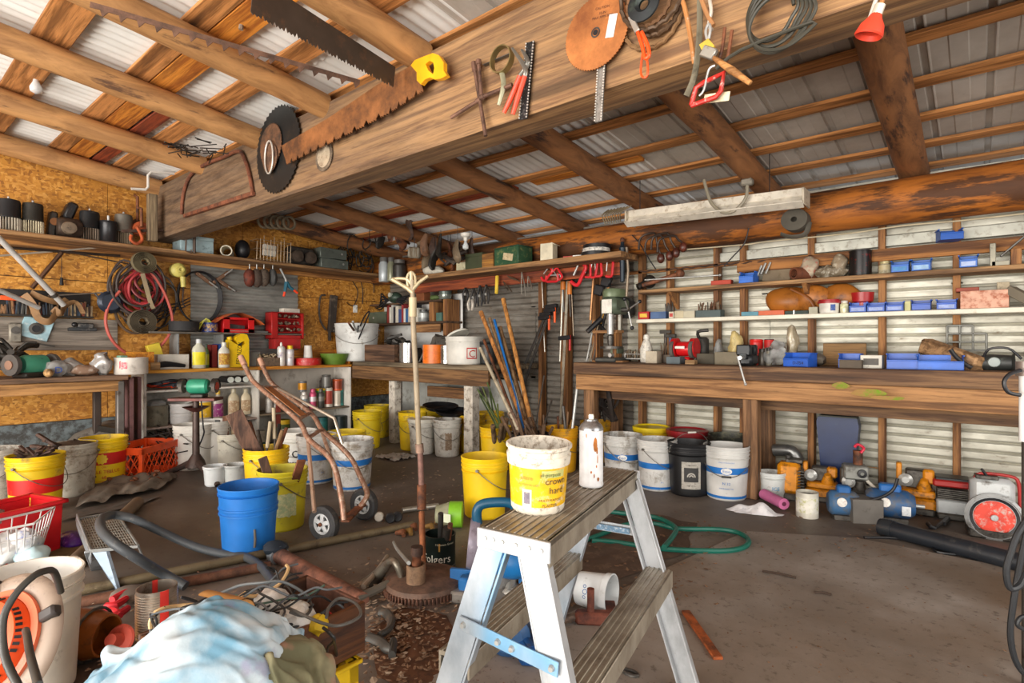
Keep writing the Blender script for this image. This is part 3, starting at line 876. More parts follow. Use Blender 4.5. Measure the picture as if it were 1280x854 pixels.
for i in range(70):
 hh=random.uniform(.06,.13)
 MB().box((XL+.07+random.uniform(-.02,.03),a.y+.1+L*i/70,zb2+.016+hh/2),(.016,random.uniform(.008,.016),hh),(random.uniform(-.1,.1),0,0),bev=.001).build('file',random.choice(cols),T,w=1)
# OSB patch edges / ledges on back wall near the corner: OSB at the back-left
p0,p1=bY(484,300,YB-.02),bY(566,300,YB-.02)
# == buckets
SB=C('#1f6bb5',.4,0,'#c9c4ba',.1)
SR=C('#c01a16',.4,0,'#8c7a1c',.12)
LWH=C('#cfccc4',.45,0,'#75695a',.25)
G_Y='yellow buckets';G_E='white oil pails with blue bands'
# left: two yellow oil pails with a red band
t=pail(45,645,'yellow oil pail with wide red band, heaped with scrap, left edge','#d9b511',R=.15,stripes=(SR,),bands=((.36,.62,1),),hang=2.2,fill=(.95,'#5a4a38'),group='yellow and red oil pails')
a=face_cam(t.location)
text_cyl(t,'TELLUS',.034,.146,.085,a-.55,SR);text_cyl(t,'PRODUIT 20 L',.014,.148,.35,a-.4,INK);text_cyl(t,'CANADA LIMITED',.02,.143,.05,a+.45,SR)
m=MB();rs=random.Random(3)
for i in range(16):
 q=rs.uniform(0,6.28);d=rs.uniform(0,.1)
 m.bar((d*math.cos(q),d*math.sin(q),.34),(d*math.cos(q)+rs.uniform(-.16,.16),d*math.sin(q)+rs.uniform(-.1,.1),.37+rs.uniform(0,.05)),rs.uniform(.01,.04),.012)
m.build('scrap',RSTD,t)
t=pail(130,611,'yellow oil pail with red band and red lettering, beside orange crate','#e0bd12',R=.152,stripes=(SR,),bands=((.48,.72,1),),hang=face_cam(fl(130,611))+4.7,inner='#d3b012',group='yellow and red oil pails')
a=face_cam(t.location)
text_cyl(t,'HUILE TELLUS',.034,.141,.115,a,SR);text_cyl(t,'68',.03,.14,.075,a,SR);text_cyl(t,'OIL',.02,.14,.155,a,SR);text_cyl(t,'CONTENTS 20 L',.014,.139,.05,a,SR)
m=MB();q=a-.1;m.lathe([(0,0),(.03,0)],12)
R_=.1465;m2=MB()
def shell(u,v):
 r=.036*v*(1+.12*math.cos(9*2*PI*u));an=q+r*math.cos(2*PI*u)/R_
 return(R_*math.cos(an),R_*math.sin(an),.222+r*math.sin(2*PI*u))
m2.surf(shell,36,2);m2.build('emblem',C('#f0c91a',.4),t)
pail(92,622,'dull grey-white pail between the two yellow and red pails','#b3aea0',R=.14,hang=1.2,fill=(.97,'#4a3b2c'),damt=.5)
pail(-8,634,'grimy white pail cut off by left photo edge','#bdbab0',R=.15,damt=.5,hang=1)
# white pails in front of the bookcase
pail(241,589,'tall white pail beside the iron roller stand, front one','#d9d6ce',R=.15,hang=2.2,damt=.12,H=.385)
pail(265,584,'tall white pail right behind the roller stand pole','#d5d2ca',R=.15,hang=2.8,damt=.12,H=.395)
pail(287,583,'short white pail holding wooden offcuts, right of roller stand','#d9d4c4',R=.128,H=.28,hang=2.3,damt=.25)
pail(269,609,'small translucent white tub on floor by the stand foot','#c9cdce',R=.082,H=.15,hnd=None,damt=.15,ribs=(.9,),cat='tub',name='plastic_tub')
pail(294,607,'small cloudy white tub behind the blue bucket','#c3c5c2',R=.085,H=.15,hnd=None,damt=.25,ribs=(.9,),cat='tub',name='plastic_tub')
tb=pail(333,631,'yellow bucket filled with hand tools and a brown board','#e2b818',R=.146,H=.365,hang=2,group=G_Y)
tg=pail(353,666,'yellow-green bucket with peeling pale label beside blue bucket','#c8b92a',R=.139,H=.345,hang=2.6,group=G_Y,inner='#b5a82c')
a=face_cam(tg.location);m=MB()
m.surf(lambda u,v:((.1335)*math.cos(a+.45*(u-.35)*2),.1335*math.sin(a+.45*(u-.35)*2),.09+.13*v+.012*noise.noise(V((u*7,v*5,3)))),14,6)
m.build('label',C('#a9b78a',.6,0,'#d8cf9a',.6,30),tg)
pb=fl(311,700);t=pail(311,700,'bright blue bucket nested in a second one, on floor','#1c6fc0',R=.143,H=.35,hang=2.0,hnd=None,damt=.06,dirt='#3d4c5c',inner='#1b68b8',ribs=(.62,.7,.9))
m=MB();a=face_cam(t.location)+.2
m.tube([(.131*math.cos(a),.131*math.sin(a),.15),(.133*math.cos(a+.02),.133*math.sin(a+.02),.1),(.131*math.cos(a),.131*math.sin(a),.06)],.006);m.build('glove_scrap',C('#5f5a52',.9),t)
def esso(px,py,label,hang=2.2,R=.152,n32=False,logo=True,damt=.35,dirt='#7a6d5c',H=.37,lo=.5,grip=False):
 t=pail(px,py,label,'#c9c8c4',R=R,H=H,stripes=(SB,),bands=((lo,lo+.12,1),(.04,.09,1)),hang=hang,group=G_E,damt=damt,dirt=dirt,grip=grip)
 a=face_cam(t.location);zc=(lo+.06)*H;r=R*(.86+.14*(lo+.06))
 if logo:
  m=MB();m.surf(lambda u,v:((r+.001)*math.cos(a+.04*v*math.cos(2*PI*u)/r),(r+.001)*math.sin(a+.04*v*math.cos(2*PI*u)/r),zc+.026*v*math.sin(2*PI*u)),28,3);m.build('oval_blue',SB,t)
  m=MB();m.surf(lambda u,v:((r+.002)*math.cos(a+.036*v*math.cos(2*PI*u)/r),(r+.002)*math.sin(a+.036*v*math.cos(2*PI*u)/r),zc+.022*v*math.sin(2*PI*u)),28,3);m.build('oval_white',C('#e5e4de',.45),t)
  text_cyl(t,'Esso',.028,r+.0022,zc-.009,a,SB)
 if n32:
  text_cyl(t,'N 32',.026,r-.004,zc-.095,a,SB);text_cyl(t,'HYDRAULIC OIL',.013,r-.004,zc-.125,a,SB);text_cyl(t,'HUILE HYDRAULIQUE',.011,r+.003,zc+.055,a,SB)
 else:text_cyl(t,'20 L',.014,r-.006,zc-.12,a+.3,SB)
 return t
esso(396,606,'white pail with blue band behind the hand truck, farther one',damt=.45,logo=False)
esso(440,615,'battered white pail with blue band right of the hand truck',damt=.55,logo=False,hang=1.2,R=.156)
pail(433,600,'yellow bucket hidden behind the battered blue-banded pail','#d9bb1e',group=G_Y)
t=pail(372,598,'white pail with black lettering behind the yellow tool bucket','#d3d1c9',damt=.2)
a=face_cam(t.location);text_cyl(t,'OIL',.08,.145,.17,a+.1,INK);text_cyl(t,'15W-40',.05,.142,.1,a+.1,INK)
# below the corner bench
pail(459,562,'yellow bucket under corner bench beside the bookcase end','#d8bd1d',R=.148,H=.385,hang=1.9,group=G_Y)
pail(472,548,'yellow bucket at the back, behind the first one under corner bench','#d3b61d',group=G_Y,H=.37)
pail(516,564,'yellow bucket just right of the left bench leg','#d8b71a',R=.146,H=.385,group=G_Y)
pail(528,569,'pale capped pail with torn label under corner bench','#c9c5bb',R=.135,H=.34,lid='#c9c5b8',hang=1.7,damt=.4)
t=pail(559,572,'grey pail with scraped brown patch under corner bench','#bdbab2',R=.135,H=.355,hang=1.0,damt=.45)
a=face_cam(t.location);m=MB()
m.surf(lambda u,v:(.128*math.cos(a+.5*(u-.3)),.128*math.sin(a+.5*(u-.3)),.07+.18*v+.02*noise.noise(V((u*5,v*4,8)))),12,6);m.build('scraped_patch',C('#7a6450',.8,0,'#a89a86',.5,30),t)
pail(538,552,'yellow bucket at the back between the pale pails','#d6b81a',group=G_Y)
pail(588,566,'yellow bucket hidden by the right white bench leg','#d9ac17',group=G_Y)
pail(612,562,'yellow bucket at the rear right of the white bench leg','#d8ae1a',group=G_Y)
tsp=pail(620,590,'yellow bucket of green garden stakes by the white bench leg','#e0b716',R=.138,H=.37,group=G_Y,hang=2.4)
pail(606,651,'clean yellow bucket standing alone in front of the corner bench','#e6bf14',R=.147,H=.375,hang=2.0,group=G_Y,damt=.05,inner='#dcb614')
tbk=pail(663,604,'black pail crammed with long handled tools','#1d1d1f',R=.152,hnd=None,dirt='#4d463c')
tor=pail(702,592,'amber yellow pail between black pail and workbench leg','#e0a318',R=.138,H=.375,group=G_Y,hang=1.6)
# below the long bench
pail(752,577,'yellow pail in the shade right behind the workbench leg','#c9981c',group=G_Y,R=.14)
esso(778,606,'blue-banded oil pail right behind the spray can',damt=.5,hang=1.0,grip=True)
esso(821,615,'blue-banded oil pail left of the black pail',damt=.4,logo=False,hang=1.3,R=.145,lo=.44)
t=pail(861,622,'black pail with grey printed label, under the long bench','#141416',R=.148,H=.375,hang=.9,hnd='up',grip='#c9c6bc',dirt='#3f3d3a',damt=.15)
a=face_cam(t.location)+.12;m=MB()
LP=lambda r,u,v,wA,z0,hh:(r*math.cos(a+wA*(u-.5)),r*math.sin(a+wA*(u-.5)),z0+hh*v)
m.surf(lambda u,v:LP(.141,u,v,.95,.06,.19),14,4);m.build('label',C('#a8a399',.6,0,'#6d675c',.4,30),t)
m=MB();m.surf(lambda u,v:LP(.142,u,v,.7,.11,.1),12,4);m.build('label_panel',C('#2c2b2a',.6),t)
m=MB();rr=.1428
for k,(q0,q1)in enumerate(((.008,.016),(.021,.03))):
 m.surf(lambda u,v:(rr*math.cos(a+(q0+(q1-q0)*v)*math.cos(PI*u)/rr),rr*math.sin(a+(q0+(q1-q0)*v)*math.cos(PI*u)/rr),.145+(q0+(q1-q0)*v)*math.sin(PI*u)),18,1)
m.build('emblem',C('#a8a399',.6),t)
text_cyl(t,'LUBRICANTS',.012,.1425,.225,a,INK);text_cyl(t,'NET 18.9 L',.013,.141,.08,a,INK)
t=pail(869,594,'pail with dark red lid, behind the black labelled pail','#8d1f22',R=.158,H=.372,lid='#8d1c22',hnd=None)
pail(814,592,'pail with bright yellow lid behind the blue-banded ones','#d9b81c',R=.148,H=.372,lid='#e6c81d',hnd=None,group=G_Y)
esso(908,627,'cleanest blue-banded oil pail, lettered and beside bench post',n32=True,damt=.12,hang=1.57+face_cam(fl(908,627)),grip='#3a3a3a')
pail(936,594,'dark grimy pail behind the workbench post','#2c2d26',R=.16,dirt='#6d6a52',damt=.4)
t=pail(965,626,'small white tub with faded blue print right of the post','#c9ccc9',R=.088,H=.185,hnd=None,ribs=(.8,.93),taper=.9)
a=face_cam(t.location);text_cyl(t,'ICE',.035,.084,.07,a+.3,C('#2a86b5',.5));text_cyl(t,'4 L',.03,.083,.03,a+.1,C('#2a86b5',.5))
p=away(fl(1009,649),.063)
t=can(p,.064,.155,['#cdc9bb',C('#d8d5c9',.5,0,'#a9a83a',.5,16)],'open paint tin with white and yellow drips near engines','paint tin','paint_tin',kind='open')
MB().lathe([(0,.135),(.058,.135)],20).build('dry_paint',C('#2f2d2a',.6),t)
# == things among the buckets, hand truck, crates, roller stand
# contents of the yellow tool bucket
c0=V(tb.location)
one(MB().bar(c0+V((.02,.05,.03)),at(292,512,3.85)+V((0,0,-.02)),.015,.11,up=(.3,1,.2)),'board',W('#6a4c3c','#4a342a','Z','#33251e',.3),'brown board leaning out of the yellow tool bucket','board')
rs=random.Random(5)
HM=[W('#8a6a45','#5f452c','Z','#3a2a1c',.3),DSTEEL,RST,C('#a89a80',.6),GREASE]
for i,(px,py)in enumerate(((312,527),(342,510),(349,530),(353,538),(322,538),(358,535),(338,527))):
 e=at(px,py,3.95+.05*(i%3));b=c0+V((rs.uniform(-.06,.06),rs.uniform(-.06,.06),.06))
 T=thing('hand_tool',['thin rod at left of yellow tool bucket','white-handled file standing tall in yellow tool bucket','short pry bar in yellow tool bucket','bent rusty rod in yellow tool bucket','flat tongs in front of brown board','dark chisel at right rim of tool bucket','wooden hammer handle in middle of tool bucket'][i],'tool',b,0,'hand tools in the yellow bucket')
 MB().tube([(0,0,0),(e-b)*.55,e-b],.008,n=8).build('shank',HM[i%5],T)
 MB().tube([(e-b)*.62,e-b],.013,n=8).build('handle',HM[(i+2)%5],T)
for i,(px,py,dx)in enumerate(((328,572,-.05),(377,575,.06))):
 c=V(tg.location);e=at(px,py,3.2);b=c+V((dx*.2,0,.05))
 one(MB().bar(b,e,.012,.05,up=(.2,1,0)),'offcut',RST if i else W('#5f4434','#4a3428','Z'),['flat rusty strap inside left of yellow-green bucket','flat bar inside right of the yellow-green bucket'][i],'scrap')
# offcuts in the short white pail
c=V((fl(287,583).x-.1,fl(287,583).y+.08,0))
for i,(px,py,wd)in enumerate(((272,525,.05),(282,520,.06),(292,528,.04))):
 e=at(px,py,5.05)
 one(MB().bar(V((e.x+.0,e.y,.1)),e,.02,wd,up=(1,.3,0)),'offcut',[C('#6d706e',.6,.3,'#3f3a36',.3),W('#7a5038','#553626','Z'),W('#a08a6c','#75624a','Z')][i],['grey offcut in short white pail','brown offcut in the middle of short white pail','pale offcut at right of short white pail'][i],'offcut')
# orange crate
def crate(name,label,loc,rz,w_,d,h,col,nx=9,diag=True,group=None):
 T=thing(name,label,'crate',loc,rz,group);mt=C(col,.45,0,'#5d2f1c',.18);t=.012
 fr=MB()
 for sx in(-1,1):
  for sy in(-1,1):fr.box((sx*(w_/2-.015),sy*(d/2-.015),h/2),(.03,.03,h))
 for z,hh in((h-.028,.056),(.022,.044)):
  for sy in(-1,1):fr.box((0,sy*(d/2-t/2),z),(w_,t,hh))
  for sx in(-1,1):fr.box((sx*(w_/2-t/2),0,z),(t,d,hh))
 for sy in(-1,1):fr.box((0,sy*(d/2+.002),h-.004),(w_+.012,.012,.01))
 for sx in(-1,1):fr.box((sx*(w_/2+.002),0,h-.004),(.012,d+.012,.01))
 fr.build('frame',mt,T)
 z0,z1=.044,h-.056
 for k,(ln,ax,off)in enumerate(((w_,0,-d/2+t/2),(w_,0,d/2-t/2),(d,1,-w_/2+t/2),(d,1,w_/2-t/2))):
  g=MB();n=max(3,int(nx*ln/w_));st_=ln/n;hz=z1-z0
  for i in range(-4,n+4):
   for sg in(-1,1):
    p0=-ln/2+i*st_;p1=p0+sg*hz*.62
    a0,a1,za,zb=p0,p1,z0,z1
    lo,hi=-ln/2+.02,ln/2-.02
    if not diag:a1=a0
    def clip(a0,za,a1,zb,lim,up):
     if(up and a0>lim)or(not up and a0<lim):
      if abs(a1-a0)<1e-9:return None
      f=(lim-a0)/(a1-a0)
      return(lim,za+(zb-za)*f)if 0<=f<=1 else None
     return(a0,za)
    A=clip(a0,za,a1,zb,hi,True);A=A and clip(A[0],A[1],a1,zb,lo,False)
    B=clip(a1,zb,a0,za,hi,True);B=B and clip(B[0],B[1],a0,za,lo,False)
    if not A or not B or abs(A[1]-B[1])<.01:continue
    v=(lambda q:(q[0],off,q[1]))if ax==0 else(lambda q:(off,q[0],q[1]))
    g.bar(v(A),v(B),.006,.008,up=(0,1,0)if ax==0 else(1,0,0),bev=.001)
    if not diag:break
  if g.v:g.build('side_lattice',mt,T)
 fl_=MB()
 for i in range(6):fl_.box((-w_/2+w_*(i+.5)/6,0,.008),(.02,d-.03,.012))
 for i in range(6):fl_.box((0,-d/2+d*(i+.5)/6,.008),(w_-.03,.02,.012))
 fl_.build('base_grid',mt,T)
 return T
# near corner at photo (178,604), right corner (227,592)
k0,k1,k2=fl(179,605),fl(228,588),fl(157,599)
rzc=math.atan2((k1-k0).y,(k1-k0).x)
wc=(k1-k0).length;cc=k0+(k1-k0)*.5+V((-math.sin(rzc),math.cos(rzc),0))*.17
ocr=crate('milk_crate','orange plastic milk crate with diamond lattice, on floor by bookcase',(cc.x,cc.y,0),rzc,max(.3,wc),.32,.275,'#e04d14',8)
# dark scrap pile behind the crate
m=MB();rs=random.Random(8)
for i in range(60):
 p=fl(rs.uniform(195,232),rs.uniform(574,590));p.z=rs.uniform(.05,.32)
 m.bar(p,p+V((rs.uniform(-.12,.12),rs.uniform(-.12,.12),rs.uniform(-.05,.1))),.02,.01)
o=one(m,'scrap_heap',C('#2a2320',.8,.1,'#54402e',.4),'dark tangled scrap heap between orange crate and bookcase','scrap');o['kind']='stuff'
# iron roller stand with bench grinder
pb=fl(245,599);zt=.63
T=thing('pedestal_stand','iron pedestal stand on three feet in front of bookcase','stand',(pb.x,pb.y,0))
IR=C('#4a3c37',.5,.5,'#2c2420',.4)
m=MB();m.lathe([(.03,.12),(.027,.2),(.024,zt),(0,zt)],14);m.lathe([(0,.1),(.075,.1),(.06,.15),(.035,.19),(.03,.2)],16);m.build('post',IR,T)
for px,py in((204,597),(272,609),(236,588)):
 q=fl(px,py)-pb;m=MB();m.tube([(q.x*.12,q.y*.12,.135),(q.x*.5,q.y*.5,.085),(q.x*.92,q.y*.92,.03),(q.x,q.y,.012)],[.03,.024,.02,.022],sm=4,n=8);m.build('foot',IR,T)
m=MB();m.box((0,0,zt+.012),(.36,.16,.024),(0,0,.75));m.lathe([(.1,zt-.05),(.03,zt-.09)],12);m.build('top_plate',C('#5a302a',.5,.4,'#33221c',.4),T)
MB().tube([(.05,.02,zt),(.06,.03,zt-.2),(.04,.04,.35),(-.05,.0,.16)],.006,sm=5).build('power_cord',BLACK,T)
# the grinder
g=thing('bench_grinder','green bench grinder with red-hubbed wheel, on the iron stand','grinder',(pb.x,pb.y,zt+.024),YAW+.1);g.scale=(.78,.78,.78)
GR=C('#2f8a6c',.4,.1,'#2c3a34',.25)
m=MB();m.at((.03,0,.115),(0,PI/2,0));m.lathe([(0,-.1),(.06,-.1),(.075,-.08),(.078,.0),(.075,.08),(.055,.1),(0,.1)],20);m.build('motor_housing',GR,g)
MB().box((.03,0,.02),(.13,.13,.04),bev=.01).build('base',GREASE,g)
for sx in(-1,1):
 m=MB();m.at((.03+sx*.16,0,.115),(0,PI/2,0));m.cyl((0,0,-.015),(0,0,.015),.07,n=24);w_=m.build('grinding_wheel',C('#6a625a',.9,0,'#3f3a35',.4),g)
 m=MB();m.at((.03+sx*.178,0,.115),(0,PI/2,0));m.cyl((0,0,-.004),(0,0,.004),.04,n=16);m.build('hub',C('#b8402c',.5,0,'#5c3a2a',.3),w_)
 m=MB();m.at((.03+sx*.16,0,.115),(0,PI/2,0));m.lathe([(.08,-.022),(.08,.022)],16,arc=(PI*.4,PI*1.5));m.build('guard',GREASE,g,smooth=80)
MB().cyl((-.13,0,.115),(.2,0,.115),.012).build('arbor',STEEL,g)
# hand truck
TB_=C('#96705c',.42,.5,'#c4b2a0',.5,22)
def P3(px,py,f):return at(px,py,f)
def mid(a,b):return(a+b)/2
wl_,wr_=fl(405,679),fl(455,652)
tk=thing('hand_truck','copper-brown tubular hand truck with two grey-hubbed wheels','hand truck',(mid(wl_,wr_).x,mid(wl_,wr_).y,0))
f0=2.9
Lr=[P3(301,446,3.75),P3(312,470,3.66),P3(323,483,3.6),P3(372,525,3.35),P3(385,548,3.25),P3(410,570,3.12),P3(420,590,3.06),P3(427,625,2.98),P3(430,650,2.95)]
Rr=[P3(325,449,4.0),P3(334,470,3.93),P3(345,484,3.86),P3(388,516,3.62),P3(402,537,3.52),P3(424,557,3.42),P3(440,575,3.36),P3(452,600,3.28),P3(459,618,3.22),P3(450,634,3.18)]
for pts in(Lr,Rr):
 m=MB();m.tube(pts,.0155,n=12,sm=5);m.build('rail',TB_,tk,w=1)
 m=MB();m.tube([pts[0],pts[0]*.55+pts[1]*.45],.019,n=12);m.build('hand_grip',C('#b98f78',.5,.2,'#6d4c3c',.4),tk,w=1)
for i,j in((2,2),(3,3),(4,4)):
 MB().bar(Lr[i],Rr[j],.03,.012).build('cross_bar',TB_,tk,w=1)
MB().bar(mid(Lr[2],Rr[2]),mid(Lr[3],Rr[3]),.05,.006).build('plate',C('#b5764a',.5,.4,'#7a4a30',.3),tk,w=1)
for pts,px,py,f in((Lr,393,640,2.85),(Rr,422,600,3.2)):
 m=MB();k=4;m.tube([pts[k]+V((0,0,-.01)),P3(389 if pts is Lr else 411,572 if pts is Lr else 567,f+.1)if 0 else mid(pts[k],P3(px,py,f)),P3(px,py,f)],.011,n=8);m.build('support_strut',C('#b59a86',.4,.6,'#7a4a34',.4),tk,w=1)
MB().tube([Rr[2]+V((0,0,0)),P3(418,523,3.3),P3(428,555,3.28)],.009,n=8).build('stair_strut',C('#b5a898',.4,.6,'#6d5848',.3),tk,w=1)
ax=(wr_-wl_);ax.z=0;axn=ax.normalized()
for q,lab in((wl_,0),(wr_,1)):
 R=.098;d=V((q.x,q.y,0)).normalized()
 c=q+d*.03+V((0,0,R))
 rot=(-d).to_track_quat('Z','Y').to_euler()
 nrm=(axn*-1+V((-.0,-.55,0))).normalized()
 m=MB();m.M=Matrix.Translation(c)@nrm.to_track_quat('Z','Y').to_matrix().to_4x4()
 m.lathe([(R*.58,-.02),(R*.85,-.026),(R*.97,-.018),(R,0),(R*.97,.018),(R*.85,.026),(R*.58,.02),(R*.58,-.02)],32)
 o=m.build('wheel_tyre',C('#3a3a3b',.8,0,'#6a655e',.35),tk,w=1)
 m=MB();m.M=Matrix.Translation(c)@nrm.to_track_quat('Z','Y').to_matrix().to_4x4()
 m.lathe([(0,.024),(R*.16,.024),(R*.18,.016)],20);m.lathe([(R*.46,.012),(R*.5,.02),(R*.6,.02),(R*.6,-.01)],32);m.lathe([(0,-.008),(R*.6,-.008)],20)
 for i in range(5):
  a=2*PI*i/5+.3;m.bar((R*.12*math.cos(a),R*.12*math.sin(a),.014),(R*.55*math.cos(a),R*.55*math.sin(a),.014),.024,.012,up=(0,0,1))
 o2=m.build('hub',C('#c9cbcb',.45,.1,'#7d7870',.3),tk,w=1)
 m=MB();m.M=Matrix.Translation(c)@nrm.to_track_quat('Z','Y').to_matrix().to_4x4();m.cyl((0,0,.02),(0,0,.034),.011,n=6);m.build('axle_nut',RST,tk,w=1)
MB().cyl(wl_+V((0,.02,.1)),wr_+V((0,.02,.1)),.009).build('axle',RST,tk,w=1)
MB().bar(P3(431,652,2.98),P3(449,634,3.18),.05,.014).build('toe_plate',RST,tk,w=1)
# grey canvas and mats on the floor by the yellow pails
def rumple(name,pts,hfun,mat,label,cat,nu=26,nv=10):
 a,b,c,d=[fl(*p)for p in pts]
 m=MB();m.surf(lambda u,v:(lambda q:(q.x,q.y,hfun(u,v)))((a*(1-u)+b*u)*(1-v)+(d*(1-u)+c*u)*v),nu,nv)
 return one(m,name,mat,label,cat,smooth=80)
rumple('canvas',((92,640),(200,615),(222,598),(112,612)),lambda u,v:.012+.05*abs(math.sin(v*5+noise.noise(V((u*3,v,1)))*2))*(1-abs(2*u-1)**4)+.03*noise.noise(V((u*8,v*4,2)))+.015,C('#6d6459',.9,0,'#3f372f',.4),'crumpled grey canvas on the floor before the yellow pails','canvas',34,16)
rumple('rubber_mat',((70,655),(175,634),(200,622),(100,640)),lambda u,v:.006+.01*noise.noise(V((u*4,v*3,5)))+.008,C('#4f4740',.9,0,'#2f2a26',.4),'flat dark mat lying below the crumpled canvas','mat')
m=MB();rs=random.Random(12)
for i in range(40):
 p=fl(rs.uniform(112,200),rs.uniform(598,612));p.z=rs.uniform(.03,.1)
 m.ball(p,(rs.uniform(.01,.03),rs.uniform(.01,.025),rs.uniform(.008,.015)),6,4,(rs.random(),rs.random(),rs.random()*3))
o=one(m,'scrap_bits',RST,'rusty scrap bits heaped on the canvas edge','scrap');o['kind']='stuff'
# scrap under the left bench
for i,(px,py,f,d,lab)in enumerate(((110,565,4.6,(.32,.25,.3),'grey tarpaulin slumped beneath the left bench'),)):
 p=fl(px,590);m=MB();m.ball((p.x-.12,p.y+.2,.18),(.18,.3,.22),20,12);
 m.v=[tuple(V(v)+noise.noise_vector(V(v)*6)*.05)for v in m.v];m.v=[(x,y,max(z,.004))for x,y,z in m.v]
 one(m,'tarpaulin',C('#6d665d',.9,0,'#403830',.4),lab,'tarpaulin',smooth=80)
for i,(px,py)in enumerate(((15,560),(22,545),(30,553))):
 p=fl(px-6,640);q=at(px,py,3.75)
 one(MB().bar((p.x-.1*i,p.y+.25,.37),(q.x,q.y+.1,q.z),.03,.02),'scrap_bar',RSTD,['short black bar behind the left-edge yellow pail','upright black bar behind the left-edge yellow pail','slanting black bracket behind the left-edge yellow pail'][i],'scrap')
# == left wall: bookcase contents
XF=XC-.10
def LB(x0,x1,yt,zb,X=None):return S_(BL,x0,x1,yt,XF if X is None else X,zb)
ZK1=ZK+.015
# top of the bookcase
p,wd,h=LB(240,257,424,ZK1);T=bottle(p,wd,h,[C('#c4c4b2',.3,0,None),C('#e6d81e',.4),'#b9bcbd'],'pale spray bottle with bright yellow label, on bookcase behind grinder',BL)
p,wd,h=LB(254,262,430,ZK1,XF-.1);bottle(p,.05,h,['#5f7d4a','#b9b42a','#3c4a3c'],'thin green bottle half hidden behind the yellow-labelled bottle',BL)
p,wd,h=LB(273,287,428,ZK1);bottle(p,wd,h,['#d3d1c4',C('#a9702a',.5,0,'#e0c04a',.6,40),'#d3d1c4'],'white handled bottle with amber picture label, beside yellow oil jug',BL)
p,wd,h=LB(284,309,417,ZK1,XF-.06)
T=thing('oil_jug','big yellow motor oil jug with black vertical lettering on bookcase','jug',p,BL)
YJ=C('#e8bf12',.35,0,'#8a7018',.08);w2=wd/2
m=MB();m.prism([(-w2,0),(w2,0),(w2,h*.82),(w2*.8,h*.97),(w2*.3,h),(-w2*.25,h*.9),(-w2*.35,h*.8),(-w2*.1,h*.68),(w2*.5,h*.78),(w2*.62,h*.7),(w2*.2,h*.6),(-w2*.5,h*.72),(-w2*.95,h*.82),(-w2,h*.75)],.09);m.build('jug_body',YJ,T)
m=MB();m.at((-w2*.72,0,h*.8),(0,-.25,0));m.lathe([(0,0),(.022,0),(.022,.035),(0,.036)],14);m.build('cap',YJ,T)
text_flat(T,'PENNZOIL',.062,(w2*.2,-.0465,h*.42),(0,-PI/2+.1,0),C('#0c0c0c',.6),sx=.8)
for i,(x0,x1,yt,cap,bd,lab)in enumerate(((347,356,428,None,'#d9d6cf','white spray can with silver nozzle, left of the yellow-capped can'),(358,367,432,'#e6bd1e','#d0cdd0','spray can with yellow cap on orange bookcase edge'))):
 p,wd,h=LB(x0,x1,yt,ZK1);can(p,wd/2,h,[bd,C('#cfc9c4',.4,0,'#8d7a9a',.4)]+([cap]if cap else[]),lab,rz=BL)
p,wd,h=LB(370,400,448,ZK1);can(p,wd/2,h,[RED,C('#b91c1c',.4,0,'#e8d9d0',.25,14),RED],'flat red tin left of the green bowl','tin','flat_tin',kind='tin')
p,wd,h=LB(380,390,432,ZK1+.07,XF-.04);one(MB().cyl(p+V((0,0,-.0)),p+V((0,0,h)),wd/2,wd*.4),'paper_roll',WHITE,'small white roll standing on the flat red tin','roll')
p,wd,h=LB(403,433,442,ZK1);r=wd/2;one(MB().at(p).lathe([(0,0),(r*.75,0),(r,h*.85),(r*1.02,h),(r*.95,h),(r*.7,.012),(0,.012)],28),'bowl',C('#5c7a26',.5,0,'#3c4a1c',.3),'green plastic bowl at the end of the orange bookcase top','bowl')
p,wd,h=LB(322,347,440,ZK1,XF-.05)
T=thing('wire_tray','tray of small brown hardware bits, behind the spray cans','tray',p,BL)
MB().box((0,0,h*.3),(wd,.16,h*.6)).build('tray',C('#6d5a48',.8,0,'#3c3026',.5,30),T)
m=MB();rs=random.Random(6)
for i in range(30):m.box((rs.uniform(-.45,.45)*wd,rs.uniform(-.07,.07),h*.6+rs.uniform(0,.03)),(.04,.012,.012),(rs.random()*3,rs.random(),rs.random()*3),0)
m.build('hardware',C('#a08d70',.5,.3,'#4a3c2e',.5,40),T)
# clutter on the left half of the top
p,wd,h=LB(194,233,443,ZK1,XF-.05);carton(p,wd,.14,h,'#c9c5ba','long white-grey box on bookcase left of the grinder',BL,'white_box',lid=False)
p,wd,h=LB(196,222,446,ZK1,XF+.08);one(MB().tube([p+V((0,-.15,.02)),p+V((0,-.02,.05)),p+V((0,.15,.03))],[.018,.028,.015],sm=4),'hand_drill',BLACK,'black hand tool lying before the long white-grey box','tool')
p,wd,h=LB(186,198,453,ZK1,XF+.06);one(MB().box(p+V((0,0,h/2)),(.1,wd,h)),'wood_block',W('#b08d62','#85643f','Y'),'small pale wooden block at left end of bookcase top','block')
p,wd,h=LB(190,206,425,ZK1+.06,XF-.16);one(MB().at(p,(.3,0,0)).box((0,0,h/2),(.06,wd,h*.7)),'tape_dispenser',C('#d8c13a',.5),'yellow tape dispenser standing behind long white-grey box','tape')
p,wd,h=LB(262,274,410,ZT-.10-.06,XF-.14)
p,wd,h=LB(300,323,440,ZK1,XF-.13);carton(p,wd,.1,h,'#6d6a62','low dark cardboard box behind the yellow oil jug',BL,'dark_box',lid=False)
p,wd,h=LB(338,350,441,ZK1+.05,-6.0);one(MB().box(p+V((0,0,.02)),(.1,wd,.05)),'orange_box',ORNG,'small orange box behind the white spray can','box')
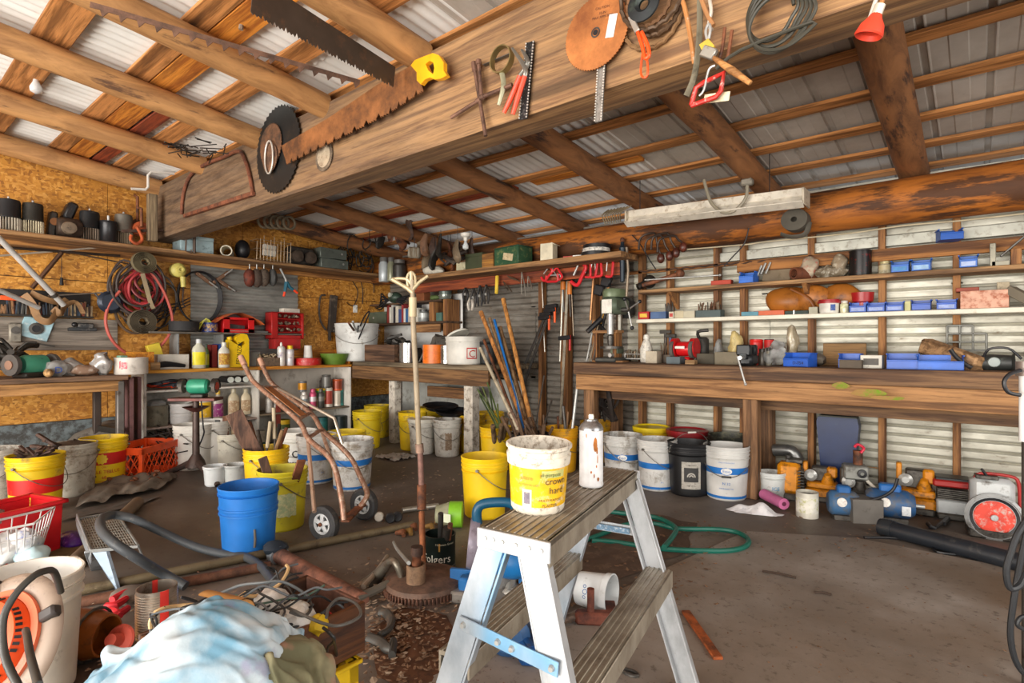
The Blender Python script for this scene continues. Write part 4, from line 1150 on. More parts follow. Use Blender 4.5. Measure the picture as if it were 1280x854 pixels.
# shelves of the bookcase, left bay
q0,wd,h=LB(183,236,475,zk1,XC-.12)
rs=random.Random(9);m=MB();pts=[]
for i in range(60):
 t=i/60;pts.append(q0+V((.09*math.cos(t*31),wd*(.5*math.sin(t*17)*.85),.02+h*.6*abs(math.sin(t*9))*(1-abs(math.sin(t*17))*.4))))
m.tube(pts,.009,sm=4);one(m,'extension_cord',C('#d8431c',.5,0,'#5a2d1c',.15),'tangled orange extension cord on top shelf of bookcase','cord')
m=MB();m.tube([p_+V((.02,.01,.012))for p_ in pts[::3]],.012,sm=3);one(m,'rubber_hose',C('#2a3038',.6),'dark hose tangled in the orange extension cord','hose')
p,wd,h=LB(226,240,476,zk1+.02,XC-.06);one(MB().ball(p+V((0,.0,.03)),(.05,.08,.035),8,5,(.4,.2,0)),'foil_scrap',C('#b5b5b2',.35,.6),'crumpled grey foil at right of the orange cord','foil',smooth=0)
p,wd,h=LB(181,210,503,zk2,XC-.14);T=thing('pot','dull grey enamel pot with foil on top, in bookcase','pot',p)
MB().lathe([(0,0),(wd*.46,0),(wd*.5,.02),(wd*.5,h*.8),(wd*.53,h*.84),(wd*.5,h*.88),(0,h*.86)],24).build('pot_body',C('#827d6c',.6,.2,'#4f4a3f',.5),T)
MB().at((0,0,h*.95),(.1,.2,0)).ball((0,0,0),(.07,.09,.04),8,5).build('foil',C('#b9bcbd',.3,.6),T,smooth=0)
p,wd,h=LB(212,242,504,zk2,XC-.12);T=pail(0,0,'ribbed white tub with a white lid edge sticking out, in bookcase','#dcdad8',R=wd/2,H=h,hnd=None,pos=p,ribs=(.25,.4,.55,.7,.85,.95),cat='tub',name='plastic_tub',taper=.92,damt=.05)
one(MB().at(p+V((.02,.03,h+.005)),(.3,.1,0)).box((0,0,0),(.05,wd*.8,.012)),'white_strip',WHITE,'white strip leaning across the ribbed tub','strip')
for i,(x0,x1,yt,c1,c2,c3,lab)in enumerate(((245,264,484,'#c9c2b4','#e0b220','#e8e4dc','pale jug with yellow and blue label, right of stand post'),(266,279,488,'#b0a79a','#8a2a6d','#c9a23a','jug with purple label and yellow band'),)):
 p,wd,h=LB(x0,x1,yt,zk2,XC-.1);bottle(p,wd,h,[c1,C(c2,.5,0,'#e0d9c4',.35,20),c3],lab,BL,'cleaner_jug',cat='jug')
for i,(x0,x1)in enumerate(((285,299),(301,313))):
 p,wd,h=LB(x0,x1,484,zk2+.03,XC-.12);bottle(p,wd,h*.95,['#cdbfa2',C('#a98a68',.5,0,'#e0d2b0',.5,30),'#bfb49a'],['cream oil bottle with brown label, left of the pair','cream oil bottle with brown label, right of the pair'][i],BL)
for i,x in enumerate((287,296,306)):
 p,wd,h=LB(x-4,x+4,468,zk1+.06,XC-.1)
 T=thing('canister',['white-ended canister lying in bookcase, nearest grinder','white-ended canister lying in bookcase, middle one','white-ended canister lying in bookcase, farthest from grinder'][i],'canister',p,0,'canisters lying in the bookcase')
 m=MB();m.cyl((-.18,0,0),(.02,0,0),.034,n=18);m.build('canister_body',BLACK,T)
 m=MB();m.cyl((.02,0,0),(.03,0,0),.03,n=18);m.build('end_cap',C('#c9cfc6',.5),T)
one(MB().bar(LB(252,252,485,.1)[0]+V((.05,0,zk1-.03-.1)),LB(316,316,480,.1)[0]+V((.05,0,zk1-.03-.1)),.02,.02),'canister_rail',WHITE,'white rail under the three canisters','rail')if 0 else None
# right bay: spray cans
rows=[(332,340,494,'#d8d4cc','#c9c6c0'),(342,350,490,'#cfcac2','#a9a9a4'),(373,383,477,'#6d7076','#c98a1c'),(376,384,490,'#cfc8c0','#8f9aa0'),(387,395,486,'#b9486a','#d8cfd0'),(397,405,486,'#4a4742','#7d7a72'),(400,409,472,'#4a4340','#5a564f')]
labs=['white spray can at far left of the bookcase right bay','white spray can second from left in right bay','tin with amber band stacked above the spray cans','pale spray can with grey band in right bay','spray can with pink top in right bay','dark brown spray can in the right bay','small dark tin behind the stacked cans']
for r_,lab in zip(rows,labs):
 x0,x1,yt,c1,c2=r_;zb=zk3
 if yt in(477,472):zb=bX((x0+x1)/2,489,XF).z
 p,wd,h=LB(x0,x1,yt,zb,XF if yt not in(472,)else XF-.1)
 if yt==477:can(p,wd/2,h,[c1,c2,'#8a8a88'],lab,'tin','tin_can',kind='tin')
 else:can(p,wd/2,h,[c1,c2,c1],lab,rz=BL)
for i,(x0,x1,yt,yb,c,lab)in enumerate(((395,406,486,511,['#e0b41c','#4a8a3a','#e0b41c'],'yellow and green tin in the front can row'),(394,405,500,511,['#cfc2a4','#b59a6a','#c9b98f'],'cream tin with tan band under the yellow tin'),(403,413,469,485,['#55534f','#6d6b66','#7a7873'],'grey tin topping the tallest can stack'),(405,415,485,511,['#d3cdc0','#b04a3c','#cfc9bd'],'white tin with red print below the grey tin'),(416,427,474,488,['#c2552a','#8a3a20','#6d5a50'],'rust-orange tin topping the right stack'),(417,425,489,510,['#d8d2c4','#c9c0b0','#cfc8b8'],'white tin beneath the rust-orange tin'),(424,429,487,508,['#2f7a72','#2a5f5a','#39877d'],'teal spray tin at right end of the can row'))):
 zb=zk3 if yb>505 else bX((x0+x1)/2,yb,XF-.03).z
 if yb==511 and yt==486:zb=bX(400,500,XF).z
 p,wd,h=LB(x0,x1,yt,zb,XF-.03);can(p,max(wd/2,.02),h,c,lab,'tin','tin_can',kind='tin')
p,wd,h=LB(343,350,497,zk3-.1,XF+.02);one(MB().box(p+V((.02,0,.07)),(.03,.045,.26)),'red_post',C('#7a2f22',.7),'narrow red-brown stick before the right bay shelf','stick')
# lower right bay
for i,(x0,x1,yt,c,tx,lab)in enumerate(((345,362,525,['#c9a41e','#4a5a2a','#b59a1e'],None,'yellow-green tin on lowest bookcase shelf'),(418,433,520,['#26302f','#2f3c40','#3a4a4c'],'XOO','dark tin with pale lettering at right of lowest shelf'),(396,409,522,['#1f5a5c','#2a6d6a','#1f4a4c'],None,'teal tin on lowest shelf by the dark lettered tin'))):
 p,wd,h=LB(x0,x1,yt,zk4,XF);t=can(p,wd/2,h,c,lab,'tin','tin_can',kind='tin')
for i,(x0,x1,yt)in enumerate(((316,331,521),(300,316,521))):
 p,wd,h=LB(x0,x1,yt,zk2-.05 if 0 else bX(320,545,XF).z,XF);pail(0,0,['cream tub with teal base behind the tool bucket','second cream tub behind the brown board'][i],'#cdc6b4',R=wd/2,H=h,hnd=None,pos=V((p.x,p.y,zk4 if zk4<p.z else p.z)),ribs=(.7,.9),cat='tub',name='plastic_tub',taper=.92,stripes=(C('#2d6a62',.5),),bands=((.0,.4,1),))
# -- thin shelf: red toolbox etc.
XT=-5.95
p,wd,h=LB(275,313,393,ZT,XT)
T=thing('toolbox','open red metal toolbox with an orange cloth over it, on thin shelf','toolbox',p,BL)
m=MB();t=.006;d=.18
m.box((0,d/2-t,h*.4),(wd,t,h*.8));m.box((0,0,t/2),(wd,d,t))
for sx in(-1,1):m.box((sx*wd/2,0,h*.4),(t,d,h*.8))
m.box((0,-d/2,h*.1),(wd,t,h*.2));m.box((-wd*.4,-d/2,h*.4),(wd*.2,t,h*.8));m.box((wd*.4,-d/2,h*.4),(wd*.2,t,h*.8));m.box((0,-d/2,h*.75),(wd,t,h*.12))
m.build('box_body',C('#c9191c',.35,.1,'#6d1a18',.1),T)
MB().box((0,.02,h*.3),(wd*.55,.1,h*.28),(0,.1,0)).build('tray',C('#4a4543',.6,.3,'#8a8078',.3),T)
MB().cyl((-wd*.3,-d/2-.003,h*.09),(wd*.3,-d/2-.003,h*.09),.004).build('latch',STEEL,T)
T2=thing('rag','orange cloth draped over the red toolbox lid','cloth',p+V((0,0,h*.8)),BL)
m=MB();m.surf(lambda u,v:((u-.5)*wd*1.65,(v-.5)*.24,.05-.09*abs(2*u-1)**1.6*1.3+.012*noise.noise(V((u*6,v*3,1)))),22,8);m.build('cloth',C('#c9622a',.8,0,'#8a4420',.3),T2,smooth=80)
p,wd,h=LB(336,376,391,ZT-.02,XT+.02)
ZC2=bX(355,424,XT).z
T=thing('drawer_cabinet','red small-parts cabinet with open rows of hardware, right of toolbox','cabinet',V((p.x,p.y,ZC2)),BL)
hc=p.z+h-ZC2
CR=C('#a81e1c',.4,.1,'#5a1814',.2)
m=MB();m.box((0,.07,hc/2),(wd,.01,hc));m.box((0,0,hc-.005),(wd,.15,.01));m.box((0,0,.005),(wd,.15,.01))
m.box((-wd/2+.035,0,hc/2),(.07,.15,hc));m.box((wd/2-.012,0,hc/2),(.024,.15,hc))
for k in(1,2,3):m.box((.02,0,hc*k/4),(wd-.08,.14,.008))
m.build('cabinet_body',CR,T);rs=random.Random(2)
for k in range(4):
 m=MB()
 for i in range(14):m.box((.03+rs.uniform(-.36,.36)*wd,rs.uniform(-.06,.0),hc*k/4+.02+rs.uniform(0,.02)),(.03,.02,.015),(rs.random()*3,rs.random(),rs.random()*3),0)
 m.build('hardware',C('#8a7a68',.45,.5,'#c9b9a0',.3,40),T)
p2,w2,h2=LB(352,372,386,ZC2+hc,XT);carton(p2,w2,.1,h2,'#c9c2b5','small pale carton on top of the red cabinet',BL,'small_carton')
p3,w3,h3=LB(340,372,424,ZK1+.08,XT+.02);carton(V((p3.x,p3.y,bX(355,436,XT).z)),w3,.14,h3*.7,'#a81e1c','flat red case under the small-parts cabinet',BL,'red_case','case')
p,wd,h=LB(252,272,404,ZT,XT+.04)
T=can(p,wd/2,h,[C('#1c2f6d',.35),C('#1c2f6d',.4,0,'#d9a83a',.6,22),'#1c2450'],'navy blue tin with yellow picture, left of the red toolbox','tin','round_tin',kind='tin')
p,wd,h=LB(212,248,402,ZT-.0,XT+.07);r=wd/2
m=MB();m.at(p+V((0,0,.0)));m.lathe([(r*.8,0),(r,.01),(r*1.02,h*.9),(r*.99,h),(r*.93,h),(r*.9,.015),(r*.8,0)],32);one(m,'rubber_belt',BLACKR,'black rubber ring lying on left end of thin shelf','ring')
p,wd,h=LB(243,258,388,ZT+.02,XT);m=MB()
for i in range(6):m.tube([p+V((.03*i-.05,-.06,.0)),p+V((.03*i-.06,.02,.06+.01*i)),p+V((.02*i,.1,.02))],.008,sm=4)
one(m,'wire_bundle',C('#b9b82a',.5,0,'#dcdad0',.5,20),'yellow and white wire ends above the black ring','wire')
p,wd,h=LB(314,334,412,ZT,XT+.05);one(MB().box(p+V((0,0,.012)),(.05,wd,.022)),'sharpening_stone',C('#5f5f5c',.7),'grey stone lying right of the red toolbox','stone')
# under the thin shelf
for i,(x0,x1,yt,c,lab)in enumerate(((268,278,423,'#1f4a9a','small blue box under the thin shelf'),(262,270,424,'#8a2a22','small red box under the thin shelf'),(242,254,432,'#7a3038','dark red book behind the yellow-labelled bottle'))):
 p,wd,h=LB(x0,x1,yt,ZK1,-5.95);carton(p,wd,.12,h*.8,c,lab,BL,lid=False)
# hanging on the sheet metal
def hang_tool(px,py,X,rot,parts,name,label,cat):
 p=bX(px,py,X);T=thing(name,label,cat,p,BL)
 T.rotation_euler=(0,rot,BL)
 for nm,mb,mt in parts:mb.build(nm,mt,T)
 return T
for i,(px,py,rt,L_)in enumerate(((256,349,.6,.2),(276,347,-.7,.2),(281,356,.55,.16))):
 hang_tool(px,py,XL+.07,rt,(('jaw',MB().box((0,0,0),(L_,.03,.035),bev=.006),C('#7a5a44',.6,.4,'#c9b9a0',.3,20)),('screw',MB().cyl((L_*.2,-.02,0),(L_*.75,-.02,0),.008),STEEL),('handle',MB().cyl((L_*.72,-.05,0),(L_*.72,.02,0),.006),DSTEEL)),'vise_clamp',['worn iron clamp at upper left of the sheet metal','iron clamp hanging crossed on the sheet metal','short clamp tail below the crossed clamp'][i],'clamp')
p=bX(262,380,XL+.06)
m=MB()
for k in range(4):m.tube([p+V((.01*k,.19*math.sin(2*PI*i/16)*(1+.04*k)-.1,.26*math.cos(2*PI*i/16)+.06))for i in range(16)],.008,closed=True,sm=2)
one(m,'cable_coil',BLACK,'big coil of black cable hung left on the sheet metal','cable')
for i,(x,wd,hh,mt,lab)in enumerate(((312,.07,.2,RUST('#6a2f1f'),'rust-red brush hanging under the high shelf'),(321,.075,.21,C('#4a3a30',.8,0,'#2a221c',.5,40),'dark curly brush right of the rust-red brush'),(330,.075,.2,C('#54463a',.8,0,'#2a221c',.5,40),'dark mop head hanging third on high shelf'),(341,.05,.2,C('#3a3a38',.7),'narrow black brush hanging fourth on high shelf'))):
 pt=bX(x,334,-5.83);T=thing('hanging_brush',lab,'brush',pt,BL)
 m=MB();m.ball((0,0,-hh*.55),(wd*.85,.05,hh*.48),16,10);m.v=[tuple(V(v)+noise.noise_vector(V(v)*60)*.008)for v in m.v];m.build('bristles',mt,T)
 MB().cyl((0,0,-.03),(0,0,.03),.006).build('hook',STEEL,T)
for i,(px,py,c,lab)in enumerate(((356,350,None,''),)):
 pt=bX(358,356,-5.8);T=thing('loppers','blue loppers with orange grips hanging below the high shelf','loppers',pt,BL)
 MB().tube([(-.07,0,.17),(-.01,0,.06),(0,0,.02)],.012,n=8).build('blade',STEEL,T)
 for sx,e in((-1,(-.03,0,-.13)),(1,(.13,0,-.08))):
  e=V(e);MB().tube([(0,0,.03),e*.3,e*.62],[.02,.02,.014],n=8).build('handle',C('#1f5a6d',.5),T)
  MB().tube([e*.6,e],.013,n=8).build('grip',C('#e0441c',.5),T)
# motorless belt + slots etc on right OSB
pt=bX(412,390,XL+.05);m=MB()
m.at(pt+V((0,0,-.02)),(0,0,BL));m.tube([(-.06,0,.22),(-.12,0,.2),(-.14,0,.05),(-.12,0,-.1),(-.05,0,-.2)],.012,sm=5);m.box((.04,0,0),(.09,.04,.45),(0,.08,0));m.box((0,0,-.26),(.03,.03,.14))
one(m,'chainsaw_case',C('#3a322c',.7,0,'#7a6a58',.35),'dark frame saw hanging flat on the OSB right of sheet metal','saw')
for i,(px,y0,y1)in enumerate(((436,345,382),(461,345,366),(447,340,380))):
 a,b=bX(px,y0,XL+.02),bX(px+6,y1,XL+.02);m=MB()
 m.tube([a,(a+b)/2+V((.01,.09*(1 if i==0 else-.02),0)),b,b+V((0,-.1,.03))]if i<1 else[a,(a+b)/2+V((.01,.03,0)),b],.005,sm=6)
 one(m,'cord',BLACK,['looped black cord on the OSB near the corner','short black cord end on the OSB in the corner','long black cord running down the OSB by the corner'][i],'cord')
p=bX(444,386,XL+.012);T=thing('switch_plate','small white switch plate on the OSB in the corner','switch',p,BL)
MB().box((0,0,0),(.06,.012,.1)).build('plate',WHITE,T);MB().box((0,-.008,0),(.012,.012,.025)).build('toggle',WHITE,T)
# -- left bench top
XG=-5.6;ZL0=ZL
p,wd,h=LB(22,52,440,ZL0,XG)
T=thing('bench_grinder','old green bench grinder on the left bench','grinder',p,BL+.5)
m=MB();m.at((.02,0,h*.5),(0,PI/2,0));m.lathe([(0,-.09),(.06,-.09),(.075,-.06),(.075,.08),(.05,.1),(0,.1)],20);m.build('motor_housing',C('#3f8a70',.45,.1,'#33423c',.3),T)
MB().box((0,0,.02),(.16,.14,.04),bev=.01).build('base',GREASE,T)
for sx in(-1,1):
 m=MB();m.at((sx*.15+.02,0,h*.5),(0,PI/2,0));m.cyl((0,0,-.015),(0,0,.015),.08,n=24);w_=m.build('grinding_wheel',C('#4f4a46',.9,0,'#33302c',.4),T)
 m=MB();m.at((sx*.168+.02,0,h*.5),(0,PI/2,0));m.cyl((0,0,-.006),(0,0,.006),.035,n=16);m.build('hub',C('#8a6a58',.6,.3),w_)
m=MB();rs=random.Random(21)
for i in range(26):
 a=bX(rs.uniform(0,24),rs.uniform(436,466),-5.7+rs.uniform(-.1,.1));a.z=max(a.z,ZL0+.03);b=a+V((rs.uniform(-.1,.1),rs.uniform(-.15,.15),rs.uniform(-.02,.1)))
 m.tube([a,(a+b)/2+V((0,0,.03)),b],rs.uniform(.006,.025),sm=2,n=7)
o=one(m,'tool_heap',GREASE,'heap of black tools at the left end of left bench','tools');o['kind']='stuff'
def baggie(p,sx,sy,sz,mat,name,label,cat,parent=None):
 m=MB();m.ball((0,0,sz),(sx,sy,sz),22,14)
 m.v=[tuple(V(v)+noise.noise_vector(V(v)*14+V(p))*min(sx,sz)*.4+noise.noise_vector(V(v)*36+V(p))*min(sx,sz)*.24)for v in m.v];m.v=[(x,y,max(z,0))for x,y,z in m.v]
 T=thing(name,label,cat,p);m.build('bag',mat,T,smooth=60);return T
PLAST=C('#c9c9c6',.15,0,'#8a8580',.3,20,trans=.55)
p,wd,h=LB(62,78,448,ZL0,XG);T=baggie(p,.07,.09,h/2*.9,PLAST,'plastic_bag','clear plastic bag with blue label beside the bench grinder','bag')
text_flat(T,'D',.07,(.085,0,.03),(0,0,PI/2),C('#23489a',.5))
p,wd,h=LB(78,96,446,ZL0,XG-.05);baggie(p,.07,.08,h/2*.9,PLAST,'plastic_bag','clear jar-shaped plastic bag in the middle of left bench','bag')
p,wd,h=LB(98,114,452,ZL0,XG);baggie(p,.07,.1,h/2*.8,C('#8a6d58',.7,0,'#c9c2b8',.4),'parts_pile','brown parts pile in torn plastic on left bench','parts')
p,wd,h=LB(114,142,437,ZL0,XG);baggie(p,.08,wd/2*.8,h/2*.85,C('#b9b6b2',.2,.2,'#6d675f',.3,15,trans=.3),'plastic_bag','large crumpled clear bag left of the white pan','bag')
p,wd,h=LB(54,67,461,ZL0,XG+.1);one(MB().at(p).ball((0,0,h/2),(.05,wd/2,h/2),10,6),'wood_chunk',W('#c9a06a','#9a7446','Y'),'small tan wooden chunk at the left bench edge','wood')
p,wd,h=LB(143,185,447,ZL0,XG+.02);r=wd/2
T=thing('pan','white round pan with red smear at right end of left bench','pan',p)
MB().lathe([(0,0),(r*.97,0),(r,.01),(r,h*.9),(r*1.02,h),(r*.96,h),(r*.95,.012),(0,.012)],32).build('pan_body',C('#c9c2b8',.5,0,'#8f857a',.3),T)
q=-.5;m=MB();m.surf(lambda u,v:((r+.0015)*math.cos(q-.5*u),(r+.0015)*math.sin(q-.5*u),h*(.35+.4*v+.15*noise.noise(V((u*4,v*3,2))))),8,4);m.build('red_smear',C('#c24a5a',.5,0,'#c9c2b8',.6,30),T)
MB().box((-.04,.03,h+.02),(.05,.06,.05),(.2,.1,.4)).build('small_box',C('#7fae96',.5,0,'#d8d4cc',.4),T)if 0 else None
p,wd,h=LB(147,158,436,ZL0+.11,XG);one(MB().at(p).box((0,0,0.025),(.05,wd,.05),(0,0,.3)),'small_box',C('#7fae96',.5,0,'#d8d4cc',.4,30),'tiny green and white box on the white pan rim','box')
p,wd,h=LB(160,190,440,ZL0,XG-.14);carton(p,wd,.12,h,'#c9862a','low orange wooden tray behind the white pan',BL,'wood_tray','tray',lid=False,mat=M_or)
# hung on the grey backer board
p=bX(45,411,XL+.045);T=thing('electrical_box','pale blue square box cover with round hole on grey board','box cover',p,BL);T.rotation_euler=(0,.3,BL)
m=MB();m.box((0,0,0),(.2,.02,.17),bev=.012);m.build('cover_plate',C('#9fc2cc',.5,0,'#d8dcd8',.4,15),T)
m=MB();m.at((0,-.012,0),(PI/2,0,0));m.lathe([(.03,0),(.05,0),(.05,.008),(.03,.01)],20);m.build('rim',DSTEEL,T)
m=MB();m.at((0,-.0125,0),(PI/2,0,0));m.lathe([(0,0),(.03,0)],16);m.build('hole',BLACK,T)
p=bX(19,413,XL+.06);T=thing('pulley','grey cast pulley block hanging left of the blue cover','pulley',p,BL)
m=MB();m.box((0,0,-.02),(.08,.04,.16),bev=.03);m.build('pulley_body',C('#8a8478',.5,.4,'#4f4840',.4),T);MB().at((0,-.02,0),(PI/2,0,0)).cyl((0,0,-.01),(0,0,.015),.03).build('sheave',DSTEEL,T)
p=bX(103,409,XL+.06);T=thing('plane_tool','small black bench plane hanging on the grey board','plane',p,BL)
m=MB();m.box((0,0,-.02),(.2,.05,.03));m.box((.02,-.01,.01),(.12,.04,.05),bev=.015);m.build('plane_body',C('#3a3c3e',.45,.5,'#8a857c',.3),T)
MB().at((-.06,-.02,.02)).ball((0,0,0),.022,10,6).build('knob',BLACK,T)
p=bX(50,430,XL+.05);one(MB().bar(p+V((0,-.12,.02)),p+V((0,.1,-.02)),.012,.012),'rod',DSTEEL,'thin dark rod below the blue box cover','rod')
# poles leaning at the left
a,b=bX(-3,296,-5.6),bX(80,382,-5.75);T=thing('pole','silver pole slanting in front of the OSB, left edge','pole',a)
MB().tube([(0,0,0),b-a],.021,n=14).build('tube',C('#c9c9c6',.3,.4,'#6d675f',.2),T);MB().tube([(b-a)*.82,(b-a)*.86],.026,n=14).build('collar',DSTEEL,T)
a,b=bX(-3,362,-5.5),bX(49,385,-5.6);T=thing('pole','short silver pole low at left edge above the blue cover','pole',a)
MB().tube([(0,0,0),b-a],.017,n=14).build('tube',C('#c9c9c6',.3,.4,'#6d675f',.2),T)
for i,(x0,y0,x1,y1,r,c,lab)in enumerate(((-2,320,130,309,.008,'#b5ada0','thin pale rod crossing below the high shelf'),(0,309,150,320,.012,'#3a2f28','dark rod just under the high shelf'),(40,360,77,316,.018,'#5a4030','dark stick slanting behind the silver pole'),(75,313,160,330,.006,'#4a4038','thin dark wire sloping to the hose coil'),(60,370,128,366,.006,'#8a8278','thin grey rod above the file rack'),(118,366,140,392,.009,'#5a5654','grey bar crossing right end of file rack'))):
 a,b=bX(x0,y0,XL+.1),bX(x1,y1,XL+.1);one(MB().cyl(a,b,r,n=8),'rod',C(c,.45,.5,'#4a4038',.3),lab,'rod')
p=bX(77,350,XL+.04);m=MB();m.tube([p+V((0,0,.28)),p+V((0,0,.02))],.003,n=5);m.lathe([(0,-.05),(.016,-.045),(.01,.02),(0,.02)],10,c=tuple(p));one(m,'pull_chain',BLACK,'thin pull string with black weight on the OSB','string')
a=bX(35,371,XL+.14);b=bX(72,385,XL+.14)
def strapm(pts,wd,name,label,mat):
 m=MB();P=[V(p)for p in pts];m.tube(P,wd,n=8,sm=5,flat=(1,.12));return one(m,name,mat,label,'strap',smooth=60)
TAN=C('#8a6844',.7,0,'#5a4228',.4)
for i,pts in enumerate((((30,368),(40,380),(48,398),(62,402),(72,388)),((38,366),(56,374),(74,378),(84,374)),((66,386),(76,392),(82,382),(95,378),(104,392)))):
 strapm([bX(x,y,XL+.15+.02*(j%2))for j,(x,y)in enumerate(pts)],.03,'leather_strap',['tan leather strap looping over file rack, leftmost','tan leather strap lying flat on top of file rack','tan leather strap curling by the pole tip'][i],TAN)
one(MB().bar(bX(0,372,XL+.12),bX(34,374,XL+.12),.02,.035),'level',ORNG,'orange bar on the file rack at left edge','level')
# hoses: big red and black coil
p=bX(178,355,XL+.12);rs=random.Random(14)
def coil(c,ry,rz_,n,r,mat,label,seed,name='hose',spread=.04,cat='hose'):
 m=MB();rs=random.Random(seed);pts=[]
 for k in range(n):
  o=V((rs.uniform(-spread,spread)*.6,rs.uniform(-spread,spread),rs.uniform(-spread,spread)));s=rs.uniform(.78,1.12)
  for i in range(12):
   a=2*PI*i/12;pts.append(c+o*(1)+V((.02*math.sin(a*2+k),ry*s*math.sin(a),rz_*s*math.cos(a))))
 m.tube(pts,r,sm=3,n=8);return one(m,name,mat,label,cat)
coil(p+V((.0,0,-.06)),.14,.17,5,.0115,C('#a83236',.5,0,'#5a2422',.25),'coil of dark red air hose hanging on the left wall',3)
coil(p+V((.03,-.06,-.05)),.2,.24,4,.0105,C('#3a302c',.6,0,'#6d5a50',.3),'loose coil of brown-black hose around red hose',5)
coil(p+V((-.02,-.02,-.12)),.17,.3,4,.0125,C('#54402f',.7,0,'#2f2620',.4),'brown rubber hose drooping behind the red air hose',21,spread=.07)
coil(p+V((-.04,.06,-.2)),.2,.22,3,.009,C('#2c2622',.6),'black cord tangle low behind the belt rolls',23,'cord',.08,'cord')
coil(p+V((.02,.05,.0)),.12,.13,3,.0105,C('#7a2c30',.5,0,'#4a2020',.3),'inner loops of dark maroon hose in the coil',29)
coil(p+V((.0,.1,-.12)),.15,.25,2,.008,C('#4a4440',.6),'thin dark cable looped right of the red hose',8,'cable',cat='cable')
a=MB();a.tube([bX(x,y,XL+.16)for x,y in((180,330),(196,350),(208,372),(215,395),(214,412),(205,428),(190,440),(170,446),(150,436),(137,420),(132,400),(137,380),(150,364))],.013,sm=5)
one(a,'hose',C('#b8564a',.5,0,'#7a3a30',.25),'single salmon-red hose loop drooping to the bench','hose')
def beltroll(px,py,R,X,label,dk):
 q=bX(px,py,X);T=thing('belt_roll',label,'roll',q,BL);n=0
 m=MB();r0=R*.28;pts=[]
 for i in range(90):
  a=2*PI*i/15;r=r0+(R-r0)*i/90;pts.append((r*math.cos(a),0,r*math.sin(a)*.95))
 m.tube(pts,(R-r0)/6*.48,n=6,flat=(1,1))
 m2=MB();vs=[]
 for i,(x,y,z)in enumerate(pts):m2.v+=[(x,-.035,z),(x,.035,z)]
 m2.f=[(2*i,2*i+1,2*i+3,2*i+2)for i in range(len(pts)-1)];m2.m=[0]*len(m2.f)
 m.v=[(x,y*6,z)for x,y,z in m.v];m.build('coiled_belt',dk,T);return T
beltroll(180,328,.105,XL+.2,'grey-brown canvas belt rolled up, upper roll on hoses',C('#6d6248',.85,0,'#443a2a',.3))
strapm([bX(x,y,XL+.2)for x,y in((178,342),(183,360),(188,378),(192,386))],.02,'belt_tail','loose tail hanging from the upper canvas belt roll',C('#7a6a50',.8))
beltroll(178,402,.12,XL+.2,'wide grey-brown belt roll, lower one by bookcase',C('#5f5442',.85,0,'#3c3226',.3))
# yellow trouble light
q=bX(222,338,XL+.12);T=thing('work_light','pale yellow trouble light hanging right of the hoses','lamp',q,BL)
YW=C('#c2b560',.5,0,'#8a7f44',.3)
m=MB();m.at((0,0,0),(PI/2,0,0));m.lathe([(0,-.06),(.05,-.06),(.068,-.03),(.068,.03),(.05,.05),(.03,.055),(.03,.09),(.018,.09),(0,.06)],24);m.build('reel_head',YW,T)
MB().tube([(.04,-.02,-.06),(.045,-.02,-.16)],[.026,.022],n=12).build('handle',YW,T)
for i in range(4):pass
MB().tube([(.045,-.02,-.16),(.04,-.02,-.3),(.06,-.02,-.36)],.005,sm=4).build('cord',BLACK,T)
m=MB()
for i in range(3):m.tube([bX(x,y+i*4,XL+.14)for x,y in((196,388),(210,382),(225,378),(238,372))],.005,sm=4)
one(m,'wire_bundle',BLACK,'black wires crossing below the yellow trouble light','wire')
q=bX(137,378,XL+.12);T=thing('speaker_cone','dark round hub with blue sheen behind the salmon hose','hub',q,BL);m=MB();m.at((0,0,0),(PI/2,0,0));m.lathe([(0,-.03),(.09,-.02),(.1,.02),(.07,.05),(0,.05)],24);m.build('hub_body',C('#2c3442',.35,.3,'#1a1a1c',.3),T)
# == high shelf on the left wall
XS=-5.88
def LD(x0,x1,yt,X=XS):return S_(BL,x0,x1,yt,X,ZD)
for(x0,x1,yt,lab,col,cg)in((-6,27,249,'large blower motor cut by left edge on the high shelf','#2a2a2c','#b5ad9c'),(27,55,254,'second blower motor from left edge on the high shelf','#34332f','#c9bfa2'),(99,125,264,'shiny black blower motor behind the grey drum motor','#202224','#6d5f50'),(143,166,268,'greyish blower motor beside the rust pulleys','#6a675f','#8a7a64')):
 p,wd,h=LD(x0,x1,yt);motor(p,wd*.5,h,lab,BL,col=col,cage=cg)
p,wd,h=LD(124,147,277,XS+.05);T=thing('drum_motor','low black drum motor with bright rim on the high shelf','motor',p,BL)
MB().lathe([(0,0),(wd*.48,0),(wd*.5,.008),(wd*.47,.014),(wd*.47,h*.9),(wd*.5,h*.93),(wd*.48,h),(0,h)],24).build('motor_drum',C('#2d2d2f',.35,.5,'#6d655a',.2),T);MB().cyl((0,0,h),(0,0,h+.05),.01).build('shaft',STEEL,T)
p,wd,h=LD(70,103,270);T=thing('starter_motor','rusty horizontal starter motor amid the blower motors','motor',p,BL)
m=MB();m.at((0,0,h*.45),(0,PI/2,0));m.lathe([(0,-wd*.5),(h*.4,-wd*.48),(h*.45,-wd*.3),(h*.45,wd*.3),(h*.36,wd*.45),(0,wd*.5)],18);m.build('motor_housing',C('#4a3c32',.55,.3,'#26211e',.5),T)
m=MB();m.at((-wd*.1,-h*.44,h*.4),(PI/2,0,0));m.lathe([(0,0),(h*.28,0),(h*.24,.03),(0,.035)],14);m.build('end_cover',C('#7a6a58',.5,.3,'#3a322c',.4),T)
p,wd,h=LD(77,96,251,XS-.08);T=thing('gearbox','upright black gearbox standing behind the rusty starter motor','gearbox',p,BL)
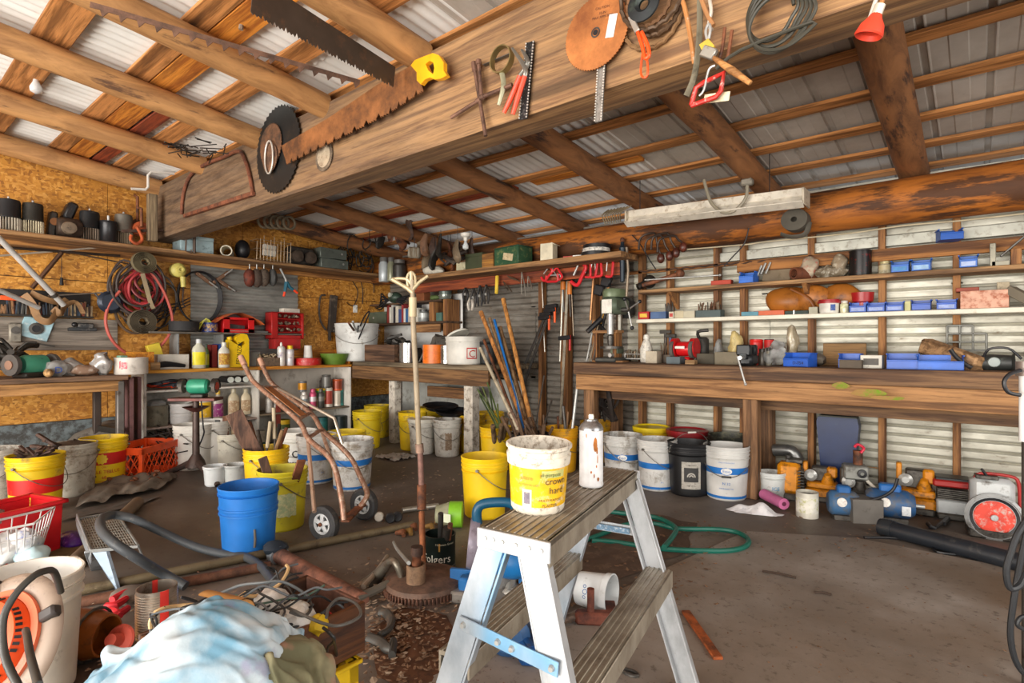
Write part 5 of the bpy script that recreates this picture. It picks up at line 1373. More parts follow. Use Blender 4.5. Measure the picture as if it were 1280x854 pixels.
m=MB();m.at((0,0,h*.72),(0,.35,0));m.box((0,0,0),(wd*.7,.14,h*.45),bev=.02);m.build('housing',BLACK,T);MB().box((-wd*.1,0,h*.3),(wd*.5,.1,h*.6),bev=.02).build('neck',GREASE,T)
p,wd,h=LD(57,72,265,XS-.05);T=thing('carburetor','dark carburetor between blower motor and starter motor','carburetor',p,BL);MB().box((0,0,h*.5),(wd*.7,.1,h),(0,.1,0),bev=.02).build('carburetor_body',GREASE,T);MB().cyl((wd*.1,-.06,h*.6),(wd*.1,.06,h*.6),.03).build('bore',C('#8a5a34',.5,.3),T)
for i,(x0,x1,yt,c)in enumerate(((165,184,264,'#a8502a'),(163,176,250,'#6d4a38'))):
 p,wd,h=LD(x0,x1,yt,XS+.06-.14*i);T=thing('pulley',['orange-rust pulley block next to the beam post','dark rust wire crate piece behind the pulley block'][i],'pulley',p,BL)
 m=MB();m.at((0,0,h*.5),(PI/2,0,0));m.lathe([(0,-.04),(wd*.5,-.04),(wd*.38,0),(wd*.5,.04),(0,.04)],20);m.build('sheave',RUST(c,'#5a2c1c'),T);MB().tube([(0,0,h*.5),(0,-.05,h*.55),(0,-.05,h*1.05),(0,.02,h*1.1)],.012).build('bracket',RST,T)
p,wd,h=LD(160,200,290,XD+.02);q=bX(171,292,XD+.03);T=thing('hook','orange-rust hook hung over the shelf edge above belt roll','hook',q,BL)
MB().tube([(0,0,.06),(.03,0,-.0),(.04,0,-.05),(0,0,-.09),(-.045,0,-.06),(-.04,0,-.02)],.014,sm=5).build('hook_body',RUST('#a8502a','#6a2f1c'),T)
a,b=bX(152,289,XD),bX(204,288,XD);one(MB().bar(a,b,.03,.025),'flat_bar',RSTD,'black flat bar under the beam post','bar')
# right of the beam
p,wd,h=LD(221,262,297);carton(p,wd,.2,h,'#9ab5bb','pale blue tin box on the high shelf below the beam',BL,'tin_box',mat=C('#a8bfc4',.4,.2,'#6d7a7c',.3))
for i,x in enumerate((235,243)):
 a=bX(x,293,XD+.02);m=MB();m.at(a+V((0,0,0)),(0,0,BL));m.tube([(-.02,-.02,.02),(-.02,0,-.16),(.03,0,-.17),(.03,0,-.14)]if i==0 else[(0,0,.05),(0,0,-.18)],.008 if i==0 else .014,n=8)
 one(m,'bar_clamp',C('#5a4a40',.5,.5),['thin wire hook clipped on the high shelf edge','dark bar hanging from the high shelf edge'][i],'clamp')
a,b=bX(270,310,XD-.03),bX(293,309,XD-.25);T=thing('pipe_elbow','short white plastic pipe piece lying on the high shelf','pipe',V((XD-.12,bX(284,310,XD-.12).y,ZD+.055)),BL)
m=MB();m.at((0,0,0),(PI/2,0,-.5));m.lathe([(.045,-.1),(.055,-.1),(.055,.1),(.045,.1),(.045,-.1)],20);m.build('pipe',C('#cfc7b2',.5,0,'#8f8672',.3),T)
p,wd,h=LD(294,312,300);one(MB().at(p).ball((0,0,h/2),(.08,wd/2,h/2),12,8),'engine_part',BLACK,'black engine part right of the white plastic pipe','engine part')
p,wd,h=LD(318,360,300,XD-.06);T=thing('wire_basket','wire basket holding white packets on the high shelf','basket',p,BL)
m=MB()
for i in range(11):m.tube([(-wd/2+wd*i/10,-.06,.0),(-wd/2+wd*i/10,-.07,h*(.8+.3*((i*7)%3)/2))],.0035,n=5)
for z in(.01,h*.5,h*.9):m.tube([(-wd/2,-.065,z),(wd/2,-.065,z),(wd/2,.1,z),(-wd/2,.1,z)],.003,n=5,closed=True)
m.build('wire_frame',C('#a08a70',.5,.5,'#5a4a3c',.4),T);MB().box((-.02,0,h*.5),(wd*.35,.05,h*.5),(0,.05,0)).build('packet',C('#cfcabf',.6),T)
p,wd,h=LD(360,393,308,XD-.08);T=thing('gear_motor','dark gear motor right of wire basket','motor',p,BL)
MB().box((0,.03,h*.5),(wd*.95,.1,h*.9),bev=.02).build('motor_housing',C('#34302c',.6,.2,'#5f564a',.4),T)
for sx in(-.25,.25):
 m=MB();m.at((sx*wd,-.05,h*.42),(PI/2,0,0));m.lathe([(0,0),(h*.32,0),(h*.3,.03),(h*.12,.03),(0,.04)],16);m.build('wheel',C('#55493f',.5,.4,'#2a2622',.4),T)
for i,(x0,x1,y0,y1,lab)in enumerate(((396,430,325,338,'lower grey metal drawer box on the high shelf'),(395,428,312,325,'upper grey metal drawer box, stacked on the lower'))):
 p,wd,h=LD(x0,x1,y0,XD-.1);zz=ZD if i==0 else bX(412,325,XD-.1).z
 p.z=zz;T=thing('metal_box',lab,'box',p,BL);hh=bX(412,y0,XD-.1).z-zz
 MB().box((0,0,hh/2),(wd,.2,hh*.96),bev=.006).build('box_body',C('#5f665f',.5,.3,'#3a3c38',.3),T);MB().cyl((wd*.3,-.105,hh*.55),(wd*.3,-.1,hh*.55),.012).build('latch',STEEL,T)
# pile of coiled tubes under the beam's end and the black tangle in the corner
q=bX(348,262,-5.3);m=MB()
for k in range(5):m.tube([V((-5.35+.03*k,bX(330+6*k,258,-5.35).y+.06*math.sin(2*PI*i/14),2.28+.06*math.cos(2*PI*i/14)))for i in range(14)],.013,closed=True,sm=2)
one(m,'tube_bundle',C('#6a5e4a',.7,0,'#3a3226',.3),'bundle of grey-green hose coils tucked behind the beam','hose')
a,b=bX(282,282,-5.35),bX(322,269,-5.25);one(MB().bar(a,b,.04,.06),'wood_strip',W('#d9a860','#b07c3c','Y'),'pale wooden strip jammed under the beam left end','wood')
rs=random.Random(31);m=MB();c=bX(447,312,-5.9)
for k in range(26):
 o=V((rs.uniform(-.05,.1),rs.uniform(-.2,.2),rs.uniform(-.2,.08)));r=rs.uniform(.05,.14);t0=rs.random()*6
 m.tube([c+o+V((.03*math.sin(3*t0+i),r*.8*math.cos(t0+i*.7),r*math.sin(t0+i*.7)))for i in range(int(rs.uniform(4,9)))],.007,sm=3,n=6)
o=one(m,'cable_tangle',C('#2a241e',.7,0,'#4a3c2c',.4),'black tangle of cables hanging in the corner above the shelf','cables');o['kind']='stuff'
for i,(x0,x1,yt,c)in enumerate(((476,484,322,'#b5bcbf'),(486,492,322,'#8a8a72'),(494,505,325,'#3a3632'))):
 p,wd,h=S_(BW,x0,x1,yt,4.3,ZC);
 can(V((p.x,4.3,ZC)),max(wd/2,.02),max(h,.1),[c,c,'#6d6a66'],['small jar shining white in the upper corner','olive jar beside the white one in upper corner','dark jar right of the olive one in upper corner'][i],'jar','glass_jar',kind='jar')
# -- junk hung below the rafters in the back-left
ropes=[(462,272,'pale wooden block with rounded foot hanging below a rafter',(.11,.05,.22),'#a89a84',4.0),(478,277,'second wooden block hanging right of the pale one',(.14,.05,.26),'#9a8468',4.0),(518,316,'grey wooden shoe tree piece by the rafter in the back',(.15,.07,.12),'#8f8a7c',4.1)]
for px,py,lab,d_,c,y in ropes:
 p=bY(px,py,y);T=thing('wood_block',lab,'block',p,.3);MB().box((0,0,0),d_,(.1,.15,0),bev=.03).build('block',W(c,'#6d5c46','Z'),T)
 MB().tube([(0,0,d_[2]/2),(0,0,zr(y)-.05-p.z)],.004,n=5).build('cord',BLACK,T)
rs=random.Random(17)
HL=['rusty bracket right beside the second wooden block','pale bent buckle hanging highest under back-left roof','brown leather piece right of the highest pale buckle','narrow iron strap at end of the highest row','greasy chunk hung lowest beneath the wooden blocks','small rusty hook piece under the pale bent buckle','tan buckle right of the grey wooden shoe','brown leather flap right of the grey wooden shoe','dark iron strap in the middle of the roof junk','greasy clevis in the middle of the roof junk','rusty link left of the bare bulb, farther one','pale harness ring left of the bare bulb, nearer one','leather end just left of the bare bulb','iron strap hanging right of the bare bulb','greasy knob hanging low over the white paper bundle','rusty shackle low over the high centre shelf','light buckle hanging behind the grey wooden shoe']
for i,(px,py)in enumerate(((488,285),(497,283),(507,288),(513,282),(473,297),(502,299),(524,300),(533,306),(542,312),(551,308),(560,316),(572,314),(580,320),(590,312),(545,325),(563,328),(530,320))):
 y=4.15+rs.uniform(-.1,.15);p=bY(px,py,y);T=thing('hanging_part',HL[i],'hardware',p,rs.uniform(0,3))
 h=rs.uniform(.18,.34);mt=[RST,C('#8a7a64',.5,.5,'#4a3c2c',.4),C('#6d4c34',.7,0,'#3a2a1e',.4),RSTD,GREASE][i%5]
 m=MB();m.tube([(0,0,h/2),(rs.uniform(-.05,.05),.02,h*.1),(rs.uniform(-.06,.06),0,-h*.3),(rs.uniform(-.05,.05),0,-h/2)],[.018,.045,.05,.02],sm=3,n=7,flat=(1,.5));m.build('iron_part',mt,T)
 MB().tube([(0,0,h/2),(0,0,max(h/2+.02,zr(y)-.02-p.z))],.003,n=4).build('wire',BLACK,T)
# bare bulb fittings
def bulb(p,label,drop=.0):
 T=thing('light_bulb',label,'lamp',p)
 MB().lathe([(0,0),(.055,0),(.05,-.03),(.022,-.045),(.02,-.075),(0,-.075)],18).build('lamp_holder',C('#e0dcd2',.4),T)
 MB().lathe([(0,-.07),(.014,-.075),(.017,-.095),(.033,-.13),(.03,-.155),(0,-.172)],18).build('bulb',C('#e8eef2',.15,0,None,.5,9,.35),T)
y=4.1;p=bY(582,292,y);bulb(V((p.x,y,p.z)),'bare bulb in white holder under a back rafter')
MB().cyl((p.x,y,p.z),(p.x,y,zr(y)+.08),.012).build('wire',WHITE,bpy.data.objects.new('x',None))if 0 else None
p=bX(45,82,-4.92);p=at(45,84,3.55);T2=p;bulb(V((p.x,p.y,p.z)),'bare bulb in large white holder on a front rafter, upper left')
# -- centre upper shelf
def CB(x0,x1,yt,dy=.12):return S_(BW,x0,x1,yt,Y4+dy,ZC)
for x0,x1,yt,c,lab in((533,552,334,'#c9c4b5','crumpled white bundle at left end of the high centre shelf'),):
 p,wd,h=CB(x0,x1,yt);m=MB();m.ball(p+V((0,0,h*.55)),(wd*.6,.1,h*.6),14,8);m.v=[tuple(V(v)+noise.noise_vector(V(v)*12)*.03)for v in m.v];m.v=[(x,y,max(z,ZC))for x,y,z in m.v];one(m,'paper_bundle',C(c,.7,0,'#7a7264',.3,20),lab,'bundle')
rs=random.Random(41);m=MB();c=bY(565,326,Y4+.15)
for k in range(24):
 o=V((rs.uniform(-.2,.22),rs.uniform(-.08,.1),rs.uniform(-.06,.1)));m.tube([c+o,c+o+V((rs.uniform(-.15,.15),rs.uniform(-.1,.1),rs.uniform(-.05,.12)))],rs.uniform(.008,.03),n=6)
o=one(m,'junk_heap',C('#3a302a',.7,.1,'#6d5a48',.4),'heap of dark odds and ends on the high centre shelf','scrap');o['kind']='stuff'
for x0,x1,yt,yb,c,lab,lid in((577,588,329,336,'#b9b294','small beige box on the high centre shelf',False),(588,609,318,334,'#3a4028','dark green canvas box on the high centre shelf',True),(609,623,318,333,'#b07a34','wooden cigar box beside the green tin',False)):
 p,wd,h=CB(x0,x1,yt);carton(p,wd,.16,h,c,lab,0,lid=lid,mat=W(c,'#85582a','X')if 'wooden' in lab else None)
p,wd,h=CB(625,658,311);T=thing('tin_case','green metal case with torn cream label on high shelf','case',p,-.1)
MB().box((0,0,h/2),(wd,.2,h),bev=.006).build('case_body',C('#31553a',.5,.1,'#8a8f5a',.35,12),T);MB().box((.03,-.102,h*.45),(wd*.4,.003,h*.4),(0,.2,0)).build('label',C('#cbb892',.6,0,'#8a7448',.4,25),T);MB().box((0,0,h+.004),(wd*1.01,.205,.012)).build('lid',C('#2c4c38',.5,.1),T)
p,wd,h=CB(679,693,305);T=thing('carton','tall cream carton near right end of high shelf','box',p,.15)
MB().box((0,0,h/2),(wd,.1,h)).build('box_body',C('#d9cfb4',.6,0,'#9a8f74',.25),T);m=MB();m.box((wd*.55,0,h-.01),(wd*.4,.1,.006),(0,.5,0));m.build('flap',C('#d9cfb4',.6),T)
p,wd,h=CB(730,760,306);T=thing('wire_spools','stack of black tape rolls at right end of high shelf','tape rolls',p,0)
for k in range(3):
 m=MB();m.lathe([(.04,0),(wd*.5,0),(wd*.5,h*.3),(.04,h*.3)],24,c=(.012*(k-1),0,h*.32*k));m.build('tape_roll',[BLACK,C('#cfcac0',.5,0,'#2a2a2a',.5,20),BLACK][k],T)
for i,(x,c)in enumerate(((706,'#b5483c'),(718,'#d8d4cc'))):
 p,wd,h=CB(x-5,x+6,327,-.0);one(MB().box(p+V((0,.05,.008)),(wd,.03,.014),(0,0,.2)),'scraper',C(c,.5),['flat red strip lying on high shelf edge','flat white strip lying on high shelf edge'][i],'strip')
# hung from the hook board (Y plane just in front of the studs)
YH=Y4+.24
def clampmesh(T,s,col):
 m=MB();m.tube([(-.03*s,0,.06*s),(.03*s,0,.06*s),(.035*s,0,0),(.03*s,0,-.06*s),(-.02*s,0,-.06*s)],.011*s,n=8,sm=3);m.build('clamp_frame',col,T)
 m=MB();m.cyl((-.02*s,0,.09*s),(-.02*s,0,-.02*s),.006*s);m.build('screw',STEEL,T)
 MB().cyl((-.04*s,0,.088*s),(0,0,.088*s),.004*s).build('t_bar',STEEL,T)
RC=C('#c9242c',.4,0,'#5a1a18',.15)
for i,(x,y,s,rt)in enumerate(((683,342,1.1,.8),(690,347,1.1,1.6),(697,343,.9,-.6),(722,342,1.6,.5),(734,338,1.0,0),(741,337,1.1,.2),(747,336,1.1,-.1),(761,336,1.1,.1))):
 p=bY(x,y,YH-.02);T=thing('c_clamp','red C-clamp hanging under high shelf, %s'%['leftmost, tilted','second from left, lying flat','third from left, leaning back','largest one, middle of row','small one right of the largest','third from right end','second from right end','last at right end, alone'][i],'clamp',p,0,'red clamps under the high shelf');T.rotation_euler=(0,rt,0);clampmesh(T,s,RC)
for i,(x,y,h,c,lab)in enumerate(((582,368,.14,'#1c1a1a','black clamp head hanging at left of hook board'),(592,372,.2,'#2a2624','black pliers bunch hanging on hook board'),(600,370,.22,'#1f1d1d','dark spring clamp hanging on the hook board'),(608,368,.2,'#241f1d','second dark spring clamp left of the yellow handle'),(588,380,.14,'#b5aca0','silver ring and pin hanging left on hook board'))):
 p=bY(x,y,YH-.02);T=thing('spring_clamp',lab,'clamp',p);mt=C(c,.45,.3,'#5f564c',.3)
 for sx in(-1,1):MB().tube([(0,0,h*.5),(sx*.035,0,0),(sx*.02,0,-h*.5)],[.012,.016,.01],n=7,sm=3,flat=(1,.6)).build('jaw',mt,T)
 MB().cyl((0,-.015,.0),(0,.015,.0),.014).build('pivot',STEEL,T)
p=bY(621,356,YH-.03);T=thing('level','small yellow handled tool hanging upright on hook board','level',p);MB().box((0,0,0),(.035,.025,.19),(0,.05,0),bev=.01).build('handle',C('#d8b53a',.5,0,'#8a7428',.3),T)
for i,(x0,y0,x1,y1,c)in enumerate(((652,340,657,370,'#9a9488'),(660,345,665,362,'#8a8074'),(629,352,640,365,'#6a5a4a'),(634,345,650,352,'#7a6a58'))):
 a,b=bY(x0,y0,YH-.02),bY(x1,y1,YH-.02);T=thing('divider_compass',['long silver caliper hanging under high shelf','short silver divider right of the long caliper','dark bent wrench under the green case','thin grey pliers right of the yellow handle'][i],'caliper',a)
 MB().tube([(0,0,0),(b-a)*.5+V((.01,0,0)),b-a],.006,n=6).build('leg',C(c,.35,.7),T);MB().tube([(0,0,0),(b-a)*.5+V((-.03,0,0)),b-a+V((-.05,0,.02))],.005,n=6).build('leg',C(c,.35,.7),T)
# F-clamps / bar clamps leaning against the wall
def fclamp(bot,top,headz,label,col=ALU,hc=BLACK,tip=RED):
 bot,top=V(bot),V(top);T=thing('bar_clamp',label,'clamp',bot);u=top-bot
 MB().bar((0,0,0),u,.03,.012,up=(0,1,0)).build('bar',col,T)
 for f in(headz,.98):
  c=u*f;m=MB();m.bar(c+V((-.05,-.02,0)),c+V((.09,-.03,.01)),.05,.04);m.build('jaw',hc,T)
 c=u*headz;MB().cyl(c+V((.08,-.03,.03)),c+V((.08,-.03,-.12)),.012).build('handle',tip,T)
 return T
b=bY(699,530,4.5);t_=bY(710,345,4.58);fclamp((b.x,4.5,.05),t_,.64,'tall grey pipe clamp with red screw standing by the post',C('#a39a88',.5,.3,'#5f564a',.4))
for i,(x0,y0,x1,y1)in enumerate(((648,436,683,392),(655,440,690,382))):
 a,b2=bY(x0,y0+40,4.45),bY(x1,y1,4.58);fclamp(a,b2,.93,['black quick clamp leaning right, front of pair','black quick clamp leaning right, rear of pair'][i],C('#4a4744',.4,.6),BLACK,ORNG)
for i,(x0,y0,x1,y1,r,c,lab)in enumerate(((677,345,679,385,.006,'#b5aca0','thin steel rod hanging on wall behind the quick clamps'),(704,350,700,452,.01,'#b9b4a8','long aluminium straightedge hanging on the wide stud'),(714,352,717,420,.007,'#7a6a58','thin dark rod right of the aluminium straightedge'),(679,400,681,440,.006,'#c9c4b8','thin silver rod hanging low left of wide stud'),(742,345,738,400,.012,'#a8764a','slender wooden handle hung left of drill press'))):
 a,b2=bY(x0,y0,4.58),bY(x1,y1,4.58);one(MB().cyl(a,b2,r,n=8),'rod',C(c,.4,.5,'#5a4c3c',.3),lab,'rod')
for i,(x,y)in enumerate(((704,352),(712,358))):
 a=bY(x,y,4.56);T=thing('screwdriver',['orange handled blade hanging left on the wide stud','orange handled saw hanging right on the wide stud'][i],'tool',a);MB().tube([(0,0,.05),(0,0,-.08)],[.02,.024],n=8,sm=2).build('handle',C('#c9701c',.5),T);MB().cyl((0,0,-.07),(.01,0,-.3),.008).build('blade',DSTEEL,T)
# axe-like hatchets near the drill press
for i,(x,y,lab)in enumerate(((749,363,'black hatchet head hanging left of the drill press'),(758,352,'dark bracket hanging above the hatchet head'))):
 p=bY(x,y,4.55);T=thing('hatchet',lab,'hatchet',p);MB().box((0,0,0),(.1,.05,.1),(0,.3,0),bev=.03).build('head',BLACK,T);MB().cyl((.02,0,.15),(.02,0,-.1),.014).build('handle',M_stud,T)
# == drill press, long bench top, shelves A/B
YW=4.45
def BB(x0,x1,yt,Y=YW):return S_(BW,x0,x1,yt,Y,ztop)
# drill press
q=bY(770,452,4.42);T=thing('drill_press','grey-green bench drill press with spoked feed handle, on long bench','drill press',(q.x,4.40,ztop))
DG=C('#5f6a58',.45,.2,'#33362f',.35)
z=lambda y:bY(770,y,4.40).z-ztop
m=MB();m.box((0,-.03,.02),(.2,.3,.04),bev=.01);m.build('base',C('#4a4a46',.5,.4,'#2c2a26',.3),T)
MB().cyl((0,.08,.03),(0,.08,z(364)),.03,n=18).build('column',C('#8a857a',.3,.8,'#4a4036',.3),T)
m=MB();m.box((0,0,(z(393)+z(372))/2),(.16,.28,z(372)-z(393)),bev=.03);m.build('head',DG,T)
m=MB();m.lathe([(0,z(372)),(.09,z(372)),(.095,z(366)),(.085,z(362)),(0,z(360))],24,sy=1.5);m.build('belt_cover',C('#6d7a5c',.4,.1,'#3c4234',.3),T)
MB().box((0,-.142,(z(392)+z(376))/2),(.1,.004,z(376)-z(393))).build('face_plate',C('#d8d6cc',.4,.1,'#8a8678',.25,20),T)
MB().cyl((0,-.08,z(392)),(0,-.08,z(418)),.028,n=16).build('quill',STEEL,T)
MB().lathe([(.02,z(432)),(.026,z(428)),(.026,z(420)),(0,z(418))],14,c=(0,-.08,0)).build('chuck',DSTEEL,T)
m=MB();m.cyl((.08,-.02,z(388)),(.15,-.02,z(388)),.02)
h_=m.build('feed_hub',DSTEEL,T)
for a in(0.5,2.6,4.7):
 e=V((.15+.03,-.02+.16*math.cos(a),z(388)+.16*math.sin(a)));MB().tube([(.14,-.02,z(388)),e],.007).build('feed_handle',STEEL,h_);MB().ball(e,.018,8,6).build('knob',BLACK,h_)
m=MB();m.cyl((0,-.06,z(436)),(0,-.06,z(433)),.1,n=24);m.build('table',DSTEEL,T);MB().box((0,.04,z(438)),(.07,.12,.06)).build('table_bracket',DG,T)
MB().cyl((0,-.09,z(444)-.0),(0,-.02,z(444)),.018).build('lock_knob',STEEL,T)
m=MB();m.at((0,.2,z(384)));m.box((0,0,0),(.14,.14,.18),bev=.04);m.build('motor',C('#3a3c3c',.5,.3,'#26241f',.3),T)
# wooden stand pieces left of the press
a=bY(740,456,4.3);one(MB().box((bY(763,455,4.3).x,4.3,ztop+.008),(.3,.12,.016)),'board',M_bf,'thin light board under the drill press front edge','board')
p=bY(747,430,4.4);T=thing('drill_rack','small open wooden stand left of drill press','rack',(p.x,4.42,ztop));hh=bY(747,415,4.4).z-ztop
for sx in(-.0,.19):MB().box((sx,0,hh/2),(.03,.12,hh)).build('upright',M_stud,T)
MB().box((.095,0,hh),(.25,.13,.025)).build('top_board',M_bf,T)
for i,(x0,y0,x1,y1,r,mt,lab)in enumerate(((734,415,752,398,.022,BLACK,'black rubber handled tool lying across the wooden stand'),(733,452,743,402,.007,STEEL,'steel rod leaning left of the wooden stand'),(737,452,748,405,.006,C('#8a7a64',.5,.3),'brown rod leaning by the wooden stand'),(741,452,750,412,.006,DSTEEL,'dark rod closest to the wooden stand'))):
 a,b=bY(x0,y0,4.33),bY(x1,y1,4.42);one(MB().cyl(a,b,r,r*1.2),'rod',mt,lab,'rod')
for i,(x,y0,y1)in enumerate(((756,392,420),(760,380,412))):
 a=bY(x,y0,4.55);b=bY(x-8,y1,4.5);T=thing('hatchet',['yellow-handled axe hanging left of the drill press','long black-handled axe hung behind the yellow-handled one'][i],'hatchet',a);MB().tube([(0,0,0),(b-a)],.014).build('handle',[C('#b5862a',.6),BLACK][i],T);MB().box((b-a),(.1,.03,.06),(0,.8,0),bev=.01).build('head',BLACK,T)
# black grinder-like air tool hung from log, wooden-handled hooks
a=bY(778,310,4.32);T=thing('caulking_gun','black barrel tool hanging under the log above drill press','tool',a)
MB().lathe([(0,-.3),(.02,-.29),(.026,-.02),(.03,0),(.018,.02),(.016,.05),(0,.06)],14).build('barrel',C('#1f2a34',.4,.3),T);MB().tube([(.04,0,0),(.055,0,-.2),(.04,0,-.42)],.012).build('lever',C('#8a7a68',.5,.5),T);MB().ball((0,0,.07),.022,8,6).build('knob',RST,T)
rs=random.Random(77)
for k,(x,y)in enumerate(((826,323),(837,320),(845,316),(854,309))):
 p=bY(x,y,4.33);T=thing('brace_tool','wooden knob of a hand brace hung on log, %s of four'%['first','second','third','fourth'][k],'brace',p,0,'hand braces hung on the log')
 MB().ball((0,0,0),(.032,.032,.042),14,9).build('knob',W('#5a2a1c','#3a1a12','Z','#1f100c',.3,.4),T)
 o=bY(815+8*k,295+(k%2)*3,4.3)-p;MB().tube([(0,0,.03),V((0,0,.03))+(o*.4),o+V((.02,0,.02)),o+V((-.1,0,.0)),o+V((-.12,0,-.1))],.009,sm=3).build('crank',C('#3f332c',.45,.6),T)
# bench-top row, left to right
p,wd,h=BB(783,804,436);T=thing('drill_bit_rack','steel rack of drill bits standing right of drill press','rack',p)
m=MB();m.box((0,0,.03),(wd,.08,.012));m.box((0,0,.07),(wd,.08,.006));[m.cyl((sx*wd*.48,sy*.035,0),(sx*wd*.48,sy*.035,.075),.004)for sx in(-1,1)for sy in(-1,1)];m.build('rack_frame',STEEL,T)
for i in range(11):MB().cyl((-wd*.45+wd*.9*i/10,rs.uniform(-.03,.03),.03),(-wd*.45+wd*.9*i/10,rs.uniform(-.03,.03),h*rs.uniform(.75,1.1)),rs.uniform(.004,.008),n=7).build('drill_bit',C('#8a7a66',.35,.7,'#4a3c30',.4),T)
p,wd,h=BB(801,815,417);T=thing('sugar_jug','white speckled jug shaped like a small ghost, by drill bits','bottle',p);r=wd/2
MB().lathe([(0,0),(r*.9,0),(r,.01),(r*.98,h*.5),(r*.6,h*.72),(r*.42,h*.78),(r*.5,h*.84),(r*.42,h*.95),(0,h)],22).build('jug_body',C('#d9d4c8',.5,0,'#5a5248',.35,40),T)
p,wd,h=BB(810,824,439,4.3);carton(p,wd,.09,h,'#b9ad98','small cream cardboard box before the speckled jug',lid=False)
rs=random.Random(51)
p,wd,h=BB(822,840,428);T=thing('bit_box','block stuffed with fine drill bits left of red grinder','rack',p);MB().box((0,0,h*.2),(wd,.08,h*.4)).build('block',C('#6d6052',.7),T)
for i in range(16):x=rs.uniform(-.45,.45)*wd;MB().cyl((x,rs.uniform(-.03,.03),h*.35),(x+rs.uniform(-.01,.01),0,h*rs.uniform(.7,1.05)),.004,n=6).build('drill_bit',C('#9a8c78',.35,.7),T)
for i,(x,y,c,lab)in enumerate(((832,415,'#4a4038','hammer with dark head standing upright behind red grinder'),(838,420,'#3c4a6d','blue handled tool standing left of red grinder'))):
 p,wd,h=BB(x-4,x+4,y,4.55);T=thing('hammer',lab,'hammer',p);MB().cyl((0,0,0),(0,0,h),.014).build('handle',C(c,.5),T);MB().bar((-.05,0,h),(.05,0,h),.03,.03).build('head',GREASE,T)
p,wd,h=BB(842,870,424,4.35);T=thing('bench_grinder','red bench grinder on the long bench under cream shelf','grinder',p)
RD=C('#c9181c',.35,.1,'#5f1614',.12)
m=MB();m.at((0,0,h*.6),(0,PI/2,0));m.lathe([(0,-wd*.28),(h*.28,-wd*.28),(h*.3,-wd*.2),(h*.3,wd*.2),(h*.28,wd*.28),(0,wd*.28)],20);m.build('motor_housing',RD,T)
MB().box((0,0,h*.14),(wd*.6,.12,h*.28),bev=.015).build('base',RD,T);MB().box((0,-.062,h*.12),(wd*.4,.004,h*.16)).build('switch_plate',BLACK,T);MB().box((0,-.1,h*.66),(wd*.42,.01,.02)).build('badge',C('#d8d4cc',.4),T)
for sx in(-1,1):
 m=MB();m.at((sx*wd*.42,0,h*.64),(0,PI/2,0));m.cyl((0,0,-wd*.11),(0,0,wd*.11),h*.4,n=24);m.build('wheel_guard',RD,T);m=MB();m.at((sx*wd*.42,-.03,h*.58),(0,PI/2,0));m.cyl((0,0,-wd*.07),(0,0,wd*.07),h*.36,n=24);m.build('grinding_wheel',C('#55504a',.9),T)
p,wd,h=BB(836,853,446,4.25);carton(p,wd,.1,h,'#5a6468','flat slate-grey box in front of the red grinder',lid=False)
p,wd,h=BB(870,886,413,4.5);T=thing('engine_casting','dark upright engine part right of the red grinder','engine part',p);MB().box((0,0,h*.4),(wd*.8,.1,h*.8),bev=.02).build('casting',C('#3c3a36',.5,.3,'#6d665c',.35),T);MB().tube([(-.02,0,h*.7),(-.03,-.02,h*.95),(.05,0,h)],.014,sm=3).build('lever',GREASE,T)
p,wd,h=BB(874,896,442,4.4);carton(p,wd,.12,h,'#4a4436','low dark olive tray right of the red grinder',lid=False,name='tray',cat='tray')
p,wd,h=BB(858,870,450,4.2);one(MB().box(p+V((0,0,h/2)),(wd,.06,h)),'wood_block',W('#b5926a','#85643f','X'),'small wooden block at bench edge below red grinder','block')
p,wd,h=BB(893,903,424,4.6);baggie(p,wd/2,.05,h/2,PLAST,'plastic_bag','tall clear bag against the stud right of grinder','bag')
p,wd,h=BB(911,927,414,4.5);baggie(p,wd/2,.06,h/2,C('#c9b57a',.4,0,'#8a7850',.4,20),'parts_bag','cream bag of parts standing behind black vise','bag')
p,wd,h=BB(897,926,440,4.35);carton(p,wd,.14,h,'#7a705c','low grey-olive plastic tray beneath the cream bag',lid=False,name='tray',cat='tray')
# vise
p,wd,h=BB(923,945,431,4.12);T=thing('vise','black bench vise with hanging steel handle on bench front','vise',p);VB=C('#232527',.4,.3,'#2f5a58',.25)
m=MB();m.box((0,.03,h*.3),(wd*.8,.16,h*.6),bev=.02);m.box((0,.06,h*.75),(wd*.8,.05,h*.5),bev=.008);m.build('vise_body',VB,T)
m=MB();m.box((0,-.07,h*.75),(wd*.8,.045,h*.5),bev=.008);m.box((0,-.05,h*.45),(wd*.4,.1,h*.25));m.build('moving_jaw',VB,T)
MB().cyl((0,-.16,h*.4),(0,-.05,h*.4),.014).build('screw',STEEL,T);MB().tube([(-.02,-.15,h*.46),(.035,-.155,-.12)],.007).build('handle',STEEL,T);MB().ball((.036,-.155,-.12),.011,8,6).build('knob',STEEL,T)
p,wd,h=BB(937,954,425,4.5);can(p,wd/2,h,[C('#c91f1c',.35,0,'#8a1a18',.1)]*2+['#a81c1a'],'round red tin behind the black vise','tin','round_tin',kind='tin')
p,wd,h=BB(955,968,425,4.5);can(p,wd/2,h,[RED,RED,BLACK],'red tub with black knob right of the red tin','tin','round_tin',kind='tin')
for x0,x1,yt,c,lab in((948,957,436,'#4a443c','brown jar in front of the round red tin'),(957,965,435,'#8a8474','beige jar right of the brown jar')):
 p,wd,h=BB(x0,x1,yt,4.3);can(p,wd/2,h,[c,c,'#3a3632'],lab,'jar','glass_jar',kind='jar')
p,wd,h=BB(955,985,429,4.35);baggie(p,wd*.5,.1,h*.5,PLAST,'plastic_bag','clear plastic sheet behind the left blue parts bin','bag')
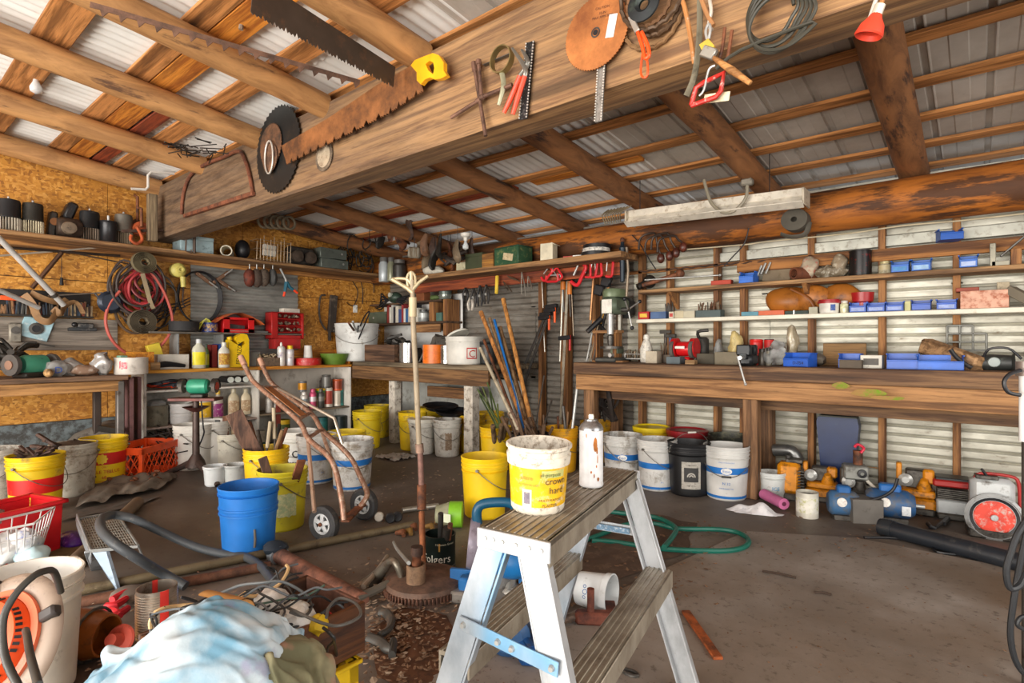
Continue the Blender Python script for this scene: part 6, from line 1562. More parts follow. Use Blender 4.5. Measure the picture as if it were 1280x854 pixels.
p,wd,h=BB(985,996,404,4.5);T=baggie(p,wd*.6,.06,h*.5,C('#a89a80',.3,.1,'#cfc9bc',.4,20),'parts_bag','standing bag with teal band behind the blue bins','bag')
p,wd,h=BB(1008,1032,441,4.35);baggie(p,wd*.5,.08,h*.5,C('#5a5248',.5,0,'#8a8070',.3),'parts_bag','dark bag of bolts right of the left blue bin','bag')
for i,(x0,x1,yt,dpt,rz,lab,tg_)in enumerate(((983,1017,441,.12,-.25,'lettered blue parts bin on bench, leftmost',None),(1050,1076,442,.1,-.05,'small blue bin with white front beside the grey card box','#a8b9dc'),(1109,1148,442,.14,.05,'wide blue bin with open front on the bench',None),(1146,1203,444,.14,.1,'long blue bin at bench front, lying sideways',None))):
 p,wd,h=BB(x0,x1,yt,4.22);T=bin_(p,wd,dpt,h,'#1c56b8' if i!=3 else '#1a5fc4',lab,rz,'blue parts bins on the bench',tg_)
 if i==0:
  text_flat(T,'D-754',h*.3,(wd*.1,-dpt/2-.003,h*.18),(0,0,0),INK)
p,wd,h=BB(1028,1082,429,4.55);one(MB().at(p+V((0,0,0)),(-.1,0,0)).box((0,0,h/2),(wd,.02,h)),'board',W('#85643c','#5f4628','X'),'brown board leaning on wall behind the small bins','board')
p,wd,h=BB(1077,1104,444,4.25);carton(p,wd,.12,h,'#c9c4b8','white card box with dark side between blue bins',lid=False,band='#55504a')
p,wd,h=BB(1050,1078,450,4.14);carton(p,wd,.06,h,'#54483a','flat dark case in front of the small blue bin',lid=False)
# driftwood blocks, drill at right, muffin rack
a,b=bY(1155,432,4.45),bY(1225,458,4.25);T=thing('wood_wedge','split wooden wedge lying behind the long blue bin','wood',V((a+b)/2),0)
c=(a+b)/2;MB().bar(a-c,b-c,.09,.1,bev=.012).build('split_log',W('#a8825a','#7a5a3a','Y','#5a4028',.3),T)
p,wd,h=BB(1228,1268,442,4.3);T=thing('angle_grinder','black power tool lying at right end of the bench','power tool',p)
m=MB();m.at((0,0,h*.45),(0,PI/2,0));m.lathe([(0,-wd*.6),(.04,-wd*.6),(.05,-wd*.3),(.045,wd*.4),(.06,wd*.5),(0,wd*.55)],18);m.build('tool_body',C('#2a2c2a',.5,0,'#4f524c',.3),T)
MB().at((-.02,-.05,h*.5),(PI/2,0,0)).lathe([(0,0),(.03,0),(.026,.012),(0,.014)],16).build('badge',C('#8a9490',.4),T);MB().tube([(-wd*.5,-.02,h*.6),(-wd*.3,-.04,h*1.25),(wd*.3,-.04,h*1.3),(wd*.7,-.03,h*.7)],.007,sm=4).build('cord',BLACK,T)
a=bY(1187,440,4.2);m=MB();m.tube([bY(x,y,4.18)for x,y in((1188,437),(1195,446),(1206,455),(1215,460))],.012,sm=4);one(m,'pry_bar',BLACK,'thin black bar lying across the wooden wedge','bar')
z0,z1=bY(1208,438,4.62).z,bY(1208,407,4.62).z;xa,xb=bY(1184,420,4.62).x,bY(1233,420,4.62).x
T=thing('muffin_rack','grey steel rack of square pockets hanging above the bench','rack',(0,4.62,z0));w3=(xb-xa)/3;h3=(z1-z0)/3;m=MB();
for i in range(4):
 if i<3 or True:m.bar((xa+w3*i,4.6,z0),(xa+w3*i,4.6,z1 if i<3 else z0+2*h3),.012,.05,up=(0,1,0))
for j in range(4):m.bar((xa,4.6,z0+h3*j),(xb if j<3 else xa+2*w3,4.6,z0+h3*j),.05,.012,up=(0,0,1))
m.build('rack_frame',C('#5f5e58',.45,.5,'#3f3a32',.3),T,w=1)
MB().box((xa+w3,4.622,z0+2.5*h3),(2*w3,.008,h3)).build('back_plate',C('#8a8880',.45,.5,'#55503f',.3),T,w=1)
# -- cream shelf row
def WB_(x0,x1,yt,dy=.08):return S_(BW,x0,x1,yt,Y3+dy,ZW)
for i,(x0,x1,yt,c,lab,bd)in enumerate(((801,814,390,'#b01f22','small red box at left end of the cream shelf','#d9b03a'),(816,835,390,'#4a6288','slate blue box beside the small red box',None),(839,845,390,'#cfc6b0','white and red carton on the cream shelf','#b03a34'),(846,857,389,'#b9ad90','beige carton right of white and red carton',None),(857,871,389,'#b5ae98','second beige carton, next to green trays',None))):
 p,wd,h=WB_(x0,x1,yt);carton(p,wd,.1,h,c,lab,lid=False,band=bd)
rs=random.Random(61)
p,wd,h=WB_(828,842,377,.14);T=thing('bit_rack','rack of dark bits standing behind the slate blue box','rack',p)
MB().box((0,0,h*.15),(wd,.06,h*.3)).build('block',GREASE,T)
for i in range(9):x=rs.uniform(-.45,.45)*wd;MB().cyl((x,0,h*.3),(x+rs.uniform(-.01,.01),0,h*rs.uniform(.6,1)),.006,n=6).build('drill_bit',DSTEEL,T)
p,wd,h=WB_(872,903,376);T=thing('tray_of_bits','dark green tray with a fan of drill bits on cream shelf','tray',p);hb=bY(888,388,Y3+.08).z-ZW
MB().box((0,0,hb/2),(wd,.1,hb)).build('tray',C('#3a4a4a',.5,0,'#26302f',.3),T)
for i in range(24):x=rs.uniform(-.48,.48)*wd;MB().cyl((x,rs.uniform(-.04,.04),hb*.8),(x+rs.uniform(-.03,.03),0,hb+(h-hb)*rs.uniform(.5,1.05)),.005,n=6).build('drill_bit',C(rs.choice(('#6d4c38','#8a7a66','#4a443e')),.4,.5),T)
p,wd,h=WB_(929,950,390,.05);carton(p,wd,.1,h,'#5a8a9a','flat teal tin left of the orange toolbox',lid=False,name='flat_tin',cat='tin')
p,wd,h=WB_(944,982,388,.06);carton(p,wd,.1,h*.9,'#c2521f','flat orange box before the leather bag',lid=False,mat=C('#c2521f',.5,0,'#7a3418',.35))
p,wd,h=WB_(983,1012,388,.07);T=carton(p,wd,.1,h*.85,'#2c3a34','dark green flat box with a grey divider',lid=False);MB().box((-wd*.1,-.052,h*.5),(.012,.01,h)).build('divider',STEEL,T)
p,wd,h=WB_(1012,1023,384,.04);carton(p,wd,.06,h,'#a8a490','pale upright box left of the white tub',lid=False)
# leather bag
p,wd,h=WB_(955,1080,357,.16);T=thing('leather_bag','big brown leather bag stuffed between cream and bare shelf','bag',p);m=MB()
for cx,rx in((-.28,.22),(.0,.2),(.26,.2)):m.ball((cx*wd*1.0,0,h*.5),(rx*wd,.09,h*.5),20,12)
m.v=[tuple(V(v)+noise.noise_vector(V(v)*7)*.025)for v in m.v];m.v=[(x,max(-.11,min(.0,y)),max(0,min(z,ZB-ZW-.04)))for x,y,z in m.v]
m.build('bag_body',C('#a0601f',.5,0,'#5a3012',.4,6),T,smooth=80);MB().tube([(-.2*wd,-.1,h*.9),(-.02*wd,-.11,h*.55),(.05*wd,-.1,h*.15)],.012,sm=4,flat=(1,.4)).build('strap',C('#7a4416',.5),T)
p,wd,h=WB_(1023,1050,375,.03);r=wd/2;T=thing('plastic_tub','white tub with red lid on cream shelf beside blue bins','tub',p)
MB().lathe([(0,0),(r*.85,0),(r*.9,.01),(r*.95,h*.75),(0,h*.75)],24).build('tub_body',C('#cfcac0',.45,0,'#8a8a94',.25,20),T);MB().lathe([(r*1.08,h*.72),(r*1.1,h*.85),(r*1.0,h*.87),(r*.98,h),(0,h)],24).build('lid',C('#9a1f24',.4),T)
m=MB();m.surf(lambda u,v:(r*.96*math.cos(-PI/2+.55+.5*(u-.5)),r*.96*math.sin(-PI/2+.55+.5*(u-.5)),h*(.18+.45*v)),6,3);m.build('label',C('#2a4a8a',.5,0,'#cfcac0',.3,40),T)
p,wd,h=WB_(1050,1061,376,.03);can(p,wd/2,h,['#cfc9a8',C('#d8d4b0',.5,0,'#8aa05a',.5,40),'#cfcabf'],'small white and green bottle left of blue bins','bottle','small_bottle',kind='jar')
p,wd,h=WB_(1063,1093,366,.12);r=wd/2;T=thing('red_dish','red plastic dish stacked behind the blue bins','dish',V((p.x,p.y,p.z)));MB().lathe([(0,0),(r*.6,0),(r*.62,h*.5),(r*.9,h*.55),(r,h),(r*.94,h),(r*.6,h*.62),(0,h*.6)],24).build('dish_body',C('#a81c20',.35,0,'#6a1418',.1),T)
tg=['#8f9fc9','#93a0c4','#8fa0cc']
for i,(x0,x1,yt,lab,dk)in enumerate(((1063,1084,378,'blue bin on cream shelf, first of the row from left',0),(1085,1107,378,'blue bin on cream shelf, second of the row',0),(1108,1130,377,'blue bin on cream shelf, third of the row',0),(1140,1164,375,'dark blue bin turned sideways on the cream shelf',1),(1171,1196,374,'blue bin on cream shelf, last of the row by the stud',0))):
 p,wd,h=WB_(x0,x1,yt,.03);bin_(p,wd,.1,h,'#2154b5' if not dk else '#1548a4',lab,0,'blue bins on the cream shelf',None if dk else '#8f9fcc')
p,wd,h=WB_(1131,1139,377,.05);carton(p,wd,.05,h,'#cfc98f','narrow cream box wedged between the blue bins',lid=False)
p,wd,h=WB_(1200,1260,364,.06);T=carton(p,wd,.14,h,'#c99a84','pinkish peeling wooden box at right of cream shelf',lid=False,mat=C('#d0a088',.7,0,'#9a4f30',.55,14));MB().box((-.08,0,h+.012),(wd*.5,.1,.025)).build('lid',C('#8a3a22',.6),T)
p,wd,h=WB_(1246,1262,353,.17);carton(p,wd,.05,h,'#a89a80','grey-tan card standing behind the pinkish box',lid=False)
a,b=bY(1262,362,4.55),bY(1290,385,4.5);one(MB().bar(V((a.x,4.55,a.z)),V((b.x,4.52,ZW+.03)),.12,.05),'cardboard',C('#6d6454',.8),'dark slanting board at right end of cream shelf','board')
# -- bare wooden shelf row
def RB(x0,x1,yt,dy=.08):return S_(BW,x0,x1,yt,Y3+dy,ZB)
for i,(x0,y0,x1,y1,r,mt,lab)in enumerate(((803,357,850,342,.02,RST,'rusty iron tool with knob at left of bare shelf'),(806,350,900,344,.006,STEEL,'long thin steel rod over the bare shelf'),(797,363,812,352,.03,GREASE,'black drill chuck end on the left shelf tip'))):
 a,b=bY(x0,y0,4.52),bY(x1,y1,4.6);a.z=max(a.z,ZB+r);b.z=max(b.z,ZB+r);T=thing('hand_drill',lab,'tool',a);MB().tube([(0,0,0),b-a],r,n=10).build('shank',mt,T);MB().ball(b-a,r*2,10,7).build('knob',mt,T)
a,b=bY(800,340,4.62),bY(960,326,4.64);m=MB();m.tube([a.lerp(b,i/40)+V((0,.006*math.sin(i*1.6),.006*math.cos(i*1.6)))for i in range(41)],.006);one(m,'twisted_rod',RSTD,'long twisted rusty rod above the bare shelf','rod')
p,wd,h=RB(890,915,349,.1);one(MB().box(p+V((0,0,h*.4)),(wd,.06,h*.8)),'red_file',C('#a83a24',.6),'row of small red items at middle of bare shelf','box')
p,wd,h=RB(927,945,340,.06);bin_(p,wd,.12,h,'#1c63c4','single blue bin at left part of the bare shelf',-.05,None,None)
for i,(x0,y0)in enumerate(((946,338),(951,335),(957,334))):
 a=bY(x0,y0+8,4.6);b=bY(x0+6,y0-6,4.62);one(MB().cyl(a,b,.008),'chisel',STEEL,['steel chisel leaning by single blue bin, nearest','steel chisel in the middle of the leaning three','steel chisel farthest right of the leaning three'][i],'chisel')
p,wd,h=RB(955,990,324,.16);T=thing('board','grey-brown board leaning behind the rolled leather','board',p);MB().box((0,0,h/2),(wd,.02,h),(0,.2,0)).build('panel',C('#7a6a54',.8,0,'#55482f',.3),T)
a=bY(993,338,4.52);R=.042;T=thing('leather_roll','rolled brown leather lying on the bare shelf','roll',V((a.x,4.5,ZB+.045)),-.6);m=MB();m.at((0,0,0),(-PI/2,0,0))
m.lathe([(.018,0),(.02,.0),(.021,.16),(.03,.16),(.031,0),(.036,0),(.045,.0),(.047,.18),(.0,.18)],20);m.build('roll',C('#6d3c24',.7,0,'#3f2416',.4),T)
for i,(x0,x1,yt,c,lab)in enumerate(((1000,1022,322,'#a89a84','crumpled cloth bag with red print on bare shelf'),(1018,1060,332,'#6d604c','grey crumpled bag before the black tin'),(1040,1058,318,'#8a7a64','tall crumpled paper left of the black tin'))):
 p,wd,h=RB(x0,x1,yt,.1);baggie(p,wd*.5,.07,h*.5,C(c,.6,0,['#a8382c','#cfc9b8','#cfc6b0'][i],.45,18),'cloth_bag',lab,'bag')
p,wd,h=RB(1061,1090,314,.1);r=wd/2;can(p,r,h,[C('#1d1a1a',.35,.3),C('#1d1a1a',.35,.3,'#a8231c',.35,12),'#3a3632'],'large black and red oil tin on the bare shelf','tin','oil_tin',kind='tin')
p,wd,h=RB(1098,1114,327,.1);can(p,wd/2,h,[C('#c9bfa0',.2,0,'#8a8064',.3,15,.3),C('#c9b98f',.4),'#b5a87a'],'glass jar of pale bits between black tin and blue bins','jar','glass_jar',kind='jar')
for i,(x0,x1,yt,lab,tc)in enumerate(((1115,1137,326,'blue bin on bare shelf, left of the pair','#3f7fb5'),(1140,1164,324,'blue bin on bare shelf, right of the pair','#8fb0d0'),(1199,1222,319,'blue bin with white card on bare shelf by right stud','#a9b9dc'))):
 p,wd,h=RB(x0,x1,yt,.05);bin_(p,wd,.12,h,'#1d5eb5',lab,0,'blue bins on the bare shelf',tc)
p=bY(1187,298,4.6);T=bin_(V((p.x,4.58,1.745)),.12,.12,.075,'#1654ae','blue bin perched alone on the rail above right shelves',.25,None,None)
p,wd,h=RB(1239,1262,304,.06);T=thing('lamp_bracket','grey metal bracket at right end of the bare shelf','bracket',p);m=MB();m.box((-wd*.42,0,h/2),(.03,.06,h));m.box((0,0,.015),(wd,.06,.03));m.build('bracket',C('#8f8a7a',.5,.4,'#5a5444',.3),T);MB().bar((0,-.02,h*.4),(.14,-.02,h*1.4),.025,.012).build('blade',DSTEEL,T)
one(MB().box((bY(1270,318,4.58).x,4.58,ZB+.05),(.05,.08,.1)),'wood_block',M_stud,'brown block right of the grey bracket','block')
# wires on the log
m=MB();m.tube([bY(x,y,4.35)for x,y in((856,312),(930,306),(960,302),(1060,292),(1130,282),(1200,276),(1290,266))],.005,sm=4);one(m,'cable',C('#b5a88c',.5),'pale cable stapled along the wall log','cable')
m=MB();m.tube([bY(x,y,4.34)for x,y in((936,285),(930,305),(915,322),(905,333))],.005,sm=4);one(m,'cable',BLACK,'thin dark cable running down the log to the shelf','cable')
m=MB();m.tube([bY(x,y,4.34)for x,y in((790,294),(800,305),(812,325),(820,337))],.005,sm=4);one(m,'cable',BLACK,'thin dark cable on the log left of the braces','cable')
p=bY(995,276,4.3);T=thing('hose_roll','rolled grey rubber hanging on the log below light fixture','roll',p);m=MB();m.at((0,-.06,.0),(-PI/2,0,0));m.lathe([(.02,0),(.085,0),(.088,.1),(0,.1)],22,sy=.9);m.build('roll',C('#4f4a40',.8),T);MB().tube([(.085,0,-.02),(.06,0,-.1),(-.03,0,-.11),(-.1,0,-.08)],.02,sm=3,flat=(1,.3)).build('tail',C('#4f4a40',.8),T)
# == tools hung on the carrier beam
YP=1.884
def PB(px,py,Y=YP):return bY(px,py,Y)
def disc_saw(px,py,R,mat,label,teeth=36,Y=YP,th=.004,name='circular_blade',depth=.08,hook=True):
 p=PB(px,py,Y);T=thing(name,label,'saw blade',p);poly=[]
 for i in range(teeth):
  a=2*PI*i/teeth;b=2*PI*(i+.75)/teeth
  poly+=[(R*(1-depth)*math.cos(a),R*(1-depth)*math.sin(a)),(R*math.cos(b),R*math.sin(b))]
 MB().prism(poly,th).build('blade_disc',mat,T,smooth=0);return T,p
# crosscut saw with yellow handle
q=[PB(x,y)for x,y in((361,194),(361,207),(366,208))]
T=thing('crosscut_saw','long rusty crosscut saw with yellow handle nailed along beam','saw',PB(450,150))
c=V(T.location);top=[(360,185),(370,179),(420,150),(480,110),(527,84)];bot=[(538,118),(495,145),(435,175),(395,194),(364,209)]
poly=[(PB(x,y)-c)for x,y in top];out=[(v.x,v.z)for v in poly]
n=46;B=[PB(x,y)-c for x,y in bot]
seg=[]
for k in range(len(B)-1):
 for i in range(20):
  t=i/20;v=B[k].lerp(B[k+1],t);seg.append((v.x,v.z))
tl=[]
for i,(x,z)in enumerate(seg):
 if i%5==4:tl.append((x,z+.028))
 else:tl+=[(x-.001,z+.006),(x,z-.004)]
out+=tl
MB().prism(out,.004,(0,-.045,0)).build('saw_blade',RUST('#8a5a34','#5a3c28',.6,.4,6),T,smooth=0)
hp=[(523,86.5),(528,80),(540.5,75),(550.5,71.5),(558,74),(564,83),(564,93),(568,99),(560.6,103),(553,104),(547,101.5),(540.5,104),(535.5,110),(530.5,105),(530.5,95)]
hv=[PB(x,y,YP-.012)-c for x,y in hp]
hole=[(541.5,85),(546.5,81),(551,83),(552.5,90),(551,97.5),(545,93)]
hl=[PB(x,y,YP-.012)-c for x,y in hole]
poly=[(v.x,v.z)for v in hv];hq=[(v.x,v.z)for v in hl]
ring=poly[:1]
def bridge(o,h):
 best=min(((i,j)for i in range(len(o))for j in range(len(h))),key=lambda t:(o[t[0]][0]-h[t[1]][0])**2+(o[t[0]][1]-h[t[1]][1])**2)
 i,j=best;return o[:i+1]+h[j:]+h[:j+1]+o[i:]
def area2(p):return sum(p[i][0]*p[(i+1)%len(p)][1]-p[(i+1)%len(p)][0]*p[i][1]for i in range(len(p)))
if area2(poly)*area2(hq)>0:hq=hq[::-1]
MB().prism(bridge(poly,hq),.024,(0,-.05,0)).build('handle',C('#e8a416',.4,0,'#a8741a',.1),T,smooth=0)
# big dark circular blade + small parts on it
T,p=disc_saw(347,187,.295,C('#2f3030',.4,.6,'#55483c',.3),'huge dark circular saw blade hanging at left of the beam',44,depth=.05)
for dx,dz,R,mt,nm in((-.07,.04,.15,RUST('#6a4a34','#3c3029'),'rusty_disc'),(-.06,-.05,.1,RUST('#7a5a44','#4a362c'),'small_disc')):
 t2,_=disc_saw(347,187,R,mt,{'rusty_disc':'medium rusty saw blade in front of the huge dark blade','small_disc':'small brown saw blade lowest in front of the dark blade'}[nm],40,YP-.012 if R>.12 else YP-.022,depth=.06);t2.location=V((p.x+dx,t2.location.y,p.z+dz))
m=MB();m.at(V((p.x-.05,YP-.035,p.z-.05)));m.tube([(.055*math.cos(2*PI*i/20),0,.11*math.sin(2*PI*i/20))for i in range(20)],.006,closed=True);one(m,'wire_ring',C('#c9c2b8',.4,.4),'pale oval wire ring on the huge dark saw blade','ring')
T,p=disc_saw(405,195,.095,RUST('#7a6a58','#4a3f36'),'pale round saw blade half behind the crosscut saw',40,YP+.008,depth=.08);m=MB();m.at((0,-.003,0),(PI/2,0,0));m.lathe([(0,.001),(.07,.001)],24);m.build('worn_face',C('#b5a68f',.5,.3,'#7a6450',.5,20),T)
# bow saw / ice tong frame at left end
T=thing('bow_saw_frame','rusty arched hoop frame hung at the left end of the beam','frame',PB(228,266))
pts=[PB(x,y)-V(T.location)for x,y in((227,268),(228,250),(232,232),(240,217),(258,205),(278,197),(298,189),(306,200),(312,220),(316,243))]
MB().tube(pts,.014,sm=4).build('hoop',RUST('#7a4a34','#4a3028'),T);MB().bar(PB(231,270)-V(T.location),PB(317,242)-V(T.location),.03,.03,up=(0,1,0)).build('bottom_bar',RUST('#7a4a34','#4a3028'),T)
# white bent rod by the post
p=bX(185,236,-5.66);T=thing('crank_rod','white bent crank rod hooked beside the beam post','rod',p)
MB().tube([bX(x,y,-5.66)-p for x,y in((164,236),(182,237),(185,234),(185,219),(189,215),(203,216),(224,218))],.011,n=8).build('rod',C('#d8d4cc',.45,0,'#8a8070',.2),T)
# lug wrench
p=PB(601,122);T=thing('lug_wrench','rusty four-way lug wrench hanging on the beam','wrench',p);LW=RUST('#6d4f40','#4a352b')
for a,b in(((592,78),(607,170)),((598,75),(602,122)),((601,122),(640,106)),((601,124),(564,147))):
 A,B_=PB(*a,YP-.02)-p,PB(*b,YP-.02)-p;m=MB();m.tube([A,A.lerp(B_,.12),A.lerp(B_,.13),B_],[.013,.013,.009,.009]);m.build('arm',LW,T)
# chainsaw bar + chain, strap wrench, orange pliers
p=PB(660,100);T=thing('chainsaw_bar','black and white chainsaw chain strip hung behind pliers','saw chain',p)
def chain(a,b,w_,T,name,mat1,mat2,nn=26):
 a,b=V(a),V(b);u=b-a;x=V((u.z,0,-u.x)).normalized()*w_
 m=MB();m.add([a-x,a+x,b+x,b-x],[(0,1,2,3)]);m.add([q+V((0,.004,0))for q in(a-x,a+x,b+x,b-x)],[(3,2,1,0)]);m.build(name,mat1,T,smooth=0)
 m=MB()
 for i in range(nn):
  for sx in(-1,1):m.box(a+u*((i+.5)/nn)+x*(sx*.9)+V((0,-.004,0)),(.006,.006,u.length/nn*.6),(0,math.atan2(u.x,u.z),0),.001)
 m.build('teeth',mat2,T)['kind']='stuff'
chain(PB(663,52)-p,PB(654,149)-p,.022,T,'bar_plate',C('#2a2a2b',.4,.5,'#8a8682',.35,40),C('#c9c6c0',.35,.6))
p=PB(745,110);T=thing('chainsaw_bar','grey chain strip hanging under the rusty round blade','saw chain',p);chain(PB(752,82)-p,PB(748,152)-p,.016,T,'bar_plate',C('#8f8a84',.4,.6,'#3c3834',.4,40),C('#d8d4cc',.35,.6),20)
a,b=PB(605,82,YP-.002),PB(640,67,YP-.002);one(MB().bar(a,b,.02,.004,up=(0,0,1)),'saw_strip',DSTEEL,'short dark strip behind the oil filter wrench','strip')
p=PB(631,77);T=thing('filter_wrench','round brass band oil filter wrench on the beam','wrench',p);m=MB();m.at((0,-.02,0),(PI/2,0,0));m.lathe([(.055,-.015),(.06,-.015),(.06,.015),(.055,.015),(.055,-.015)],24);m.build('band',C('#8a7a50',.4,.6,'#4a4030',.3),T);m=MB();m.tube([(.0,-.02,-.055),(.015,-.025,-.12),(-.01,-.03,-.2)],[.012,.012,.008],sm=3,flat=(1,.5));m.build('handle',C('#a8a68a',.4,.5,'#5a563c',.3),T)
def pliers(pts1,pts2,T,gm,jm):
 for P in(pts1,pts2):
  m=MB();m.tube(P[:3],[.006,.011,.01],sm=3,flat=(1,.6));m.build('jaw',jm,T);m=MB();m.tube(P[2:],[.011,.012,.009][:len(P[2:])],sm=3,flat=(1,.7));m.build('grip',gm,T)
p=PB(648,95,YP-.02);T=thing('pliers','slip joint pliers with orange-red grips beside filter wrench','pliers',p);RP=C('#d8401c',.4)
pliers([PB(x,y,YP-.02)-p for x,y in((652,62),(660,78),(650,95),(640,120),(630,141))],[PB(x,y,YP-.03)-p for x,y in((640,60),(656,84),(656,95),(648,120),(641,143))],T,RP,C('#9a9890',.35,.8))
# big rusty blade
T,p=disc_saw(745,41,.142,RUST('#b0703f','#8a5330',.5,.5,5),'rusty circular saw blade with white paper label on beam',72,YP-.012,depth=.035)
m=MB();m.at((0,-.003,0),(PI/2,0,0));m.lathe([(.014,.001),(.02,.001)],16);m.build('arbor_ring',DSTEEL,T);m=MB();m.at((0,-.0035,0),(PI/2,0,0));m.lathe([(0,.001),(.011,.001)],12);m.build('arbor_hole',BLACK,T)
MB().box((.07,-.004,-.0),(.036,.002,.085),(0,.22,0)).build('paper_label',C('#d9d4cf',.6,0,'#a89a90',.25,20),T)
for k,(s_,z)in enumerate((('CAUTION',.08),('10 IN',.06),('MAX RPM 5000',.045))):text_flat(T,s_,.014,(.03,-.004,z),(0,.15,0),C('#5a3422',.6))
# coil of rope-like chain, disc and orange clamp
p=PB(815,18);T=thing('chain_coil','coil of dark rope and chain hanging at top of the beam','chain',p)
for k,(r,mt)in enumerate(((.115,C('#7a5a38',.8,0,'#4a3420',.3)),(.1,C('#5a4430',.6,.3,'#3a2c20',.4)),(.085,C('#6d4c30',.8)),(.125,C('#54402e',.6,.3)))):
 m=MB();m.tube([(r*math.cos(2*PI*i/60)+.02*(k%2),-.012*k+.004*math.sin(i*2.1),r*1.05*math.sin(2*PI*i/60)+.02*k+.003*math.cos(i*2.1))for i in range(60)],.008,closed=True,n=6);m.build('loop',mt,T)
p=PB(806,7,YP-.05);T=thing('grinding_disc','black grinding disc hanging before the rope coil','disc',p);m=MB();m.at((0,0,0),(PI/2,0,0));m.lathe([(.018,0),(.05,0),(.062,.01),(.06,.016),(.03,.02),(.018,.01)],28);m.build('disc',C('#24282a',.45,.3,'#3c463f',.4),T)
p=PB(801,48,YP-.06);T=thing('locking_pliers','chain pliers with bright orange handle below black disc','pliers',p);OC=C('#e84e1c',.35)
MB().bar(PB(788,20,YP-.06)-p,PB(797,40,YP-.06)-p,.02,.012,up=(0,1,0)).build('jaw',C('#c9c6be',.3,.8),T);MB().tube([PB(x,y,YP-.065)-p for x,y in((797,40),(803,58),(806,72),(811,70),(810,58),(802,40))],.007,sm=4).build('grip',OC,T);MB().tube([PB(x,y,YP-.06)-p for x,y in((803,68),(801,88),(803,96),(808,96),(810,88),(808,68))],.004,sm=4).build('loop_handle',OC,T)
# right group: strips, hacksaw, pull saw, wooden handled file
for i,(pts,r,mt,lab)in enumerate(((((852,0),(856,10),(862,40),(868,80)),.008,C('#b57a44',.6,0,'#d8cfc0',.3),'thin orange-brown rod with white end on the beam'),(((875,0),(874,50),(868,95),(858,120)),.011,C('#6d6654',.6,.2,'#4a4436',.4),'long curved grey band hanging off the beam'),(((877,0),(885,20),(892,32)),.008,C('#a8764a',.6),'short brown stick over the hacksaw group'),(((906,35),(903,60),(899,75)),.006,RST,'thin bent rusty rod left in the hook pair'),(((915,38),(911,65),(908,78)),.006,RST,'thin bent rusty rod right in the hook pair'),(((887,0),(889,15),(886,30),(890,38)),.006,C('#c9c2b5',.4,.4),'pale wire hook above the hacksaw group'))):
 P=[PB(x,y,YP-.03)for x,y in pts];m=MB();m.tube(P,r,sm=4,flat=(1,.5)if i==1 else None);one(m,'rod',mt,lab,'rod')
p=PB(886,75,YP-.05);T=thing('hacksaw','red framed hacksaw hanging lowest from the beam','hacksaw',p)
MB().tube([PB(x,y,YP-.05)-p for x,y in((864,132),(870,110),(880,103),(905,91),(901,114),(895,121),(864,132))],.0085,n=8).build('frame',C('#b5281f',.4,0,'#e0cfc0',.3,30),T)
MB().bar(PB(880,124,YP-.03)-p,PB(912,120,YP-.03)-p,.003,.03,up=(0,0,1)).build('plate',C('#cfc6a8',.5,0,'#9a8f70',.3),T);MB().tube([PB(x,y,YP-.055)-p for x,y in((874,120),(880,112),(885,90),(889,84),(894,82))],.004,sm=3).build('wire',STEEL,T)
p=PB(886,68,YP-.06);T=thing('tube_cutter','silver tube cutter with tapered wooden handle below the hook','cutter',p)
MB().tube([(0,0,0),PB(915,88,YP-.06)-p,PB(938,104,YP-.06)-p],[.006,.012,.008],n=10).build('handle',W('#b8824a','#8a5a2c','X','#6a4420',.2),T)
MB().box((0,0,.005),(.05,.02,.035),(0,.6,0)).build('cutter_head',C('#b5b2a8',.35,.7,'#5a5648',.3),T)
m=MB();m.prism([(-.03,.04),(.0,.05),(.02,.02),(.01,-.0),(-.02,.015)],.012);m.build('yellow_jaw',C('#c9a43a',.5,.2),T);MB().tube([(0,0,.05),(.005,0,.08),(.0,0,.1),(-.01,0,.08),(-.005,0,.05)],.005,sm=3).build('hook',STEEL,T)
# cable coil top right
p=PB(966,22);m=MB();rs=random.Random(88);pts=[]
for k in range(6):
 for i in range(14):a=2*PI*i/14;pts.append(p+V((.085*math.cos(a)*(.8+.06*k)+.008*k,-.03-.006*k,.1*math.sin(a)*(.85+.05*((k*3)%5))-.01*k)))
pts+=[p+V((-.08,-.06,-.1)),p+V((-.16,-.05,-.13))]
m.tube(pts,.0058,sm=3,n=7);one(m,'cable_coil',C('#3a382f',.5),'dark cable coil hanging at top right of the beam','cable')
for i,(x,y)in enumerate(((1098,5),(1105,4))):
 a,b=PB(x,y-14,1.8),PB(x-12 if i==0 else x-8,y+22,1.8);one(MB().tube([a,b],.006),'rod',[C('#cfcac0',.4,.4),C('#a8703c',.6)][i],['white rod above the red rubber cup','orange-brown rod above the red rubber cup'][i],'rod')
p=PB(1088,38,1.8);T=thing('plunger_cup','red rubber plunger cup hanging from the beam at right','plunger',p,0);m=MB();m.at((0,0,0),(0,.35,0));m.lathe([(.012,.045),(.018,.03),(.03,.012),(.036,-.012),(.033,-.016),(.026,-.004),(0,.005)],24);m.build('cup',C('#e0432c',.45),T);m=MB();m.at((0,0,0),(0,.35,0));m.lathe([(0,.04),(.014,.04),(.014,.065),(0,.066)],12);m.build('ferrule',C('#d0c8b8',.4,.3),T)
